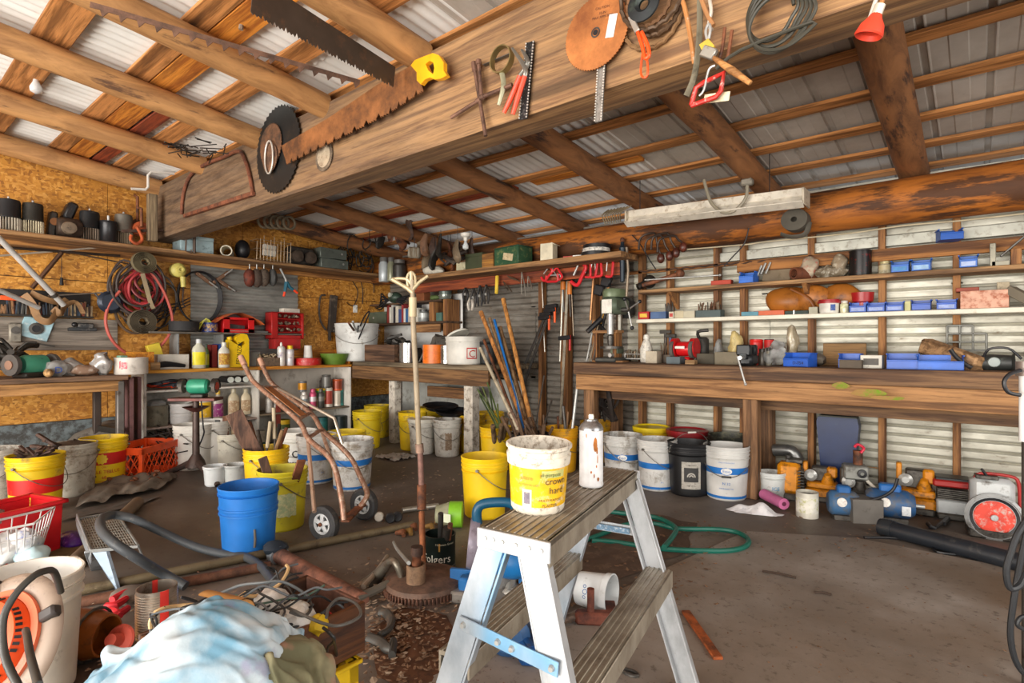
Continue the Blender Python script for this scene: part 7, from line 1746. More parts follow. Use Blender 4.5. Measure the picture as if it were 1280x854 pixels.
# saws slung under the front rafters
def blade_on(px0,py0,px1,py1,Z0,w0,w1,label,mat,teeth,big):
 def hit(px,py):
  d=ray(px,py);t=(Z0-.105*0-CH+2.75*0)/(d.z)if 0 else(2.75+Z0-CH)/(d.z+.105*d.y);return EYE+d*t
 a,b=hit(px0,py0),hit(px1,py1);T=thing('crosscut_saw',label,'saw',a);u=b-a;L=u.length;y=u.normalized();dn=V((0,0,-1));dn=(dn-y*dn.dot(y)).normalized()
 up=[(0,0),(L,0)];lo=[]
 for i in range(teeth,-1,-1):
  t=i/teeth;w_=w0*(1-t)+w1*t
  if big:lo+=[(t*L,-w_*.45),(t*L-.3*L/teeth,-w_),(t*L-.45*L/teeth,-w_*.45)]if i>0 else[(0,-w_*.45)]
  else:lo+=[(t*L,-w_+.012 if i%3==0 else-w_),(t*L-.35*L/teeth,-w_-.01)]if i>0 else[(0,-w_)]
 m=MB();x=y.cross(dn);m.M=Matrix((y,x,-dn)).transposed().to_4x4();m.prism(up+lo,.004);m.build('saw_blade',mat,T,smooth=0);return T
blade_on(318,-30,494,84,-.09,.15,.10,'broad dark crosscut saw slung under a front rafter',C('#4f463e',.45,.6,'#6d5440',.35),44,False)
blade_on(113,2,450,100,-.10,.055,.05,'narrow rusty saw with big triangular teeth along a rafter',RUST('#6d5040','#4a382e'),17,True)
p=at(303,18,2.9);T=thing('stick','short grey stick hanging at the top left strapping','stick',p);MB().tube([at(308,-14,2.85)-p,at(301,37,2.85)-p],.012).build('stick',C('#8a7a6a',.7,0,'#6a5848',.3),T)
rs=random.Random(19);m=MB()
for k in range(34):
 a=at(rs.uniform(215,285),rs.uniform(178,197),3.85+rs.uniform(-.15,.15));m.tube([a,a+V((rs.uniform(-.2,.2),rs.uniform(-.12,.12),rs.uniform(-.03,.03)))],.004,n=5)
o=one(m,'wire_bundle',C('#2c2824',.5,.5),'bundle of black wires and spikes laid on the rafter','wire');o['kind']='stuff'
# fluorescent fixture
a,b=bY(790,268,4.12),bY(1009,240,4.12)
T=thing('fluorescent_fixture','long white dusty fluorescent strip light hung by the wall log','light fixture',mid(a,b));L=(b-a).length;WF=C('#d8d0c0',.45,.1,'#a08c70',.35,12)
y=(b-a).normalized();m=MB();c=V((0,0,0));h=.13
m.bar(-y*L/2+V((0,0,-.01)),y*L/2+V((0,0,-.01)),.14,.055);m.build('housing',WF,T)
m=MB();m.bar(-y*L/2+V((0,-.07,-.055)),y*L/2+V((0,-.07,-.055)),.012,.075,up=(0,.6,1));m.bar(-y*L/2+V((0,-.11,-.1)),y*L/2+V((0,-.11,-.1)),.07,.008,up=(0,.5,1));m.build('reflector',WF,T)
for s_ in(-1,1):MB().box(y*(s_*L/2)+V((0,-.03,-.045)),(.012,.17,.11),(0,0,math.atan2(y.y,y.x)),.004).build('end_plate',C('#bfb4a0',.5,.1,'#7a6a54',.4),T)
MB().cyl(-y*L*.48+V((0,-.06,-.10)),y*L*.48+V((0,-.06,-.10)),.016,n=12).build('tube',C('#cfc8b8',.3,0,'#a89c84',.3),T)
for px in(800,962):q=bY(px,262,4.12)-V(T.location);MB().cyl((q.x,q.y,.0),(q.x,q.y,zr(4.12)+.08-T.location.z),.003,n=5).build('hanger',BLACK,T)
p=bY(934,228,4.1);T=thing('junction_box','grey round junction box with looped cable above strip light','junction box',p);MB().box((0,0,0),(.08,.06,.05),bev=.012).build('box',C('#8a8478',.5,.2),T)
MB().tube([bY(x,y,4.0)-p for x,y in((880,225),(884,240),(890,255),(905,266),(920,262),(932,248),(934,232))],.012,sm=5).build('cable',C('#8a8270',.5),T)
a=bY(770,275,4.15);m=MB();
for k in range(8):m.tube([a+V((.02*k-.1,0,-.02)),a+V((.025*k-.12,-.02,.05)),a+V((.03*k-.08,.02,.1))],.006,sm=3)
one(m,'wire_basket',C('#7a6a50',.6,.2,'#4a4030',.4),'small wad of wire at left end of the strip light','wire')
# == corner bench top, bookshelf contents, long-handled tools
def C2(x0,x1,yt,Y=4.05):return S_(BW,x0,x1,yt,Y,z2)
p,wd,h=C2(424,455,405,4.0);T=pail(0,0,'white metal pail full of tools at left end of corner bench','#cfcfcb',R=wd/2,H=h,pos=V((p.x+.02,4.02,z2)),hang=1,ribs=(.93,),taper=.88,fill=(.93,'#3a322c'));
for i,(x,y)in enumerate(((441,402),(448,408),(436,404))):MB().tube([(.0,0,h*.7),V(at(x,y,6.2))-V(T.location)],.012).build('tool_handle',[STEEL,BLACK,RST][i],T)
m=MB();m.tube([bY(x,y,3.9)for x,y in((450,408),(456,395),(462,390),(454,410),(448,425),(447,440))],.008,sm=4);one(m,'cord',BLACK,'black cord looping in front of the white metal pail','cord')
p,wd,h=C2(465,502,431,4.02);carton(p,wd,.22,h,'#6d4f3a','old brown wooden box on the corner bench',0,'wood_box',lid=False,mat=W('#6d4f3a','#4a3426','X','#33241a',.4))
rs=random.Random(28);p,wd,h=C2(482,516,420,4.25);m=MB()
for k in range(14):o=p+V((rs.uniform(-.2,.2),rs.uniform(-.06,.06),h*rs.uniform(.5,1)));m.box(o,(rs.uniform(.06,.2),.05,.03),(rs.uniform(-.3,.3),rs.uniform(-.4,.4),rs.random()*3))
m.box(p+V((0,0,h*.25)),(wd,.12,h*.5));o=one(m,'parts_heap',C('#2f2c28',.6,.2,'#5a5248',.4),'heap of black parts behind the old brown box','parts');o['kind']='stuff'
for i,(x0,x1,yt,c,k,lab)in enumerate(((503,516,429,[C('#b9bab8',.25,.85),C('#b9bab8',.25,.85)],'open','shiny tin can left of the sprinkler pole'),(533,552,431,[C('#e0701c',.4),C('#e0701c',.4,0,'#b5341c',.3,30)],'open','bright orange tin can right of the sprinkler pole'),(553,564,432,[C('#a8a8a4',.25,.85),C('#8a8a86',.25,.85)],'open','ribbed silver can between orange can and white pail'))):
 p,wd,h=C2(x0,x1,yt,3.98);can(p,wd/2,h,c,lab,'tin can','tin_can',kind=k)
p,wd,h=C2(564,599,421,4.0);T=pail(0,0,'white pail with red square emblem on the corner bench','#d0cdc4',R=wd/2,H=h,pos=p,hnd=None,ribs=(.82,),lid=None,taper=.92,damt=.15)
a=face_cam(p)+.35;r=wd/2*.965;m=MB();m.surf(lambda u,v:((r+.001)*math.cos(a+.55*(u-.5)),(r+.001)*math.sin(a+.55*(u-.5)),h*(.2+.4*v)),8,3);m.build('red_square',C('#b5241f',.5),T)
m=MB();m.surf(lambda u,v:((r+.002)*math.cos(a+.46*(u-.5)),(r+.002)*math.sin(a+.46*(u-.5)),h*(.24+.32*v)),8,3);m.build('white_square',C('#d0cdc4',.5),T)
text_cyl(T,'C',.1,r+.003,h*.26,a,C('#b5241f',.5))
T2=thing('lid','white round lid tilted on the emblem pail','lid',p+V((-.1,0,h+.01)),0,None,(0,-.5,0));MB().lathe([(0,0),(.12,0),(.125,.012),(.12,.02),(0,.014)],24).build('lid_disc',C('#d0cdc0',.5),T2)
T2.name='pail_cover'
p,wd,h=C2(601,619,427,4.1);pail(0,0,'black pail at right end of the corner bench','#26292a',R=wd/2,H=h,pos=p,hnd=None,ribs=(.9,),damt=.3)
for i,(x0,x1,yt,c,lab)in enumerate(((518,530,436,'#3a3530','dark lump behind the sprinkler pole on corner bench'),(540,562,420,'#5a544c','grey rag heap behind the orange can'))):
 p,wd,h=C2(x0,x1,yt,4.3);baggie(p,wd/2,.08,h/2,C(c,.8,0,'#2a2622',.4),'rag',lab,'rag')
a,b=C2(521,528,440,4.0)[0],bY(528,437,4.0);one(MB().bar(a+V((0,0,.01)),b+V((.04,0,0)),.02,.006),'paint_scraper',STEEL,'small bright scraper left of the orange can','scraper')
# bookshelf
def CS(x0,x1,yt,zb,Y=4.48):return S_(BW,x0,x1,yt,Y,zb)
p,wd,h=CS(451,488,391,zsh1);T=carton(p,wd,.16,h,'#5a6454','grey-green metal box on the bookshelf',0,'metal_box',mat=C('#566050',.5,.2,'#3a3f36',.3));MB().cyl((wd*.1,-.083,h*.5),(wd*.1,-.08,h*.5),.014).build('latch',STEEL,T)
bc=['#7a2a24','#c9c4b8','#b0aca4','#26242c','#c9c0b0','#3a4a7a','#8a3030','#d0ccc4','#2c5a8a','#b9b4aa','#1f1f24','#7a4438','#c4beb0']
xx=489.0;rs=random.Random(30)
for i,c in enumerate(bc):
 ww=rs.uniform(2.2,3.6);p,wd,h=CS(xx,xx+ww,383+rs.uniform(-3,4),zsh1);xx+=ww+.1
 nm={'#7a2a24':'dark red','#c9c4b8':'cream','#b0aca4':'light grey','#26242c':'black','#c9c0b0':'buff','#3a4a7a':'dark blue','#8a3030':'red','#d0ccc4':'white','#2c5a8a':'blue','#b9b4aa':'grey','#1f1f24':'jet black','#7a4438':'brown','#c4beb0':'tan'}[c]
 T=thing('book','%s-spined book in the row on the bookshelf'%nm,'book',p,0,'books on the bookshelf');MB().box((0,0,h/2),(wd*.96,.14,h)).build('cover',C(c,.6),T);MB().box((0,.004,h/2),(wd*.7,.138,h*.97)).build('pages',C('#cfc6b0',.8),T)
p,wd,h=CS(525,534,387,zsh1);can(p,wd/2,h,['#8a8c8a','#b5b8b4','#4a4a48'],'grey jar right of the books','jar','glass_jar',kind='jar')
p,wd,h=CS(549,556,391,zsh1);carton(p,wd,.1,h,'#4a6a60','small teal box beside the shelf upright',0,lid=False)
p,wd,h=CS(551,562,357,zsh2);can(p,wd/2,h,[C('#7a8078',.2,.4),C('#55605a',.3,.3),'#6a6a64'],'tall glass jar at right end of upper bookshelf','jar','glass_jar',kind='jar')
p,wd,h=CS(538,550,369,zsh2);baggie(p,wd/2,.05,h/2,C('#5a6a3a',.7,0,'#3a4428',.3),'cloth_bag','small green cloth lump left of tall jar','bag')
p,wd,h=CS(524,534,365,zsh2);carton(p,wd,.1,h,'#7a4424','brown little box on the upper bookshelf',0,lid=False)
p,wd,h=CS(492,508,368,zsh1+.13,4.42);p=V((bY(494,378,4.4).x,4.4,zsh2));T=thing('work_lamp','dark green lamp head with black cables by upper bookshelf','lamp',p);MB().ball((0,0,.06),(.1,.08,.07),16,10).build('lamp_head',C('#2f4034',.45,.1,'#1f2622',.4),T);MB().cyl((0,-.09,.09),(0,-.06,.09),.028).build('lens',C('#b9bcae',.3),T)
m=MB()
for k in range(6):m.tube([p+V((-.35+.03*k,-.03,-.05)),p+V((-.2,-.06,.04*k-.08)),p+V((-.05,-.05,.03)),p+V((.15+.02*k,0,.02*k-.03))],.009,sm=4)
one(m,'cable_tangle',BLACK,'black cables tangled left of the green lamp head','cables')
# tools standing in the black pail
c=V(tbk.location);WDS=[W('#b5783c','#8a5628','Z','#6a421f',.15),W('#8f6f4c','#6a4f34','Z','#4a3624',.25),W('#c08440','#94602c','Z','#6a4420',.1)]
tl=[((601,390),(655,500),0,.019,'tan wooden shovel shaft, leftmost in black pail'),((629,374),(674,482),2,.019,'bright orange-brown shaft, tallest in black pail'),((618,400),(648,462),'b',.012,'blue painted handle leaning in the black pail'),((625,409),(664,498),1,.018,'grey-brown wooden shaft right of the blue handle'),((639,411),(671,498),'s',.01,'thin grey rod beside the tallest shaft'),((619,424),(643,504),'s',.012,'thin grey pipe left of the blue handle'),((612,398),(650,490),1,.014,'slim brown shaft behind the blue handle'),((635,440),(668,520),0,.016,'short tan shaft in the middle of the pail'),((690,500),(676,530),'s',.008,'thin steel rod tilting right from black pail'),((680,470),(668,515),'s',.006,'wire rod crossing the tool bundle'),((648,452),(664,520),'r',.014,'rusty pipe in the middle of tool bundle'),((605,425),(640,490),'r',.013,'rusty rod low left in tool bundle')]
for i,(a,b,k,r,lab)in enumerate(tl):
 A=at(*a,5.3);u=ray(*b)
 rs=random.Random(i);bt=c+V((rs.uniform(-.07,.07),rs.uniform(-.05,.07),.04))
# keep the picture line: pass through the photo's lower point at the pail's depth
 mid_=at(*b,4.75)
 if a[1]<b[1]:bt=mid_+(mid_-A).normalized()*max(.05,(mid_.z-.06)/max(.2,-(mid_-A).normalized().z))
 bt.z=max(bt.z,.05);d=V((bt.x-c.x,bt.y-c.y,0))
 if d.length>.11:d*=.11/d.length;bt=V((c.x+d.x,c.y+d.y,bt.z))
 mt=WDS[k]if isinstance(k,int)else{'b':C('#1f6ab5',.4),'s':C('#8a8680',.4,.6,'#5a4c40',.3),'r':RST}[k]
 T=thing('long_handled_tool',lab,'tool',bt,0,'long tools in the black pail');MB().tube([(0,0,0),(A-bt)*.5,A-bt],r,n=10).build('shaft',mt,T)
 MB().tube([(A-bt)*.96,(A-bt)],r*1.12,n=10).build('tip',mt,T)
rs=random.Random(44)
m=MB()
for k in range(26):
 q=rs.uniform(0,6.28);e=c+V((.11*math.cos(q),.11*math.sin(q),.36));m.tube([e+V((0,0,-.1)),e+V((rs.uniform(-.14,.14),rs.uniform(-.1,.1),rs.uniform(.03,.2)))],rs.uniform(.006,.016),n=6)
o=one(m,'scrap_wood',C('#5a4432',.8,.1,'#8a6a4c',.45,8),'jumble of short sticks and iron in black pail','scrap');o['kind']='stuff'
A=at(600,435,4.9);B_=at(648,538,4.5);bt=B_+(B_-A).normalized()*.2;T=thing('spade','rusty spade with pale shaft leaning left of black pail','spade',V((bt.x,bt.y,max(.02,bt.z))));o=V(T.location)
MB().tube([A-o,B_-o],[.014,.016],n=10).build('shaft',C('#b5a890',.5,.2,'#7a6a54',.4),T);u=(B_-A).normalized();m=MB();m.bar(A.lerp(B_,.78)-o,B_+u*.02-o,.07,.012,up=(.3,1,0));m.build('blade',RUST('#8a7060','#5a4438'),T)
for i,(x,y)in enumerate(((697,520),(704,508),(710,515),(722,480),(715,525))):
 e=at(x,y,4.9);q=V(tor.location);one(MB().tube([q+V((rs.uniform(-.06,.06),rs.uniform(-.06,.06),.1)),e],.01+.004*(i%2)),'rod',[RST,DSTEEL,C('#7a5a3c',.7),STEEL,C('#a8762c',.6)][i],['rusty rod in the amber pail','dark rod, tallest left in amber pail','brown stick in the amber pail','steel rod leaning to the bench leg from amber pail','amber wooden stub at right rim of amber pail'][i],'rod')
# green stakes
c=V(tsp.location)
for i,(x,y)in enumerate(((597,487),(603,484),(600,495),(609,478),(606,500),(612,490),(616,498),(622,505))):
 e=at(x,y,4.75);one(MB().tube([c+V((.05*math.cos(i),.05*math.sin(i),.08)),c+V((.04*math.cos(i*2),.03,.37)),e],.007,n=6),'garden_stake',C(['#4a5a2c','#5f6a3a','#3c4a28'][i%3],.6),'green garden stake in the yellow bucket, '+['tip lowest at far left','tip tallest beside far left','tip at lower left','tip highest of all','tip below the highest','tip in the middle','tip second from right','tip rightmost'][i],'stake','green stakes in the yellow bucket')
for i,(x,y)in enumerate(((616,532),(627,531),(633,524))):
 one(MB().tube([c+V((.0,.02*i,.1)),at(x,y,4.62)],.02),'offcut',W('#7a6248','#55432f','Z'),['brown stub at left rim of the stake bucket','brown stub in middle of the stake bucket','taller brown stub at right of the stake bucket'][i],'offcut')
# dark bundle hanging below the long bench, pans under corner bench
rs=random.Random(66);a=bY(757,490,4.3);m=MB()
for k in range(14):m.tube([V((a.x+rs.uniform(-.1,.1),4.3+rs.uniform(-.05,.1),.8)),V((a.x+rs.uniform(-.13,.13),4.3+rs.uniform(-.05,.1),.6)),V((a.x+rs.uniform(-.1,.1),4.32,rs.uniform(.4,.5)))],rs.uniform(.01,.022),sm=3,n=6)
o=one(m,'belt_bundle',C('#2a211c',.7,.1,'#5a3a28',.3),'dark bundle of belts and straps hanging beneath the long bench','belts');o['kind']='stuff'
for i,(x0,x1,y,yy,lab)in enumerate(((531,562,507,4.0,'black shallow pan lying on the pails under corner bench'),(545,577,515,3.95,'black flat lid resting on the pale pails'))):
 a,b=bY(x0,y,yy),bY(x1,y,yy);r=(b.x-a.x)/2;m=MB();m.at(V(((a.x+b.x)/2,yy+.05,.372+.03*(1-i))),(.05,.1,0));m.lathe([(0,0),(r*.8,0),(r,.04),(r*.97,.04),(r*.78,.006),(0,.006)],24);one(m,'pan',BLACK,lab,'pan')
p=fl(490,572);m=MB();m.surf(lambda u,v:(p.x+.05+.3*(u-.5),p.y+.0+.25*(v-.5),.01+.05*abs(noise.noise(V((u*5,v*5,2))))),14,10);one(m,'rag',C('#b5b2ac',.8,0,'#5a544c',.4,14),'white and grey rag on floor at foot of bench leg','rag',smooth=80)
# == engines and pumps along the right wall
EY=C('#d0830f',.45,.05,'#5a3a1c',.45,12);EG=C('#5a5650',.5,.5,'#2f2a26',.5,14);EW=C('#b5b8b8',.45,.2,'#5f5a52',.35);EB=C('#245a94',.45,.1,'#4a4a48',.35);ER=C('#a82420',.45,.1,'#3a1a18',.3)
def engine(px,py,w_,d,h,label,shroud,tank,style=0,rz=0.0,name='engine',cat='engine'):
 p=away(fl(px,py),d*.5);T=thing(name,label,cat,p,rz)
 MB().box((0,0,h*.08),(w_*.9,d*.9,h*.16),bev=.01).build('base',EG,T)
 if style==0:
  MB().box((-w_*.08,0,h*.52),(w_*.8,d*.8,h*.74),bev=.025).build('cowl',shroud,T)
  m=MB();m.at((w_*.1,-.0,h*.93));m.box((0,0,0),(w_*.6,d*.5,h*.1),bev=.015);m.build('top_cover',EG,T)
  MB().lathe([(0,0),(.018,0),(.02,.02),(0,.024)],12,c=(-w_*.1,0,h*.97)).build('filler_cap',DSTEEL,T)
  m=MB();m.at((w_*.34,-d*.1,h*.5));[m.box((0,0,-h*.2+i*h*.07),(w_*.22,d*.7,.006),bev=.001)for i in range(7)];m.build('cooling_fins',EG,T)
 elif style==1:
  MB().box((0,0,h*.22),(w_*.96,d*.8,h*.26),bev=.015).build('crankcase',shroud,T);MB().box((w_*.02,-.01,h*.45),(w_*.88,d*.8,h*.16),bev=.02).build('tank',tank,T)
  m=MB();m.box((w_*.05,.03,h*.72),(w_*.7,d*.5,h*.4),bev=.01);m.build('cylinder_block',EG,T)
  m=MB();m.at((-w_*.3,-d*.3,h*.72),(PI/2,0,0));m.lathe([(0,0),(.036,0),(.04,.02),(.022,.03),(.02,.02),(0,.02)],18);m.build('intake_bore',STEEL,T)
  m=MB();m.at((w_*.18,-d*.28,h*.66),(.4,0,0));m.lathe([(0,-.03),(.04,-.03),(.02,.03),(0,.03)],14);m.build('funnel_casting',shroud,T)
  MB().box((-w_*.47,0,h*.84),(.03,d*.4,h*.42),bev=.01).build('bracket',shroud,T);MB().box((w_*.3,0,h*.8),(w_*.3,d*.4,h*.3),bev=.012).build('carburetor',shroud,T)
 elif style==2:
  MB().box((0,.02,h*.55),(w_*.78,d*.6,h*.8),bev=.03).build('shroud',shroud,T)
  m=MB();m.at((.0,-d*.3,h*.36),(PI/2,0,0));m.lathe([(0,-.02),(w_*.5,-.02),(w_*.52,.02),(w_*.46,.035),(w_*.44,.02),(0,.02)],32);s_=m.build('fan_housing',shroud,T)
  m=MB();m.at((.0,-d*.3-.022,h*.36),(PI/2,0,0));m.lathe([(0,.012),(w_*.07,.012),(w_*.08,.004),(w_*.34,.004),(w_*.36,0)],32);m.build('starter_disc',C('#d8402c',.5,0,'#b9b4aa',.45,22),s_)
  m=MB();m.at((.0,-d*.3-.034,h*.36),(PI/2,0,0));m.lathe([(0,.005),(w_*.06,.005),(w_*.07,0)],16);m.build('hub',EW,s_)
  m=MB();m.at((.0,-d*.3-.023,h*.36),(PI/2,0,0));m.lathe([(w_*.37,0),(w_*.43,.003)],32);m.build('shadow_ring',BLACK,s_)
  MB().tube([(-w_*.3,0,h*.9),(-w_*.2,0,h*1.0),(w_*.3,0,h*1.0),(w_*.45,0,h*.9),(w_*.47,0,h*.5)],.009,sm=3).build('fuel_pipe',ER,T);MB().box((-w_*.1,.0,h*.96),(w_*.4,d*.4,h*.06)).build('top_parts',EG,T)
  MB().bar((-w_*.1,-.03,h*.98),(-w_*.2,-.04,h*1.1),.012,.012).build('spark_plug',BLACK,T)
 elif style==3:
  MB().box((0,0,h*.3),(w_*.95,d*.7,h*.36),bev=.01).build('crankcase',EW,T);m=MB();[m.box((0,0,h*.5+i*h*.045),(w_*.9,d*.7,.008),bev=.001)for i in range(6)];m.box((0,0,h*.6),(w_*.6,d*.5,h*.26));m.build('cooling_fins',EG,T)
  MB().box((-.01,-.01,h*.88),(w_*1.05,d*.7,h*.17),bev=.02).build('air_cleaner',ER,T);MB().box((0,0,h*.98),(w_*1.0,d*.66,.02)).build('top_plate',BLACK,T);MB().tube([(w_*.5,-.03,h*.9),(w_*.56,-.05,h*.5),(w_*.45,-.05,h*.3)],.01,sm=3).build('fuel_hose',ER,T)
 return T
engine(989,627,.18,.16,.29,'yellow cowled engine with side tank by white tub',EY,EY,0,.2)
MB_e=MB();q=at(985,570,4.2);T=thing('exhaust_elbow','silver pipe elbow behind the yellow cowled engine','pipe',(q.x,q.y,.2));T2=V(T.location)
MB().tube([(.05,0,.0),(.06,0,q.z-.2-.02),(.03,0,q.z-.2+.035),(-.04,0,q.z-.2+.04),(-.1,0,q.z-.2+.03)],.045,n=14,sm=4).build('elbow',C('#8a8a88',.35,.8,'#4a443c',.3),T)
engine(1027,629,.21,.16,.25,'orange-yellow engine with round bore beside blue chair back',EY,EY,1,.15)
engine(1146,645,.2,.16,.3,'yellow engine with square tank, right of blue motor',EY,EY,1,.1)
engine(1190,652,.17,.2,.25,'small engine with red air cleaner over grey block',EW,ER,3,.1)
engine(1240,676,.25,.2,.345,'grey engine with big red recoil disc, right end',EW,ER,2,.1)
q=fl(1098,625);T=thing('gearbox','orange round gear housing behind the blue motor','gearbox',away(q,.25),.3)
MB().box((0,0,.09),(.2,.16,.18),bev=.02).build('base',EG,T)
m=MB();m.at((0,-.02,.2),(PI/2,0,0));m.lathe([(0,-.06),(.1,-.06),(.11,0),(.08,.05),(.03,.07),(0,.07)],24);m.build('housing',EY,T);m=MB();m.at((.05,0,.3));m.cyl((0,0,-.04),(0,0,.05),.05,n=18);m.build('cap',RST,T);MB().bar((.12,-.02,.2),(.12,-.02,.34),.02,.05).build('lever',EY,T)
# dark blue chair back leaning on the wall
a,b=bY(1021,525,4.55),bY(1074,525,4.55);z1=bY(1048,522,4.55).z;w_=b.x-a.x
T=thing('chair_back','dark blue plastic seat back standing upright against the wall','seat',((a.x+b.x)/2,4.585,0),0)
m=MB();pl=[(-w_*.36,0),(w_*.33,0),(w_*.4,z1*.35),(w_*.5,z1*.9),(w_*.46,z1),(-w_*.46,z1*1.0),(-w_*.5,z1*.94),(-w_*.4,z1*.35)];m.prism(pl,.1);m.build('shell',C('#0d2450',.4,0,'#34445a',.1),T)
MB().box((0,0,z1+.004),(w_*.9,.09,.012)).build('dusty_top',C('#55564f',.9),T)
# grey pump with red valve, blue pump, blue motor
T=engine(1068,638,.14,.12,.25,'grey cast pump with red valve before blue seat back',EG,EG,1,.3,'pump','pump');
MB().box((0,-.02,.245),(.14,.12,.09),bev=.01).build('pump_head',C('#8a8a84',.5,.4,'#4f4a42',.35),T);m=MB();m.at((.03,-.085,.245),(PI/2,0,0));m.lathe([(.012,0),(.028,0),(.026,.01),(.012,.012)],16);m.build('port',BLACK,T);MB().cyl((.02,0,.28),(.02,0,.38),.028).build('riser',RST,T);MB().tube([(-.0,0,.4),(.02,0,.42),(.05,-.02,.4),(.03,-.03,.37)],.009,sm=3).build('valve_handle',C('#c9203c',.4),T);MB().tube([(.06,-.06,.2),(.12,-.1,.14),(.2,-.1,.06)],.01,sm=4).build('white_hose',C('#c9c4b8',.5),T)
def emotor(px,py,r,L,label,col,rz,top=None,disc=True):
 p=away(fl(px,py),r);T=thing('electric_motor',label,'motor',p,rz)
 m=MB();m.at((0,0,r+.02),(0,PI/2,0));m.lathe([(0,-L/2),(r*.75,-L/2),(r*.95,-L*.42),(r,-L*.36),(r,L*.3),(r*.95,L*.38),(r*.7,L/2),(0,L/2)],22);m.build('motor_body',col,T)
 MB().box((0,0,.015),(L*.7,r*1.6,.03)).build('base',EG,T);MB().cyl((L/2,0,r+.02),(L/2+.05,0,r+.02),.012).build('shaft',STEEL,T)
 if top:MB().box((0,-.0,2*r+.03),(L*.45,r*.8,.05),bev=.01).build('terminal_box',top,T)
 if disc:
  m=MB();m.at((-L*.12,-r*1.0,r+.04),(PI/2-.15,0,0));m.lathe([(0,.004),(.026,.003),(.028,0)],18);m.build('round_label',C('#d8d4cc',.5,0,'#b0524a',.35,60),T)
 return T
emotor(1054,652,.075,.17,'blue dusty pump body with white round label',C('#3a5f84',.6,0,'#5f5a50',.6,8),.35,EB)
T=emotor(1112,655,.085,.25,'blue electric motor with white nameplate by black pipe',C('#2c527c',.5,.1,'#5c5c5c',.55,7),.2,C('#2463a8',.4));m=MB();m.at((.075,-.083,.085),(0,0,0));m.box((0,0,0),(.045,.006,.055));m.build('nameplate',C('#cfd2d4',.4,0,'#7a8a9a',.3,40),T)
MB().tube([(-.2,-.12,.12),(-.3,-.13,.1),(-.1,-.12,.14),(.0,-.1,.2),(.03,-.1,.28)],.009,sm=5).build('cord',BLACK,T)
a,b=fl(1066,650),fl(1104,662);p=away(mid(fl(1065,650),fl(1094,664)),.1);carton(p,.17,.13,.145,'#5f5a54','grey square metal box on floor before the blue motor',.55,'metal_box',lid=False,mat=C('#67625c',.6,.2,'#4a443c',.3))
# black pipe, wire, rags
a,b=fl(1100,668),fl(1300,722);a.z=b.z=.045;T=thing('black_pipe','thick black plastic pipe lying along the right slab edge','pipe',mid(a,b));c=V(T.location)
m=MB();m.tube([a-c,b-c],.045,n=18);m.build('pipe',C('#20242a',.4,0,'#4f4d4a',.25),T);MB().tube([(a-c)*.98+(b-c)*.02,(a-c)*.9+(b-c)*.1],.05,n=18).build('coupling',C('#262a2e',.4),T)
a=fl(1155,675);m=MB();m.tube([fl(x,y,.01)for x,y in((1080,672),(1120,673),(1160,682),(1172,690),(1200,693),(1225,690))],.007,sm=4);one(m,'cable',BLACK,'black cable snaking on floor in front of black pipe','cable')
m=MB();m.tube([fl(x,y,.02)for x,y in((1160,655),(1168,660),(1185,648),(1180,655))],.012,sm=3);one(m,'hose',BLACK,'short black hose on the floor behind the black pipe','hose')
def clothlump(px,py,rx,ry,h,mat,name,label,cat,seed=1,rz=0.0,n=30,k=11):
 p=fl(px,py);T=thing(name,label,cat,p,rz);m=MB()
 def fn(u,v):
  a=2*PI*u;r=v;x,y=rx*r*math.cos(a),ry*r*math.sin(a);e=1+.25*noise.noise(V((math.cos(a)*2,math.sin(a)*2,seed)))
  z=h*(1-r**2.2)*(.75+.9*noise.noise(V((x*k+seed,y*k,seed))))+.003
  return(x*e,y*e,max(.002,z))
 m.surf(fn,n*2,n);m.build('cloth',mat,T,smooth=80);return T
clothlump(943,641,.17,.06,.06,C('#d8d6d8',.8,0,'#8a8490',.25,20),'towel','crumpled white cloth with dark specks at foot of bench post','cloth',4,.3)
a,b=fl(955,626),fl(980,639);a.z=b.z=.045;T=thing('pink_roll','pink foam roll lying beside the small white tub','roll',mid(a,b));c=V(T.location);m=MB();m.tube([a-c,b-c],.036,n=18);m.build('roll',C('#c46a98',.7,0,'#8a4468',.25),T);u=(b-a).normalized();MB().cyl(b-c,b-c+u*.002,.014).build('core',C('#6a2c48',.8),T)
# green garden hose
m=MB();HZ=.018
m.tube([fl(x,y,HZ)for x,y in((700,676),(715,676),(732,675),(759,665),(783,656),(818,655),(848,661),(899,662),(925,667),(936,677),(925,686),(893,689),(824,686),(770,678),(740,676))],.0135,sm=6)
m.tube([fl(x,y,HZ+.02)for x,y in((690,626),(720,632),(743,637),(780,642),(815,646),(833,652),(845,661),(840,672),(830,684))],.0135,sm=6)
one(m,'garden_hose',C('#0f5f50',.45,0,'#2a4a40',.2),'green garden hose looped flat on floor behind the stepladder','hose')
# small things on the right slab
a,b=fl(857,768),fl(898,828);a.z=b.z=.012;one(MB().bar(a,b,.034,.012),'flat_bar',RUST('#9a4f24','#5a3420',.75,.2),'rust-orange flat bar lying on the pale slab','bar')
p=fl(788,845);m=MB();m.tube([p+V((.025*math.cos(t),.013*math.sin(t),.01))for t in[2*PI*i/14 for i in range(14)]],.006,closed=True);one(m,'chain_link',DSTEEL,'single dark chain link on the floor by right ladder step','link')
for i,(x,y,L,r,lab)in enumerate(((973,719,.07,.006,'short dark twig on the pale slab'),(1028,743,.03,.006,'dark crumb of bark near middle of pale slab'))):
 p=fl(x,y,.012);one(MB().tube([p+V((-L,0,0)),p+V((0,.01,.004)),p+V((L,.02,0))],r,n=6),'twig',C('#3a2c22',.8),lab,'twig')
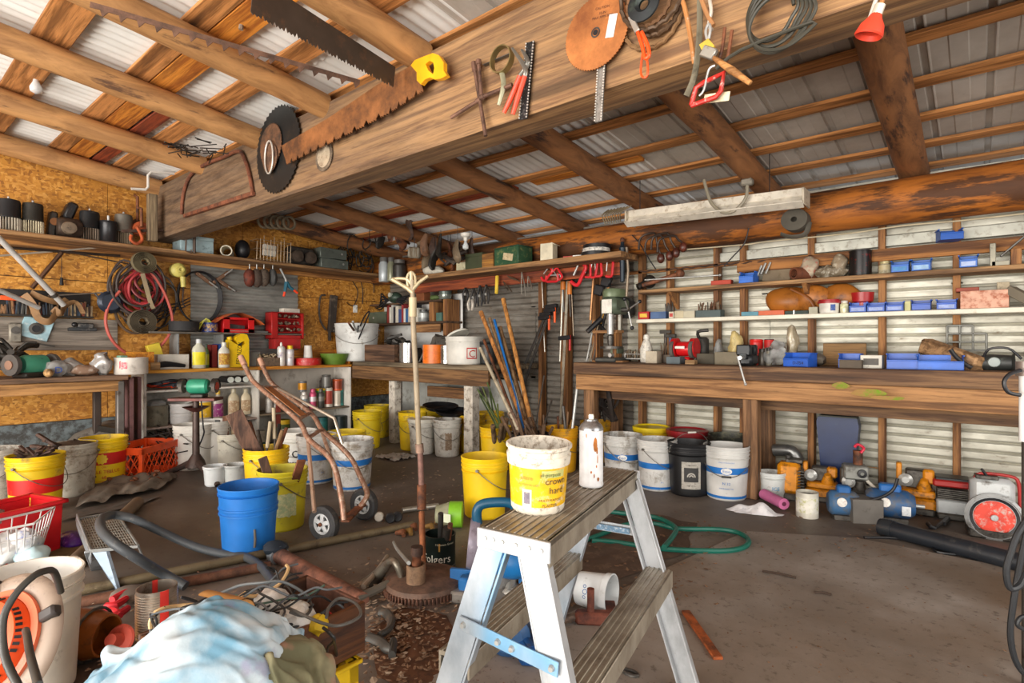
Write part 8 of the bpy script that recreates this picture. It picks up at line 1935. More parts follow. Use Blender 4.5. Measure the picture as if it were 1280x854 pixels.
# right frame edge: white pipe stand with cord, black hoses
p=at(1283,552,1.75);T=thing('pipe_stand','white upright pipe with grey collar at right photo edge','pipe',(p.x,p.y,0));zz=lambda y:at(1283,y,1.75).z
MB().cyl((0,0,zz(552)),(0,0,zz(468)),.018,n=16).build('pipe',C('#d8d8d6',.4,0,'#8a8780',.2),T);MB().cyl((0,0,zz(470)),(0,0,zz(452)),.026,n=16).build('collar',C('#7a706a',.4,.5),T);MB().cyl((0,0,0),(0,0,zz(552)),.012,n=12).build('post',DSTEEL,T)
MB().tube([at(x,y,1.72)-p+V((0,0,p.z))for x,y in((1276,463),(1262,468),(1255,478),(1260,490),(1275,494))],.006,sm=5).build('cord',BLACK,T)
for i,pts in enumerate((((1290,640),(1272,668),(1264,690),(1258,712),(1262,735),(1275,732),(1284,715)),((1286,655),(1276,700),(1268,745),(1263,790),(1268,822),(1280,842),(1300,850)),((1290,770),(1276,772),(1272,782),(1286,790)))):
 m=MB();m.tube([at(x,y,1.62 if i!=1 else 1.72)for x,y in pts],.0085 if i<2 else .006,sm=5);
 one(m,'hose',C('#1f2124',.5,0,'#45423e',.2),['black looped hose hanging at right photo edge','long black hose falling to the floor at right photo edge','thin black wire end low at right photo edge'][i],'hose')
# == stepladder and what stands on it
zt=.68
A0,A1,B1,B0=V((-.822,.886,zt)),V((-.656,.904,zt)),V((-.812,1.579,zt)),V((-.978,1.561,zt))
cen=(A0+A1+B0+B1)/4
LT=thing('stepladder','low double-sided aluminium stepladder with blue paint smears, foreground','stepladder',(cen.x,cen.y,0));O=V(LT.location)
uu=((B0+B1)-(A0+A1)).normalized();vv=V((uu.y,-uu.x,0))
def ladmat(name,c1,c2,amt,blue):
 m,nt,bs=newmat(name);co=coords(nt,(3,3,1.5),rnd=False)
 n1=nd(nt,'ShaderNodeTexNoise',Scale=4.0,Detail=8.0,Roughness=.65);nt.links.new(co,n1.inputs[0])
 out=ramp(nt,n1.outputs[0],[(.3,lin(c2)),(.6,lin(c1))])
 n2=nd(nt,'ShaderNodeTexNoise',Scale=1.1,Detail=3.0);nt.links.new(co,n2.inputs[0])
 if blue:out=mix(nt,ramp(nt,n2.outputs[0],[(.5,(0,0,0)),(.64,(.8,.8,.8))]),out,lin('#6ba9d2'))
 n3=nd(nt,'ShaderNodeTexNoise',Scale=14.0,Detail=7.0,Roughness=.8);nt.links.new(co,n3.inputs[0])
 k=.7-.3*amt;out=mix(nt,ramp(nt,n3.outputs[0],[(k,(0,0,0)),(k+.15,(.7,.7,.7))]),out,lin('#6b5a45'))
 nt.links.new(out,bs.inputs['Base Color']);bs.inputs['Metallic'].default_value=.35;bs.inputs['Roughness'].default_value=.42
 return m
M_l1=ladmat('ladder_alu','#b9bcbf','#8f9294',.25,False);M_l2=ladmat('ladder_alu_blue','#b4bcc4','#8f9aa4',.2,True);M_l3=ladmat('ladder_tread','#a69d8d','#7a6f60',.5,False)
def quadslab(c4,th,bev=.0):
 m=MB();n=len(c4);m.add([p-V((0,0,th))for p in c4]+list(c4),[tuple(range(n))[::-1],tuple(range(n,2*n))]+[(i,(i+1)%n,n+(i+1)%n,n+i)for i in range(n)]);return m
# top tread with channel lips and ribs
c4=[A0,A1,B1,B0]
quadslab(c4,.012).build('top_tread',M_l3,LT,w=1,smooth=0)
for s_,(a,b)in(('r',(A1,B1)),('l',(A0,B0))):
 d=vv*(-.004 if s_=='r' else .004);MB().bar(a+d-V((0,0,.028)),b+d-V((0,0,.028)),.008,.056).build('tread_lip',M_l3,LT,w=1)
m=MB()
for i in range(9):
 t=(i+.7)/9.4;a,b=A0.lerp(A1,t),B0.lerp(B1,t);m.bar(a+V((0,0,.0015)),b+V((0,0,.0015)),.004,.003,bev=.001)
m.build('tread_ribs',M_l3,LT,w=1)['kind']='stuff'
lv=V((.975,.2,0));lu=V((-.22,.975,0))
legs={}
for nm,top,s_,k,mt,sg in(('a',A0+lv*.033,-.23,0,M_l2,1),('b',A1-lv*.042,.18,-.06,M_l1,1),('d',B1-lv*.025,.19,.04,M_l1,-1),('c',B0+lv*.03,-.19,0,M_l2,-1)):
 bot=top+lv*s_+lu*k;bot.z=0;legs[nm]=(top,bot);d=(bot-top).normalized()
 face=uu*(-1 if sg>0 else 1);x=d.cross(face).normalized()
 m=MB();wl=.058
 m.bar(top-V((0,0,.012)),bot,wl,.005,up=face,bev=.001)
 for sx in(-1,1):
  f0=x*(sx*wl/2)-face*.0125;m.bar(top+f0-V((0,0,.03)),bot+f0,.005,.026,up=face,bev=.001)
 m.build('leg',mt,LT,w=1)
 f=MB();f.box(bot+V((0,0,.012)),(.07,.05,.03));f.build('foot_pad',BLACKR,LT,w=1)
# side plates with rivets at both ends
for a,b,fc,nm in((A0,A1,-1,0),(B0,B1,1,1)):
 n=uu*fc*.009;m=MB();m.bar(a-lv*.006+n-V((0,0,.02)),b+lv*.006+n-V((0,0,.02)),.006,.042);pl_=m.build('end_plate',M_l1,LT,w=1)
 for t in(.1,.22,.36,.56,.75,.92):
  q=a.lerp(b,t)+n-V((0,0,.018));e=n.normalized();MB().lathe([(0,0)],4)if 0 else None
  MB().cyl(q,q+e*.006,.0055,.004,n=12).build('rivet',STEEL,pl_,w=1)
def on(leg,z):
 t,b=legs[leg];return b.lerp(t,z/t.z)
for la,lb,z in(('a','c',.386),('b','d',.386)):
 a,b=on(la,z),on(lb,z);sgn=-1 if la=='a' else 1;ww=.075
 q=[a-vv*ww*.4,a+vv*ww*.6,b+vv*ww*.6,b-vv*ww*.4];
 if sgn<0:q=[a-vv*ww*.6,a+vv*ww*.4,b+vv*ww*.4,b-vv*ww*.6]
 st_=quadslab(q,.01).build('step',M_l3,LT,w=1,smooth=0)
 for(p,r)in((q[0],q[3]),(q[1],q[2])):MB().bar(p-V((0,0,.025)),r-V((0,0,.025)),.006,.05).build('step_lip',M_l3,st_,w=1)
 m=MB()
 for i in range(5):t=(i+.6)/5.2;m.bar(q[0].lerp(q[1],t)+V((0,0,.0015)),q[3].lerp(q[2],t)+V((0,0,.0015)),.004,.003,bev=.001)
 m.build('step_ribs',M_l3,st_,w=1)['kind']='stuff'
for la,lb,fc,z0,z1 in(('a','b',-1,.464,.45),('c','d',1,.487,.487)):
 n=uu*fc*.01;a,b=on(la,z0)+n,on(lb,z1)+n;m=MB();m.bar(a-(b-a)*.06,b+(b-a)*.06,.004,.03);br=m.build('spreader_bar',M_l1 if fc>0 else M_l2,LT,w=1)
 for t in(.0,.42,.58,1):q=a.lerp(b,t)+n*.3;MB().cyl(q,q+n.normalized()*.007,.007,.005,n=12).build('rivet',STEEL,br,w=1)
 if fc>0:MB().bar(a.lerp(b,.25)-n*1.35,a.lerp(b,.75)-n*1.35,.001,.018).build('sticker',C('#5a7a94',.5,0,'#cfd2d4',.4,60),br,w=1)
# paint pail on the ladder
p=fl(672,634,zt+.003);T=thing('paint_pail','small yellow plaster-spattered pail standing on the stepladder','pail',p,0,None,(.03,.05,0));R,H=.0775,.158
WS=C('#d3cbbb',.6,0,'#6f5c4a',.45,26);YS=C('#dba90f',.5,0,'#c9c0a4',.35,22)
r_=lambda z:R*(.82+.13*z/H)
MB().lathe([(0,0),(r_(0)-.004,0,0),(r_(0),.006,0),(r_(.02),.02,1),(r_(.06),.06,1),(r_(.118),.118,0),(r_(.11)+.004,.112,0),(r_(.13)+.005,.134,0),(r_(.13)+.001,.137,0),(R-.003,.147,0),(R+.001,.15,0),(R+.001,H-.002,0),(R-.002,H,0),(R-.006,H-.003,2),(r_(.1)-.005,.1,2),(r_(0)-.006,.012,2),(0,.012,2)],40).build('pail_body',[WS,YS,C('#cfc8ba',.6,0,'#7a6a54',.6,30)],T)
a=face_cam(p);DK=C('#3a3222',.6)
text_cyl(T,'crown',.022,R*.9,.075,a+.62,DK);text_cyl(T,'hard',.022,R*.88,.053,a+.66,DK);text_cyl(T,'MULTI PURPOSE',.008,R*.87,.035,a+.45,DK);text_cyl(T,'PLASTER',.010,R*.86,.022,a+.42,DK)
text_cyl(T,'plâtre',.013,R*.91,.085,a-.4,C('#a8801c',.6));text_cyl(T,'INTERIOR USE',.008,R*.89,.07,a-.35,C('#a8801c',.6));text_cyl(T,'all purpose',.012,R*.935,.094,a+.4,C('#4a5a2a',.6))
m=MB();LQ=lambda q0,q1,z0,z1,rr:(lambda u,v:((rr+.13*R*(z0+(z1-z0)*v)/H+.0012)*math.cos(a+q0+(q1-q0)*u),(rr+.13*R*(z0+(z1-z0)*v)/H+.0012)*math.sin(a+q0+(q1-q0)*u),z0+(z1-z0)*v))
m.surf(LQ(.1,.95,.09,.107,R*.82),10,2);m.build('green_band',C('#b9b46a',.6,0,'#8fae6a',.5,40),T)
m=MB();m.surf(LQ(-.56,-.22,.02,.062,R*.821),8,2);m.build('white_panel',C('#d5cdb4',.6),T);m=MB();m.surf(LQ(-.5,-.28,.028,.056,R*.826),8,2);m.build('small_print',C('#6d6470',.6,0,'#b0a698',.4,80),T)
# spray can
p=fl(739,607,zt+.003);R,H=.0335,.197;T=thing('spray_can','white rust-spotted spray can standing on the stepladder','can',p)
WC=C('#d6d7d8',.4,0,'#9a5a2c',.18,16)
MB().lathe([(0,.004),(R*.92,0),(R,.004),(R,.006),(R*.97,.012),(R*.97,H*.78),(R*1.0,H*.785),(R*.98,H*.80)],32).build('can_body',WC,T)
MB().lathe([(R*1.0,H*.785),(R*.99,H*.81),(R*.85,H*.86),(R*.55,H*.9),(R*.5,H*.91),(R*.5,H*.93),(R*.42,H*.935),(0,H*.93)],32).build('dome',C('#9a9da0',.3,.8,'#6d5a48',.3),T)
MB().lathe([(0,H*.92),(R*.22,H*.92),(R*.22,H*.98),(R*.17,H),(0,H)],14).build('nozzle',C('#d8d4c8',.5),T)
a=face_cam(p);rs=random.Random(3);m=MB()
for cx,cz,sx,sz in((.35,.6,.16,.1),(.5,.52,.08,.05),(-.4,.72,.05,.03),(.0,.22,.06,.02),(.25,.17,.05,.03),(.45,.3,.05,.02),(.6,.12,.1,.03),(.55,.4,.04,.06)):
 m.surf(lambda u,v:((R*.972+.0006)*math.cos(a+cx+sx*v*math.cos(2*PI*u)*(1+.5*noise.noise(V((u*7,cx*9,0))))),(R*.972+.0006)*math.sin(a+cx+sx*v*math.cos(2*PI*u)*(1+.5*noise.noise(V((u*7,cx*9,0))))),H*(cz+sz*v*math.sin(2*PI*u))),16,1)
m.build('rust_spots',RUST('#b8702c','#7a4a24'),T)
MB().ball(fl(709,624,zt+.008),.006,8,6).build('x',STEEL)if 0 else None
# == sprinkler stand on a flywheel
p=away(fl(531,762),.17);T=thing('sprinkler_stand','tall sprinkler pole rising from a rusty flywheel base','sprinkler',p);O=V(T.location);FW=RUST('#6f5648','#4f4038',.7,.3)
R=.178;m=MB();m.lathe([(0,.03),(R*.9,.03),(R*.93,.0),(R*.96,.0),(R*.97,.045),(R*.93,.06),(R*.8,.066),(R*.4,.078),(0,.08)],40);fw=m.build('flywheel',FW,T)
m=MB()
for i in range(70):q=2*PI*i/70;m.box((R*.985*math.cos(q),R*.985*math.sin(q),.03),(.014,.007,.026),(0,0,q),.001)
m.build('ring_gear',RUST('#6d4a3a','#3a2a24'),fw)['kind']='stuff'
q=fl(520,726,.08)-O;q.z=0
MB().lathe([(.036,.075),(.04,.075),(.04,.15),(.033,.15),(.033,.08)],20,c=(q.x,q.y,0)).build('socket',RUST('#8a6d54','#5f4a3a'),T)
MB().tube([(q.x,q.y,.08),(q.x+.005,q.y,.21)],.019,n=14).build('inner_pipe',RST,T);MB().tube([(q.x+.005,q.y,.19),(q.x+.006,q.y,.225)],.025,n=14).build('collar',RSTD,T)
f_=2.62;b0=fl(529,716,.07)-O;P_=lambda x,y:at(x,y,f_)-O
MB().tube([b0,P_(527,640)],.014,n=12).build('lower_pipe',RUST('#8a5434','#5a3a2a'),T);MB().tube([P_(527,636),P_(527,606)],.021,n=12).build('coupling',RST,T)
MB().tube([P_(527,612),P_(525,560)],.0135,n=12).build('middle_pipe',RUST('#7a5a50','#5a443c'),T);MB().tube([P_(525,566),P_(524,555)],.019,n=12).build('coupling',RUST('#8a7060','#5a4438'),T)
PT=C('#8f8069',.6,0,'#665741',.35);MB().tube([P_(524,560),P_(520,470),P_(516,392)],.0125,n=14).build('upper_pole',PT,T)
MB().tube([P_(516,396),P_(516,372)],.018,n=14).build('sleeve',C('#a89878',.5),T);MB().tube([P_(516,376),P_(515,350)],.0105,n=12).build('riser',PT,T)
hd=C('#a89878',.4,.3,'#8a7448',.25);hp=MB();hp.tube([P_(516,366),P_(509,360),P_(500,355),P_(490,349)],[.012,.011,.009,.012],n=10);hp.tube([P_(490,349),P_(500,348),P_(510,350),P_(516,360)],.007,n=8,sm=3);hp.build('spray_arm',hd,T)
MB().tube([P_(516,362),P_(524,353),P_(535,345)],[.01,.009,.008],n=10).build('nozzle',hd,T);m=MB();m.tube([P_(510,360),P_(509,346),P_(514,340),P_(519,346),P_(519,360)],.006,n=8,sm=3);m.tube([P_(514,352),P_(514,340)],.009);m.build('bridge',hd,T)
# things around the flywheel
def lathe_thing(name,label,cat,px,py,prof,mats,n=24,rot=None,rz=0.0,part='body',h=0.0):
 p=fl(px,py);T=thing(name,label,cat,(p.x,p.y,h),rz,None,rot);MB().lathe(prof,n).build(part,mats,T);return T
p=away(fl(550,718),.075);T=thing('coffee_can','dark green coffee can with white lettering, holding pipes','can',p);r,h=.076,.168
MB().lathe([(0,.004),(r*.97,0),(r,.004),(r*.97,.01),(r*.97,h-.01),(r,h-.006),(r,h),(r*.93,h),(r*.92,.02),(0,.02)],32).build('can_body',[C('#15211d',.35,.3,'#3f3830',.2)],T)
a=face_cam(p);text_cyl(T,'Folgers',.052,r*.972,h*.3,a-.28,C('#d5d2c4',.5));text_cyl(T,'Mountain Grown',.014,r*.972,h*.78,a+.35,C('#a8a48f',.5));m=MB();m.surf(lambda u,v:(r*.974*math.cos(a-2.0+4*u),r*.974*math.sin(a-2.0+4*u),h*(.14+.02*v)),30,1);m.build('stripe',C('#8a8678',.5),T);m=MB();m.surf(lambda u,v:(r*.974*math.cos(a-.05+.1*(u-.5)),r*.974*math.sin(a-.05+.1*(u-.5)),h*(.62+.22*v)),4,2);m.build('gold_print',C('#a87c34',.5),T)
for i,(x,y,r2,mt)in enumerate(((551,642,.013,DSTEEL),(559,660,.02,GREASE),(563,655,.012,RST))):
 e=at(x,y,2.62);one(MB().tube([V(p)+V((.02*i-.02,.02,.03)),e],r2,n=10),'pipe',mt,['dark pipe standing tallest in the coffee can','thick black bolt in the coffee can','rusty rod right of the black bolt in can'][i],'pipe')
# clear bottle with green lid, plastic bits
a,b=fl(556,640),fl(578,634);f=3.3;A=at(545,634,f);B_=at(562,632,f);C_=at(578,631,f);A.z=max(A.z,.06);T=thing('clear_bottle','clear plastic bottle with lime green lid lying on floor','bottle',V((B_.x,B_.y,0)));o=V(T.location);zc_=.075
for q in(A,B_,C_):q.z=zc_
MB().tube([A-o,B_-o],[.05,.072],n=20).build('bottle_body',C('#b9b99a',.2,0,'#8a8a70',.2,20,trans=.5),T);MB().tube([B_-o,C_-o],.075,n=20).build('lid',C('#7ab52a',.4),T);MB().bar(B_-o+V((.02,-.07,0)),B_-o+V((.07,-.06,0)),.002,.05).build('label',C('#d8e0c4',.5),T)
for i,(x,y,r2,c,lab)in enumerate(((474,646,.028,'#cfc8ba','white pipe fitting on the floor near hand truck wheel'),(488,648,.03,'#1f1f22','black fitting right of the white one'),(497,646,.03,'#232326','second black fitting, touching the first'))):
 q=fl(x,y+5);T=thing('pipe_fitting',lab,'fitting',q+V((0,0,r2)));m=MB();m.at((0,0,0),(PI/2,0,.9));m.lathe([(0,-r2),(r2*.7,-r2),(r2*.75,-r2*.2),(r2,0),(r2,r2*.8),(r2*.8,r2),(0,r2*.8)],18);m.build('fitting',C(c,.45,0,'#6d655a',.2),T)
a,b=fl(503,642),fl(548,636);a.z=b.z=.02;one(MB().tube([a,b],.017,n=12),'tube',C('#b5b2aa',.35,.6,'#6d655a',.3),'short silver tube lying before the clean yellow bucket','tube')
rs=random.Random(91)
for i,(x,y)in enumerate(((499,668),(508,666),(514,660),(535,660),(562,652),(548,655))):
 q=fl(x,y,.015);one(MB().tube([q+V((-.03,0,0)),q+V((.01,.02,.01)),q+V((.04,0,.0))],[.012,.018,.012],n=8),'bolt',[RST,C('#8a6a3a',.5,.4)][i%2],['rusty bolt nearest the long floor pipe','brass-brown bolt by the sprinkler pole','rusty nut lying left of sprinkler pole','brass-brown elbow right of sprinkler pole','rusty stub below the clear bottle','brass-brown stub behind the coffee can'][i],'bolt')
# bent pipes left of the flywheel
q=fl(508,738,.07);m=MB();m.tube([at(505,738,2.42),at(503,722,2.42),at(496,706,2.42),at(488,702,2.45),at(470,722,2.5),at(455,733,2.5)],[.02,.018,.017,.017,.03,.03],sm=4,n=12);one(m,'exhaust_pipe',C('#7a7468',.4,.7,'#5a4636',.4),'grey bent pipe hooked over the flywheel','pipe')
for i,(pts,r,mt,lab)in enumerate(((((454,734),(470,716),(484,696)),.012,C('#a89a88',.4,.5,'#6d5a48',.4),'pale rod end left of the bent pipe'),(((492,678),(496,686),(505,697),(511,704)),.008,STEEL,'bright bent lever rising behind flywheel'),(((446,748),(460,742),(485,730)),.018,C('#5f5a50',.6),'grey-green rod lying left of flywheel'))):
 m=MB();m.tube([fl(x,y,.05+.05*(i==1)*k)for k,(x,y)in enumerate(pts)],r,sm=3);one(m,'rod',mt,lab,'rod')
for i,pts in enumerate((((475,765),(484,768),(489,777),(485,788),(474,795)),((460,797),(475,803),(487,812),(492,802),(490,820)))):
 m=MB();m.tube([fl(x,y,.025)for x,y in pts],.018,sm=4,n=10,flat=(1,.7));one(m,'bracket',C('#4a4844',.5,.4,'#6d5a4a',.35),['grey angled bracket on floor before the flywheel','dark bent bracket nearest the wire box'][i],'bracket')
# miter saw
q=away(fl(628,772),.12);T=thing('miter_saw','blue miter saw with round guard behind the stepladder leg','saw',q,.5);MBL=C('#1d5f9a',.4,0,'#3c4a58',.2)
m=MB();m.lathe([(0,0),(.15,0),(.15,.05),(0,.055)],28);m.build('turntable',C('#8a857e',.5,.3,'#5a544c',.35),T);MB().box((0,.02,.025),(.5,.14,.05),bev=.01).build('base',C('#7d7770',.5,.3,'#5a4f44',.4),T);MB().box((-.14,.05,.08),(.2,.02,.06)).build('fence',MBL,T);MB().box((.16,.05,.08),(.2,.02,.06)).build('fence',MBL,T);MB().box((-.16,-.0,.07),(.05,.05,.06),bev=.008).build('clamp_block',MBL,T)
o=V(T.location);R_=Matrix.Rotation(-.5,3,'Z');LQ_=lambda x,y,f:R_@(at(x,y,f)-o)
m=MB();m.M=Matrix.Translation(LQ_(592,678,2.3))@(R_@V((-.75,-.66,.1))).to_track_quat('Z','Y').to_matrix().to_4x4();m.lathe([(0,-.02),(.1,-.02),(.105,0),(.1,.02),(0,.024)],32);m.build('blade_guard',C('#8f8794',.3,.2,'#5f5660',.3),T)
m=MB();a=LQ_(640,700,2.3);m.ball(a,(.1,.08,.075),18,10);m.build('motor_housing',C('#1a6aa8',.4,0,'#34506a',.2),T);MB().tube([LQ_(600,690,2.32),LQ_(630,710,2.36),LQ_(620,745,2.4)],[.04,.05,.04],n=10).build('arm',C('#8f8d8c',.4,.5),T)
MB().tube([LQ_(597,655,2.28),LQ_(596,640,2.28),LQ_(602,631,2.28),LQ_(620,628,2.28),LQ_(640,630,2.28),LQ_(646,645,2.28),LQ_(640,680,2.3)],.02,n=12,sm=4).build('handle',C('#0f4f6d',.4,0,'#2a3a44',.2),T)
T=lathe_thing('motor_part','blue and grey motor part lying under left ladder step','motor',640,800,[(0,0),(.07,0),(.075,.02),(.075,.12),(.05,.14),(0,.14)],[C('#2a4f7a',.45,.1,'#6d665c',.4)],20,(PI/2,0,.6),part='motor_body',h=.075)
rs=random.Random(101)
for i,(x,y,c)in enumerate(((655,752,'#8a8a88'),(640,745,'#b5b2aa'),(625,735,'#2c2c2e'),(668,738,'#a8a59c'),(648,770,'#5a5048'),(660,815,'#1d4f8a'))):
 q=fl(x,y,.03);T=thing('saw_part',['grey casting between the two near ladder legs','pale crumpled plastic between near ladder legs','black plastic part beside the blue saw','clear fitting right of the grey casting','brown bracket below the grey casting','blue metal clamp under the left ladder step'][i],'part',V((q.x,q.y,0)),rs.random()*3)
 m=MB();m.box((0,0,.04),(rs.uniform(.08,.14),rs.uniform(.05,.09),.06),(rs.uniform(-.3,.3),rs.uniform(-.3,.3),0),.012);m.cyl((-.04,0,.05),(.07,.02,.07),.022);m.build('casting',C(c,.45,.3,'#5a5048',.35,14),T)
# white tub lying on its side behind the ladder, rusty clevis before it
c=fl(718,762);T=thing('ice_cream_tub','white tub with blue print lying on its side behind stepladder','tub',V((c.x,c.y+.04,.075)),0);R2,H2=.076,.14
ax=(V((.82,.12,.02))).normalized();Q=ax.to_track_quat('Z','Y');T.rotation_mode='QUATERNION';T.rotation_quaternion=Q
MB().lathe([(0,0),(R2*.84,0),(R2*.86,.006),(R2*.97,H2*.8),(R2*1.03,H2*.82),(R2*1.05,H2),(R2*.98,H2),(R2*.94,H2*.8),(R2*.8,.008),(0,.008)],32).build('tub_body',[C('#cfd3d4',.45,0,'#8a857a',.2)],T);
loc=Q.inverted()@V((-c.x,-c.y,.6));a=math.atan2(loc.y,loc.x);text_cyl(T,'oOo',.03,R2*.9,H2*.3,a,C('#2a5f9a',.5));text_cyl(T,'ICE CREAM',.014,R2*.9,H2*.58,a,C('#4a7aa8',.5));
q=fl(745,782);T=thing('clevis','rusty clevis casting on floor in front of the lying tub','clevis',q,.6);m=MB();m.box((0,0,.03),(.16,.05,.05),bev=.012);m.box((.06,.05,.03),(.04,.12,.04));m.cyl((-.02,.0,.04),(-.02,0,.14),.014);m.build('casting',RUST('#6a3a2c','#3a2420'),T);MB().tube([(-.08,0,.03),(-.2,-.06,.02)],.016).build('shank',RUST('#6d5a4c','#3c302a'),T)
# == lower left foreground
# red plastic bin
r0,r1=fl(76,624,.27),fl(-20,646,.27);u=(r1-r0);u.z=0;u.normalize();n=V((-u.y,u.x,0))
if n.dot(V((r0.x,r0.y,0)))<0:n=-n
W_,D_=.5,.26;c=r0+u*W_/2-n*0;cc=V((c.x,c.y,0))+n*D_*.5
T=thing('red_bin','red plastic storage bin at left, behind the white wire basket','bin',cc,math.atan2(u.y,u.x));RB_=C('#cf1a22',.4,0,'#7a2a24',.12);m=MB();H_=.27
for sx in(-1,1):m.box((sx*W_/2,0,H_/2),(.008,D_,H_),(0,sx*.06,0))
for sy in(-1,1):m.box((0,sy*D_/2,H_/2),(W_,.008,H_),(-sy*.06,0,0))
m.box((0,0,.006),(W_,D_,.01));m.build('bin_body',RB_,T);m=MB()
for sx in(-1,1):m.box((sx*(W_/2+.012),0,H_-.01),(.026,D_+.05,.02))
for sy in(-1,1):m.box((0,sy*(D_/2+.012),H_-.01),(W_+.05,.026,.02))
m.build('rim',RB_,T);rs=random.Random(7);m=MB()
for i in range(14):m.box((rs.uniform(-.2,.2),rs.uniform(-.1,.1),rs.uniform(.16,.25)),(.12,.06,.03),(rs.uniform(-.5,.5),rs.uniform(-.5,.5),rs.random()*3))
m.build('contents',C('#8a8682',.6,0,'#4a443e',.5,14),T)
# white wire basket
T=thing('wire_basket','white wire basket with packets, in front of the red bin','basket',fl(40,700));o=V(T.location);m=MB()
tp=[fl(69,634,.25),fl(42,655,.25),fl(-25,668,.25),fl(-25,656,.27)];bt=[fl(50,692,.05),fl(38,695,.05),fl(-15,705,.05),fl(-15,695,.05)]
m.tube([p-o for p in tp],.0055,closed=True,n=8);m.tube([p-o for p in bt],.004,closed=True,n=8)
for a,b,c2,d,k in((0,1,0,1,7),(1,2,1,2,7),(0,3,0,3,6)):
 for i in range(k):t=i/(k-1);m.tube([tp[a].lerp(tp[b],t)-o,bt[c2].lerp(bt[d],t)-o],.0028,n=6)
m.tube([tp[0].lerp(bt[0],.4)-o,tp[1].lerp(bt[1],.4)-o,tp[2].lerp(bt[2],.4)-o],.003,n=6);m.build('wire_frame',C('#dcdad8',.4),T)
p=fl(24,697,.05);baggie(p,.07,.08,.07,C('#d8dce0',.4,0,'#2344a8',.35,14),'packet','white packet with blue splash in the white wire basket','packet')
p=fl(40,702,.03);baggie(p,.1,.07,.035,C('#b9d4da',.4,0,'#8fb0b8',.3),'packet','pale blue plastic packet under the white packet','packet')
p=fl(2,705,.02);baggie(p,.12,.12,.09,C('#d8d8d6',.7,0,'#a09a92',.25),'paper_towel','white crumpled paper at left photo edge by wire basket','paper')
p=fl(88,682);baggie(p,.13,.06,.035,C('#4a1f7a',.35,0,'#a878c9',.4,24),'plastic_wrapper','purple plastic wrapper on floor right of red bin','wrapper')
a,b=fl(62,700),fl(102,688);one(MB().bar(a+V((0,0,.01)),b+V((0,0,.02)),.14,.01),'cardboard',C('#5a4a2c',.8),'brown cardboard piece before the purple wrapper','cardboard')
# grill tray
gt=[fl(96,649.5,.2),fl(145,641,.2),fl(173,683,.17),fl(114,689,.17)];T=thing('grill_rack','grey wire grill rack with bent sheet legs under black hose','rack',fl(135,700));o=V(T.location);GM=C('#8a8c8a',.45,.6,'#5f564a',.35)
fr=MB();
for i in range(4):fr.bar(gt[i]-o,gt[(i+1)%4]-o,.01,.016)
fr.build('frame',GM,T);m=MB()
for i in range(16):t=(i+1)/17;m.tube([gt[0].lerp(gt[1],t)-o,gt[3].lerp(gt[2],t)-o],.0024,n=5)
m.build('grid_wires',C('#9a968c',.5,.5,'#6a5844',.4),T)['kind']='stuff';m=MB()
for i in range(12):t=(i+1)/13;m.tube([gt[0].lerp(gt[3],t)-o,gt[1].lerp(gt[2],t)-o],.0024,n=5)
m.build('grid_wires',C('#9a968c',.5,.5,'#6a5844',.4),T)['kind']='stuff'
f1,f2,f3=fl(145,738),fl(190,724),fl(122,712)
m=MB();q4=[gt[3]-o,gt[3].lerp(gt[2],.3)-o,f1-o+V((.03,0,0)),f1-o+V((-.02,0,0))];m.add(q4+[v+V((0,.012,0))for v in q4],[(0,1,2,3),(7,6,5,4),(0,4,5,1),(1,5,6,2),(2,6,7,3),(3,7,4,0)]);m.build('sheet_leg',C('#8a99a8',.4,.6,'#4f5a64',.35),T,smooth=0)
m=MB();m.bar(gt[0]-o,gt[3]-o-V((0,0,.03)),.006,.06);m.bar(gt[3]-o,f3-o,.05,.01);m.build('side_panel',C('#8f9498',.45,.5,'#5a564c',.4),T)
MB().tube([gt[2]-o,f2-o,f1-o],.005,n=6).build('wire_leg',GM,T)
# floor pipes
for i,(a,b,r,mt,lab)in enumerate((((70,744),(516,656),.022,C('#6d6048',.6,.3,'#4a3c2c',.4),'long grey-brown pipe across the floor under blue bucket'),((80,757),(338,707),.022,RUST('#6d4a38','#4a3228'),'long red-rust pipe parallel to the grey-brown one'),((350,695),(452,752),.036,RUST('#7d5444','#4f3830'),'thick rusty pipe angled toward the wooden wire box'),((92,704),(172,628),.036,C('#6d5c4a',.6,.2,'#4a3e32',.3),'short brown pipe lying behind the grill rack'),((0,748),(95,735),.02,RSTD,'dark rusty pipe behind the white pail'))):
 A,B_=fl(*a,r),fl(*b,r);T=thing('pipe',lab,'pipe',mid(A,B_));o=V(T.location);m=MB();m.tube([A-o,B_-o],r,n=14);m.build('tube',mt,T)
 if i==2:
  d=(A-B_).normalized();MB().tube([A-o-d*.0,A-o+d*.05],.046,n=14).build('collar',C('#8a9096',.4,.5),T);m=MB();c=A-o+d*.045;m.ball(c+V((0,0,.03)),(.06,.06,.035),16,9);m.v=[tuple(V(v)+noise.noise_vector(V(v)*40)*.012)for v in m.v];m.build('black_brush',C('#16202a',.6),T)
A=[fl(232,733,.03),fl(205,718,.08),fl(170,697,.19),fl(140,677,.26),fl(126,660,.28),fl(128,648,.26),fl(142,644,.24),fl(165,648,.22),fl(200,664,.14),fl(240,682,.06),fl(275,692,.03),fl(305,696,.025),fl(325,707,.03),fl(338,722,.06),fl(345,733,.2)]
one(MB().tube(A,.02,n=12,sm=5),'black_hose',C('#3f4448',.55,0,'#6d6860',.25),'grey-black hose arching over the grill rack to wire box','hose')
# white pail in front left
p=at(33,728,1.72);T=pail(0,0,'big white pail at lower left, orange machine leaning on it','#d5d0c4',R=.14,H=.37,pos=V((p.x,p.y,0)),hnd=None,ribs=(.8,.9),damt=.2,inner='#dcd8d0')
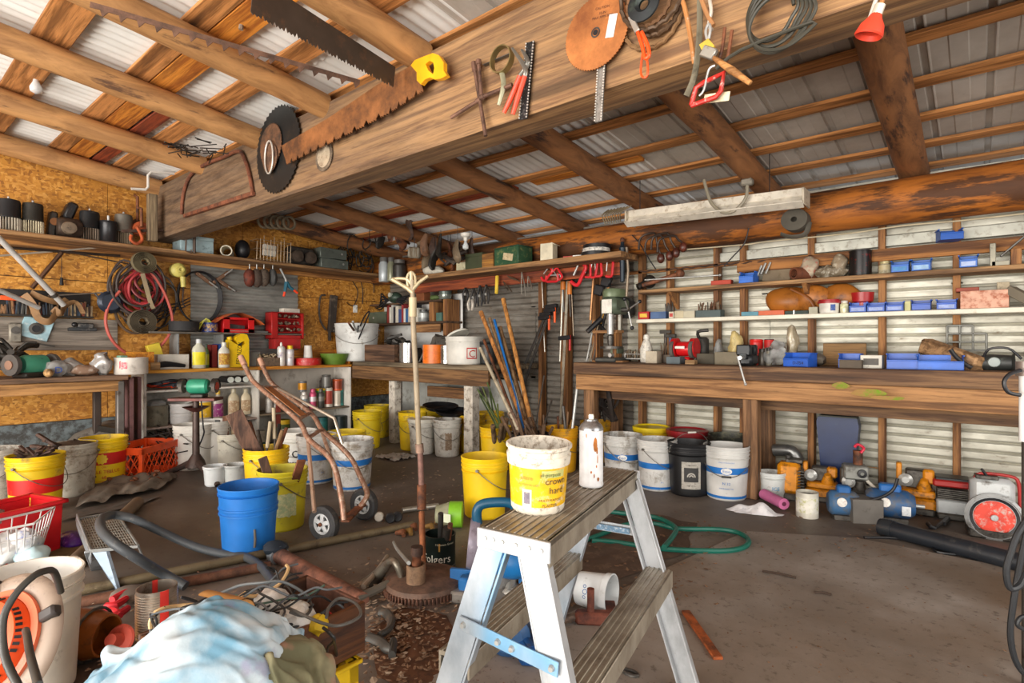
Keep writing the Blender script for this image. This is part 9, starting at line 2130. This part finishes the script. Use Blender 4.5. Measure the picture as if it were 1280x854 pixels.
# orange machine head (vacuum top)
ctr=at(2,806,1.24);axis=V((.40,-.80,.44)).normalized()
T=thing('vacuum_head','orange and grey round vacuum head with black cords, lower left','vacuum',ctr);Q=axis.to_track_quat('Z','Y');T.rotation_mode='QUATERNION';T.rotation_quaternion=Q;T.scale=(.86,.86,.86)
OR_=C('#e8501a',.4,0,'#a83c18',.12);BG=C('#8f7d6e',.55,0,'#5f4f42',.4)
MB().lathe([(.11,-.012),(.165,-.012),(.172,-.006),(.17,.0),(.155,.012),(.125,.014),(.11,.005)],48).build('rim_ring',BG,T)
MB().lathe([(.112,.012),(.128,.014),(.128,.024),(.112,.028)],48).build('inner_ring',C('#e06a44',.45,0,'#c98a70',.3),T)
MB().lathe([(.112,.0),(.11,.035),(.1,.06),(.08,.066),(.06,.066),(.055,.085),(.03,.09),(0,.09)],48).build('dome',OR_,T)
m=MB()
for i in range(44):
 q=2*PI*i/44
 if(i%11)<8:m.box((.104*math.cos(q),.104*math.sin(q),.051),(.003,.007,.014),(0,-.5,q),0)
m.build('vent_slots',BLACK,T)['kind']='stuff'
for q in(.6,2.2,3.9,5.3):MB().box((.15*math.cos(q),.15*math.sin(q),.012),(.045,.03,.03),(0,0,q),.006).build('clip',C('#3a3432',.6),T)
for i,q in enumerate((.5,1.8,3.4)):MB().lathe([(.004,.0),(.008,.0),(.008,.008),(0,.009)],12,c=(.07*math.cos(q),.07*math.sin(q),.066)).build('screw',STEEL,T)
qi=Q.inverted()
for i,pts in enumerate((((24,860,.95),(6,820,.98),(4,775,1.0),(18,745,1.02),(40,722,1.05),(56,714,1.08),(68,716,1.12),(76,740,1.16)),((48,856,.92),(38,820,1.0),(34,795,1.08),(32,788,1.12)))):
 MB().tube([(qi@(at(*q)-ctr))/.86 for q in pts],.0075,n=10,sm=5).build('cord',C('#35332f',.5),T)
# rusty translucent pot, red things
c=fl(100,823);T=thing('amber_pot','rusty amber plastic pot lying on its side, lower left','pot',V((c.x,c.y,.083)),0);ax=V((.8,.55,.0)).normalized();T.rotation_mode='QUATERNION';T.rotation_quaternion=ax.to_track_quat('Z','Y')
MB().lathe([(0,-.08),(.08,-.08),(.083,-.07),(.08,.04),(.066,.1),(.06,.1),(.06,.02),(0,0)],30).build('pot_body',C('#8a4a14',.35,0,'#4a2a14',.4),T);MB().tube([(.085*math.cos(t),.085*math.sin(t),.05)for t in[2*PI*i/20 for i in range(20)]],.005,closed=True).build('wire_hoop',DSTEEL,T)
rs=random.Random(55);T=thing('glove','grey work glove with red rubber fingers on the floor','glove',fl(148,762));o=V(T.location)
m=MB();m.ball((-.04,.05,.03),(.09,.07,.03),14,8);m.build('cuff',C('#6d6258',.9,0,'#4a4038',.3),T);
for i,pts in enumerate((((132,758),(144,757),(158,748)),((128,765),(142,764),(150,770)),((140,750),(155,742),(166,738)),((135,772),(148,768),(160,760)))):MB().tube([fl(x,y,.045)-o for x,y in pts],[.014,.016,.012],sm=3,n=8).build('finger',C('#c9202c',.6,0,'#7a1a20',.3),T)
p=away(fl(196,803),.06);T=thing('ribbed_can','ribbed silver can with red tape strip, behind pale cloth','can',p);r,h=.066,.18;pr=[(0,0),(r,0)]
for i in range(18):z=.008+i*(h-.02)/18;pr+=[(r,z),(r+.0025,z+.003),(r,z+.006)]
pr+=[(r,h),(r*.94,h),(r*.93,.01),(0,.01)]
MB().lathe(pr,30).build('can_body',C('#b5aca0',.35,.7,'#6d5444',.35),T);a=face_cam(p);m=MB();m.surf(lambda u,v:((r+.004)*math.cos(a+.35+.42*(u-.5)),(r+.004)*math.sin(a+.35+.42*(u-.5)),h*(.28+.73*v)),8,3);m.build('red_tape',C('#d8352c',.5),T);m=MB();m.surf(lambda u,v:((r*.93-.002)*math.cos(a+PI+.1-.3*(u-.5)),(r*.93-.002)*math.sin(a+PI+.1-.3*(u-.5)),h*(.6+.42*v)),8,3);m.build('red_tape',C('#d8352c',.5),T)
p=fl(150,818);T=thing('red_funnel','salmon red plastic flanged cup lying by the cloth','cup',V((p.x,p.y,.05)),0,None,(1.1,.3,.5));MB().lathe([(0,-.01),(.045,-.01),(.05,0),(.045,.006),(.022,.008),(.02,.05),(0,.05)],28).build('flange',C('#d05a48',.5,0,'#9a3a30',.25),T)
# draped cloth in the foreground
def clm(name,c1,c2,c3):
 m,nt,bs=newmat(name);co=coords(nt,rnd=False);n1=nd(nt,'ShaderNodeTexNoise',Scale=9.0,Detail=5.0,Distortion=.5);nt.links.new(co,n1.inputs[0]);out=ramp(nt,n1.outputs[0],[(.38,lin(c2)),(.6,lin(c1))])
 n2=nd(nt,'ShaderNodeTexNoise',Scale=16.0,Detail=5.0);nt.links.new(co,n2.inputs[0]);out=mix(nt,ramp(nt,n2.outputs[0],[(.62,(0,0,0)),(.7,(.55,.55,.55))]),out,lin(c3));nt.links.new(out,bs.inputs['Base Color']);bs.inputs['Roughness'].default_value=.9
 n3=nd(nt,'ShaderNodeTexNoise',Scale=220.0,Detail=2.0);nt.links.new(co,n3.inputs[0]);bump(nt,bs,n3.outputs[0],.25,.001);return m
def sim_cloth(c,half,res,lump,frames,seed,sq):
 """let a bunched cloth settle over a hidden lump, then keep the settled mesh only"""
 lm=[]
 for off,rad in lump:
  b=MB();b.ball(c+V(off),rad,24,16);o=b.build('lump',BLACK,None);o.modifiers.new('c','COLLISION');o.collision.thickness_outer=.008;o.collision.cloth_friction=40;lm.append(o)
 n=res;g=MB()
 def fn(u,v):
  x,y=(u-.5)*2*half,(v-.5)*2*half;q=V((x*4+seed,y*4,seed));w_=noise.noise_vector(q)
  return(c.x+x*sq+.03*w_.x,c.y+y*sq+.03*w_.y,c.z+.06+.034*math.sin(x*30+5*w_.z+seed)+.03*math.sin((x*.4+y)*26+5*w_.x)+.03*w_.y)
 g.surf(fn,n,n);o=g.build('cloth_sim',BLACK,None);cm=o.modifiers.new('cl','CLOTH');st_=cm.settings
 st_.quality=4;st_.mass=.25;st_.tension_stiffness=8;st_.compression_stiffness=8;st_.shear_stiffness=2;st_.bending_stiffness=.01;st_.air_damping=1.2
 cs=cm.collision_settings;cs.collision_quality=2;cs.distance_min=.006;cs.use_self_collision=True;cs.self_distance_min=.005
 cm.point_cache.frame_start=1;cm.point_cache.frame_end=frames+2
 for f in range(1,frames+1):S.frame_set(f)
 dg=bpy.context.evaluated_depsgraph_get();ev=o.evaluated_get(dg);me=ev.to_mesh();vs=[o.matrix_world@v.co for v in me.vertices];ev.to_mesh_clear()
 for k in lm+[o]:bpy.data.objects.remove(k)
 S.frame_set(1);m=MB();out=[]
 for k,v in enumerate(vs):
  x,y=(k%(n+1))/n*2*half,(k//(n+1))/n*2*half;q=noise.noise_vector(V((x*6+seed,y*6,2)))
  d=(1-(2*noise.noise(V((x*9+y*6+q.x,(y-x)*22+q.y*1.5,seed))))**2)*.014+(1-(2*noise.noise(V(((x-y)*40,x*18+q.z*2,seed+9))))**2)*.006
  out.append((v.x+q.x*.008,v.y+q.y*.008,max(.004,v.z+d-.012)))
 m.add(out,[(j*(n+1)+i,j*(n+1)+i+1,(j+1)*(n+1)+i+1,(j+1)*(n+1)+i)for j in range(n)for i in range(n)]);return m
def heap_thing(name,label,px,py,f,half,lump,mat,seed,frames,sq,res=80):
 c=at(px,py,f);T=thing(name,label,'cloth',(c.x,c.y,0));m=sim_cloth(c,half,res,lump,frames,seed,sq);o=m.build('sheet',mat,T,w=1,smooth=180)
 md=o.modifiers.new('s','SUBSURF');md.levels=md.render_levels=1;so=o.modifiers.new('t','SOLIDIFY');so.thickness=.003;return T
rgt,fwd=V((CA,SA,0)),V((-SA,CA,0))
heap_thing('bed_cloth','pale blue and white bed cloth heaped in the foreground',245,776,1.0,.40,((rgt*.02+V((0,0,-.155)),(.14,.15,.16)),(rgt*-.1-fwd*.05+V((0,0,-.23)),(.12,.13,.15))),clm('bed_cloth','#b5c1c7','#648fa6','#8a7e9c'),2,38,.69,68)
heap_thing('jacket','olive patterned cloth bunched at right of pale cloth',338,806,1.02,.24,((V((0,0,-.13)),(.1,.1,.12)),),clm('olive_cloth','#8d8466','#5f5d44','#a06c5c'),6,34,.69,46)
q=at(278,752,1.22);T=thing('cardboard_tube','torn tan cardboard curl behind the pale cloth','cardboard',q);m=MB();m.at((0,0,-.02),(0,PI/2,.25));m.lathe([(.032,-.06),(.036,.06)],16,arc=(.2,3.6));m.lathe([(.034,.06),(.03,-.06)],16,arc=(.2,3.6));m.build('curl',C('#a8763c',.8,0,'#d8cfc0',.45,8),T);MB().cyl((0,0,-q.z),(0,0,-.03),.03).build('core',C('#8a6a44',.9),T)
# wooden wire box on a yellow crate
zt_=.42;F1,F2,F3=fl(457,752,zt_),fl(377,728,zt_),fl(331,806,zt_)
ux=(F1-F3).normalized();uy=V((-ux.y,ux.x,0));
if uy.dot(F2-F1)<0:uy=-uy
WX,WY,HB=.42,.27,.125;ang=math.atan2(ux.y,ux.x);c=F1-ux*WX/2+uy*WY/2
T=thing('wood_box','stained wooden drawer box full of wires on a yellow crate','box',(c.x,c.y,zt_-HB),ang);BXM=W('#5a3418','#3a2012','X','#8a5a2c',.25,.6)
for sy,nm in((-1,'front_panel'),(1,'back_panel')):MB().box((0,sy*(WY/2-.006),HB/2),(WX,.012,HB)).build(nm,BXM,T)
for sx in(-1,1):MB().box((sx*(WX/2-.006),0,HB/2),(.012,WY-.025,HB)).build('side_panel',RUST('#7a5648','#4f3a30')if sx>0 else BXM,T)
MB().box((0,0,.006),(WX-.02,WY-.02,.01)).build('bottom',BXM,T)
crate('milk_crate','yellow plastic crate under the wooden wire box',(c.x,c.y,0),ang,.36,.3,zt_-HB-.003,'#d3ae12',7,False)
bz=V((c.x,c.y,zt_));rs=random.Random(73)
for i,(cl,lab,nn)in enumerate((('#1c1c1e','black wires tangled in the wooden box',34),('#5f6468','grey wires tangled in the wooden box',24),('#4f6a5c','green-grey wires looping out of wooden box',8),('#a8281f','red wire lying in the wooden box',3),('#c9a878','tan cord lying in the wooden box',4))):
 m=MB()
 for k in range(nn):
  P=V((rs.uniform(-.17,.05),rs.uniform(-.09,.09),rs.uniform(-.05,.04)));pts=[];hd_=rs.random()*6
  for j in range(7):
   pts.append(bz+Matrix.Rotation(ang,3,'Z')@P);hd_+=rs.uniform(-1.1,1.1);P=P+V((.05*math.cos(hd_),.05*math.sin(hd_),rs.uniform(-.03,.035)));P.x=max(-.19,min(.17,P.x));P.y=max(-.115,min(.115,P.y));P.z=max(-.07,min(.08-.2*abs(P.x),P.z))
  m.tube(pts,.0027+.0018*(i==4),sm=4,n=6)
 o=one(m,'wire_tangle',C(cl,.5),lab,'wires');o['kind']='stuff' if nn>10 else 'thing'
for i,(px,py,r,c_,lab)in enumerate(((340,755,.055,'#d8d8d6','white tangled mop of string in wooden box'),(372,772,.05,'#d3d1cc','white coiled reel in wooden box'),(398,778,.028,'#c9a818','yellow reel half buried in wooden box'),(312,772,.03,'#b9c4cc','pale bulb-like lump at left in wooden box'))):
 q=fl(px,py,zt_+.0);m=MB();m.ball(q+V((0,0,-.005)),(r,r*.8,r*.75),18,12);m.v=[tuple(V(v)+noise.noise_vector(V(v)*70)*.008)for v in m.v];one(m,'string_ball',C(c_,.6,0,'#7a7670',.25,40),lab,'string')
for i,pts in enumerate((((410,790,.45),(418,800,.43),(409,812,.36),(406,840,.22),(407,870,.1)),((404,785,.45),(415,795,.44),(420,815,.34),(421,845,.2),(420,880,.08)),((360,760,.46),(400,778,.47),(425,782,.47),(450,770,.46),(445,755,.46),(425,748,.46),(412,758,.46),(408,772,.46)),((385,745,.43),(389,760,.44),(380,770,.45),(362,765,.46)),((275,742,.45),(300,732,.48),(325,729,.5),(350,727,.5),(370,735,.48),(388,748,.46)),((295,745,.47),(298,760,.47),(312,768,.47),(320,764,.46)))):
 m=MB();m.tube([fl(x,y,z)for x,y,z in pts],.0035,sm=6);one(m,'wire',C(['#2a2a2a','#2c2824','#5a5854','#4a4845','#5f6466','#4f7a64'][i],.5),['black wire hanging down box front, left one','black wire hanging down box front, right one','grey wire loop over right corner of wooden box','short grey wire end in the middle of box','grey wire arching above the box back edge','green wire end at left of wooden box'][i],'wire')
# floor litter: leaves, chips and dirt crumbs nobody could count
rs=random.Random(123);lv_=MB();vs=[]
def litter(n,poly,smin,smax,name,mat,label,zmax=.006,center=None):
 m=MB()
 for i in range(n):
  if center:x,y=rs.gauss(center[0],center[2]),rs.gauss(center[1],center[3])
  else:x,y=rs.uniform(poly[0],poly[1]),rs.uniform(poly[2],poly[3])
  y=max(560,y)
  p=fl(x,y,.004);s_=rs.uniform(smin,smax);a=rs.random()*6.28;t=rs.uniform(-.5,.5);t2=rs.uniform(-.4,.4);k=rs.uniform(.35,.8);ca,sa=math.cos(a),math.sin(a);z=rs.uniform(.002,zmax)
  q=[(-1,0),(-.3,-k),(.5,-k*.8),(1,0),(.4,k),(-.4,k*.7)]
  m.add([(p.x+s_*(x_*ca-y_*sa),p.y+s_*(x_*sa+y_*ca),max(.0075,z+.009+s_*(x_*t+y_*t2)*.5+(.15*s_ if j in(0,3)else 0)))for j,(x_,y_)in enumerate(q)],[(0,1,2,3),(0,3,4,5)])
 o=m.build(name,mat,None,smooth=0);tag(o,label,'litter',None,'stuff')
def patch(pts,label,mat,seed):
 P=[fl(*q)for q in pts];c=sum(P,V())/len(P);n=len(P)
 def fn(u,v):
  k=u*n;i=int(k)%n;e=P[i].lerp(P[(i+1)%n],k-int(k));r=v*(1+.12*noise.noise(V((e.x*6,e.y*6,seed))));q=c.lerp(e,r);return(q.x,q.y,.0035+max(0,(1-v)*.012*(1+1.5*noise.noise(V((q.x*14,q.y*14,seed))))))
 m=MB();m.surf(fn,60,14);o=m.build('dirt_patch',mat,None,smooth=80);tag(o,label,'dirt',None,'stuff')
patch(((465,790),(500,760),(560,770),(575,800),(560,850),(520,880),(470,850)),'rusty brown dirt pile before the flywheel',C('#5f3c24',.9,0,'#3a261a',.5,14),2)
patch(((690,660),(800,640),(870,655),(860,690),(760,730),(690,720)),'dark brown dirt behind the stepladder',C('#4f3d30',.9,0,'#6d5846',.4,9),4)
LM=C('#7a5c44',.85,0,'#4a3426',.5,30);LM2=C('#9a8672',.85,0,'#6d5a4a',.4,30)
litter(520,None,.004,.014,'dry_leaves',LM,'dry brown leaves and bark chips before the flywheel',.014,(512,800,38,30));litter(320,None,.004,.016,'bark_chips',LM2,'pale bark flakes scattered around the flywheel',.014,(480,770,36,32))
litter(260,(240,700,600,720),.004,.014,'floor_crumbs',LM,'small brown crumbs across the middle floor');litter(240,(680,900,640,760),.005,.016,'floor_crumbs',LM,'crumbs and leaf bits behind the ladder');litter(160,(900,1180,640,700),.004,.014,'floor_crumbs',LM,'crumbs along the foot of the right wall');litter(200,(100,330,740,850),.006,.018,'wood_shavings',LM2,'shavings and dirt around the amber pot',.015)
litter(120,(470,600,585,640),.006,.018,'floor_crumbs',LM2,'pale crumbs under the corner bench front');litter(130,(900,1270,700,850),.002,.007,'grit',LM,'dark grit on the pale slab')
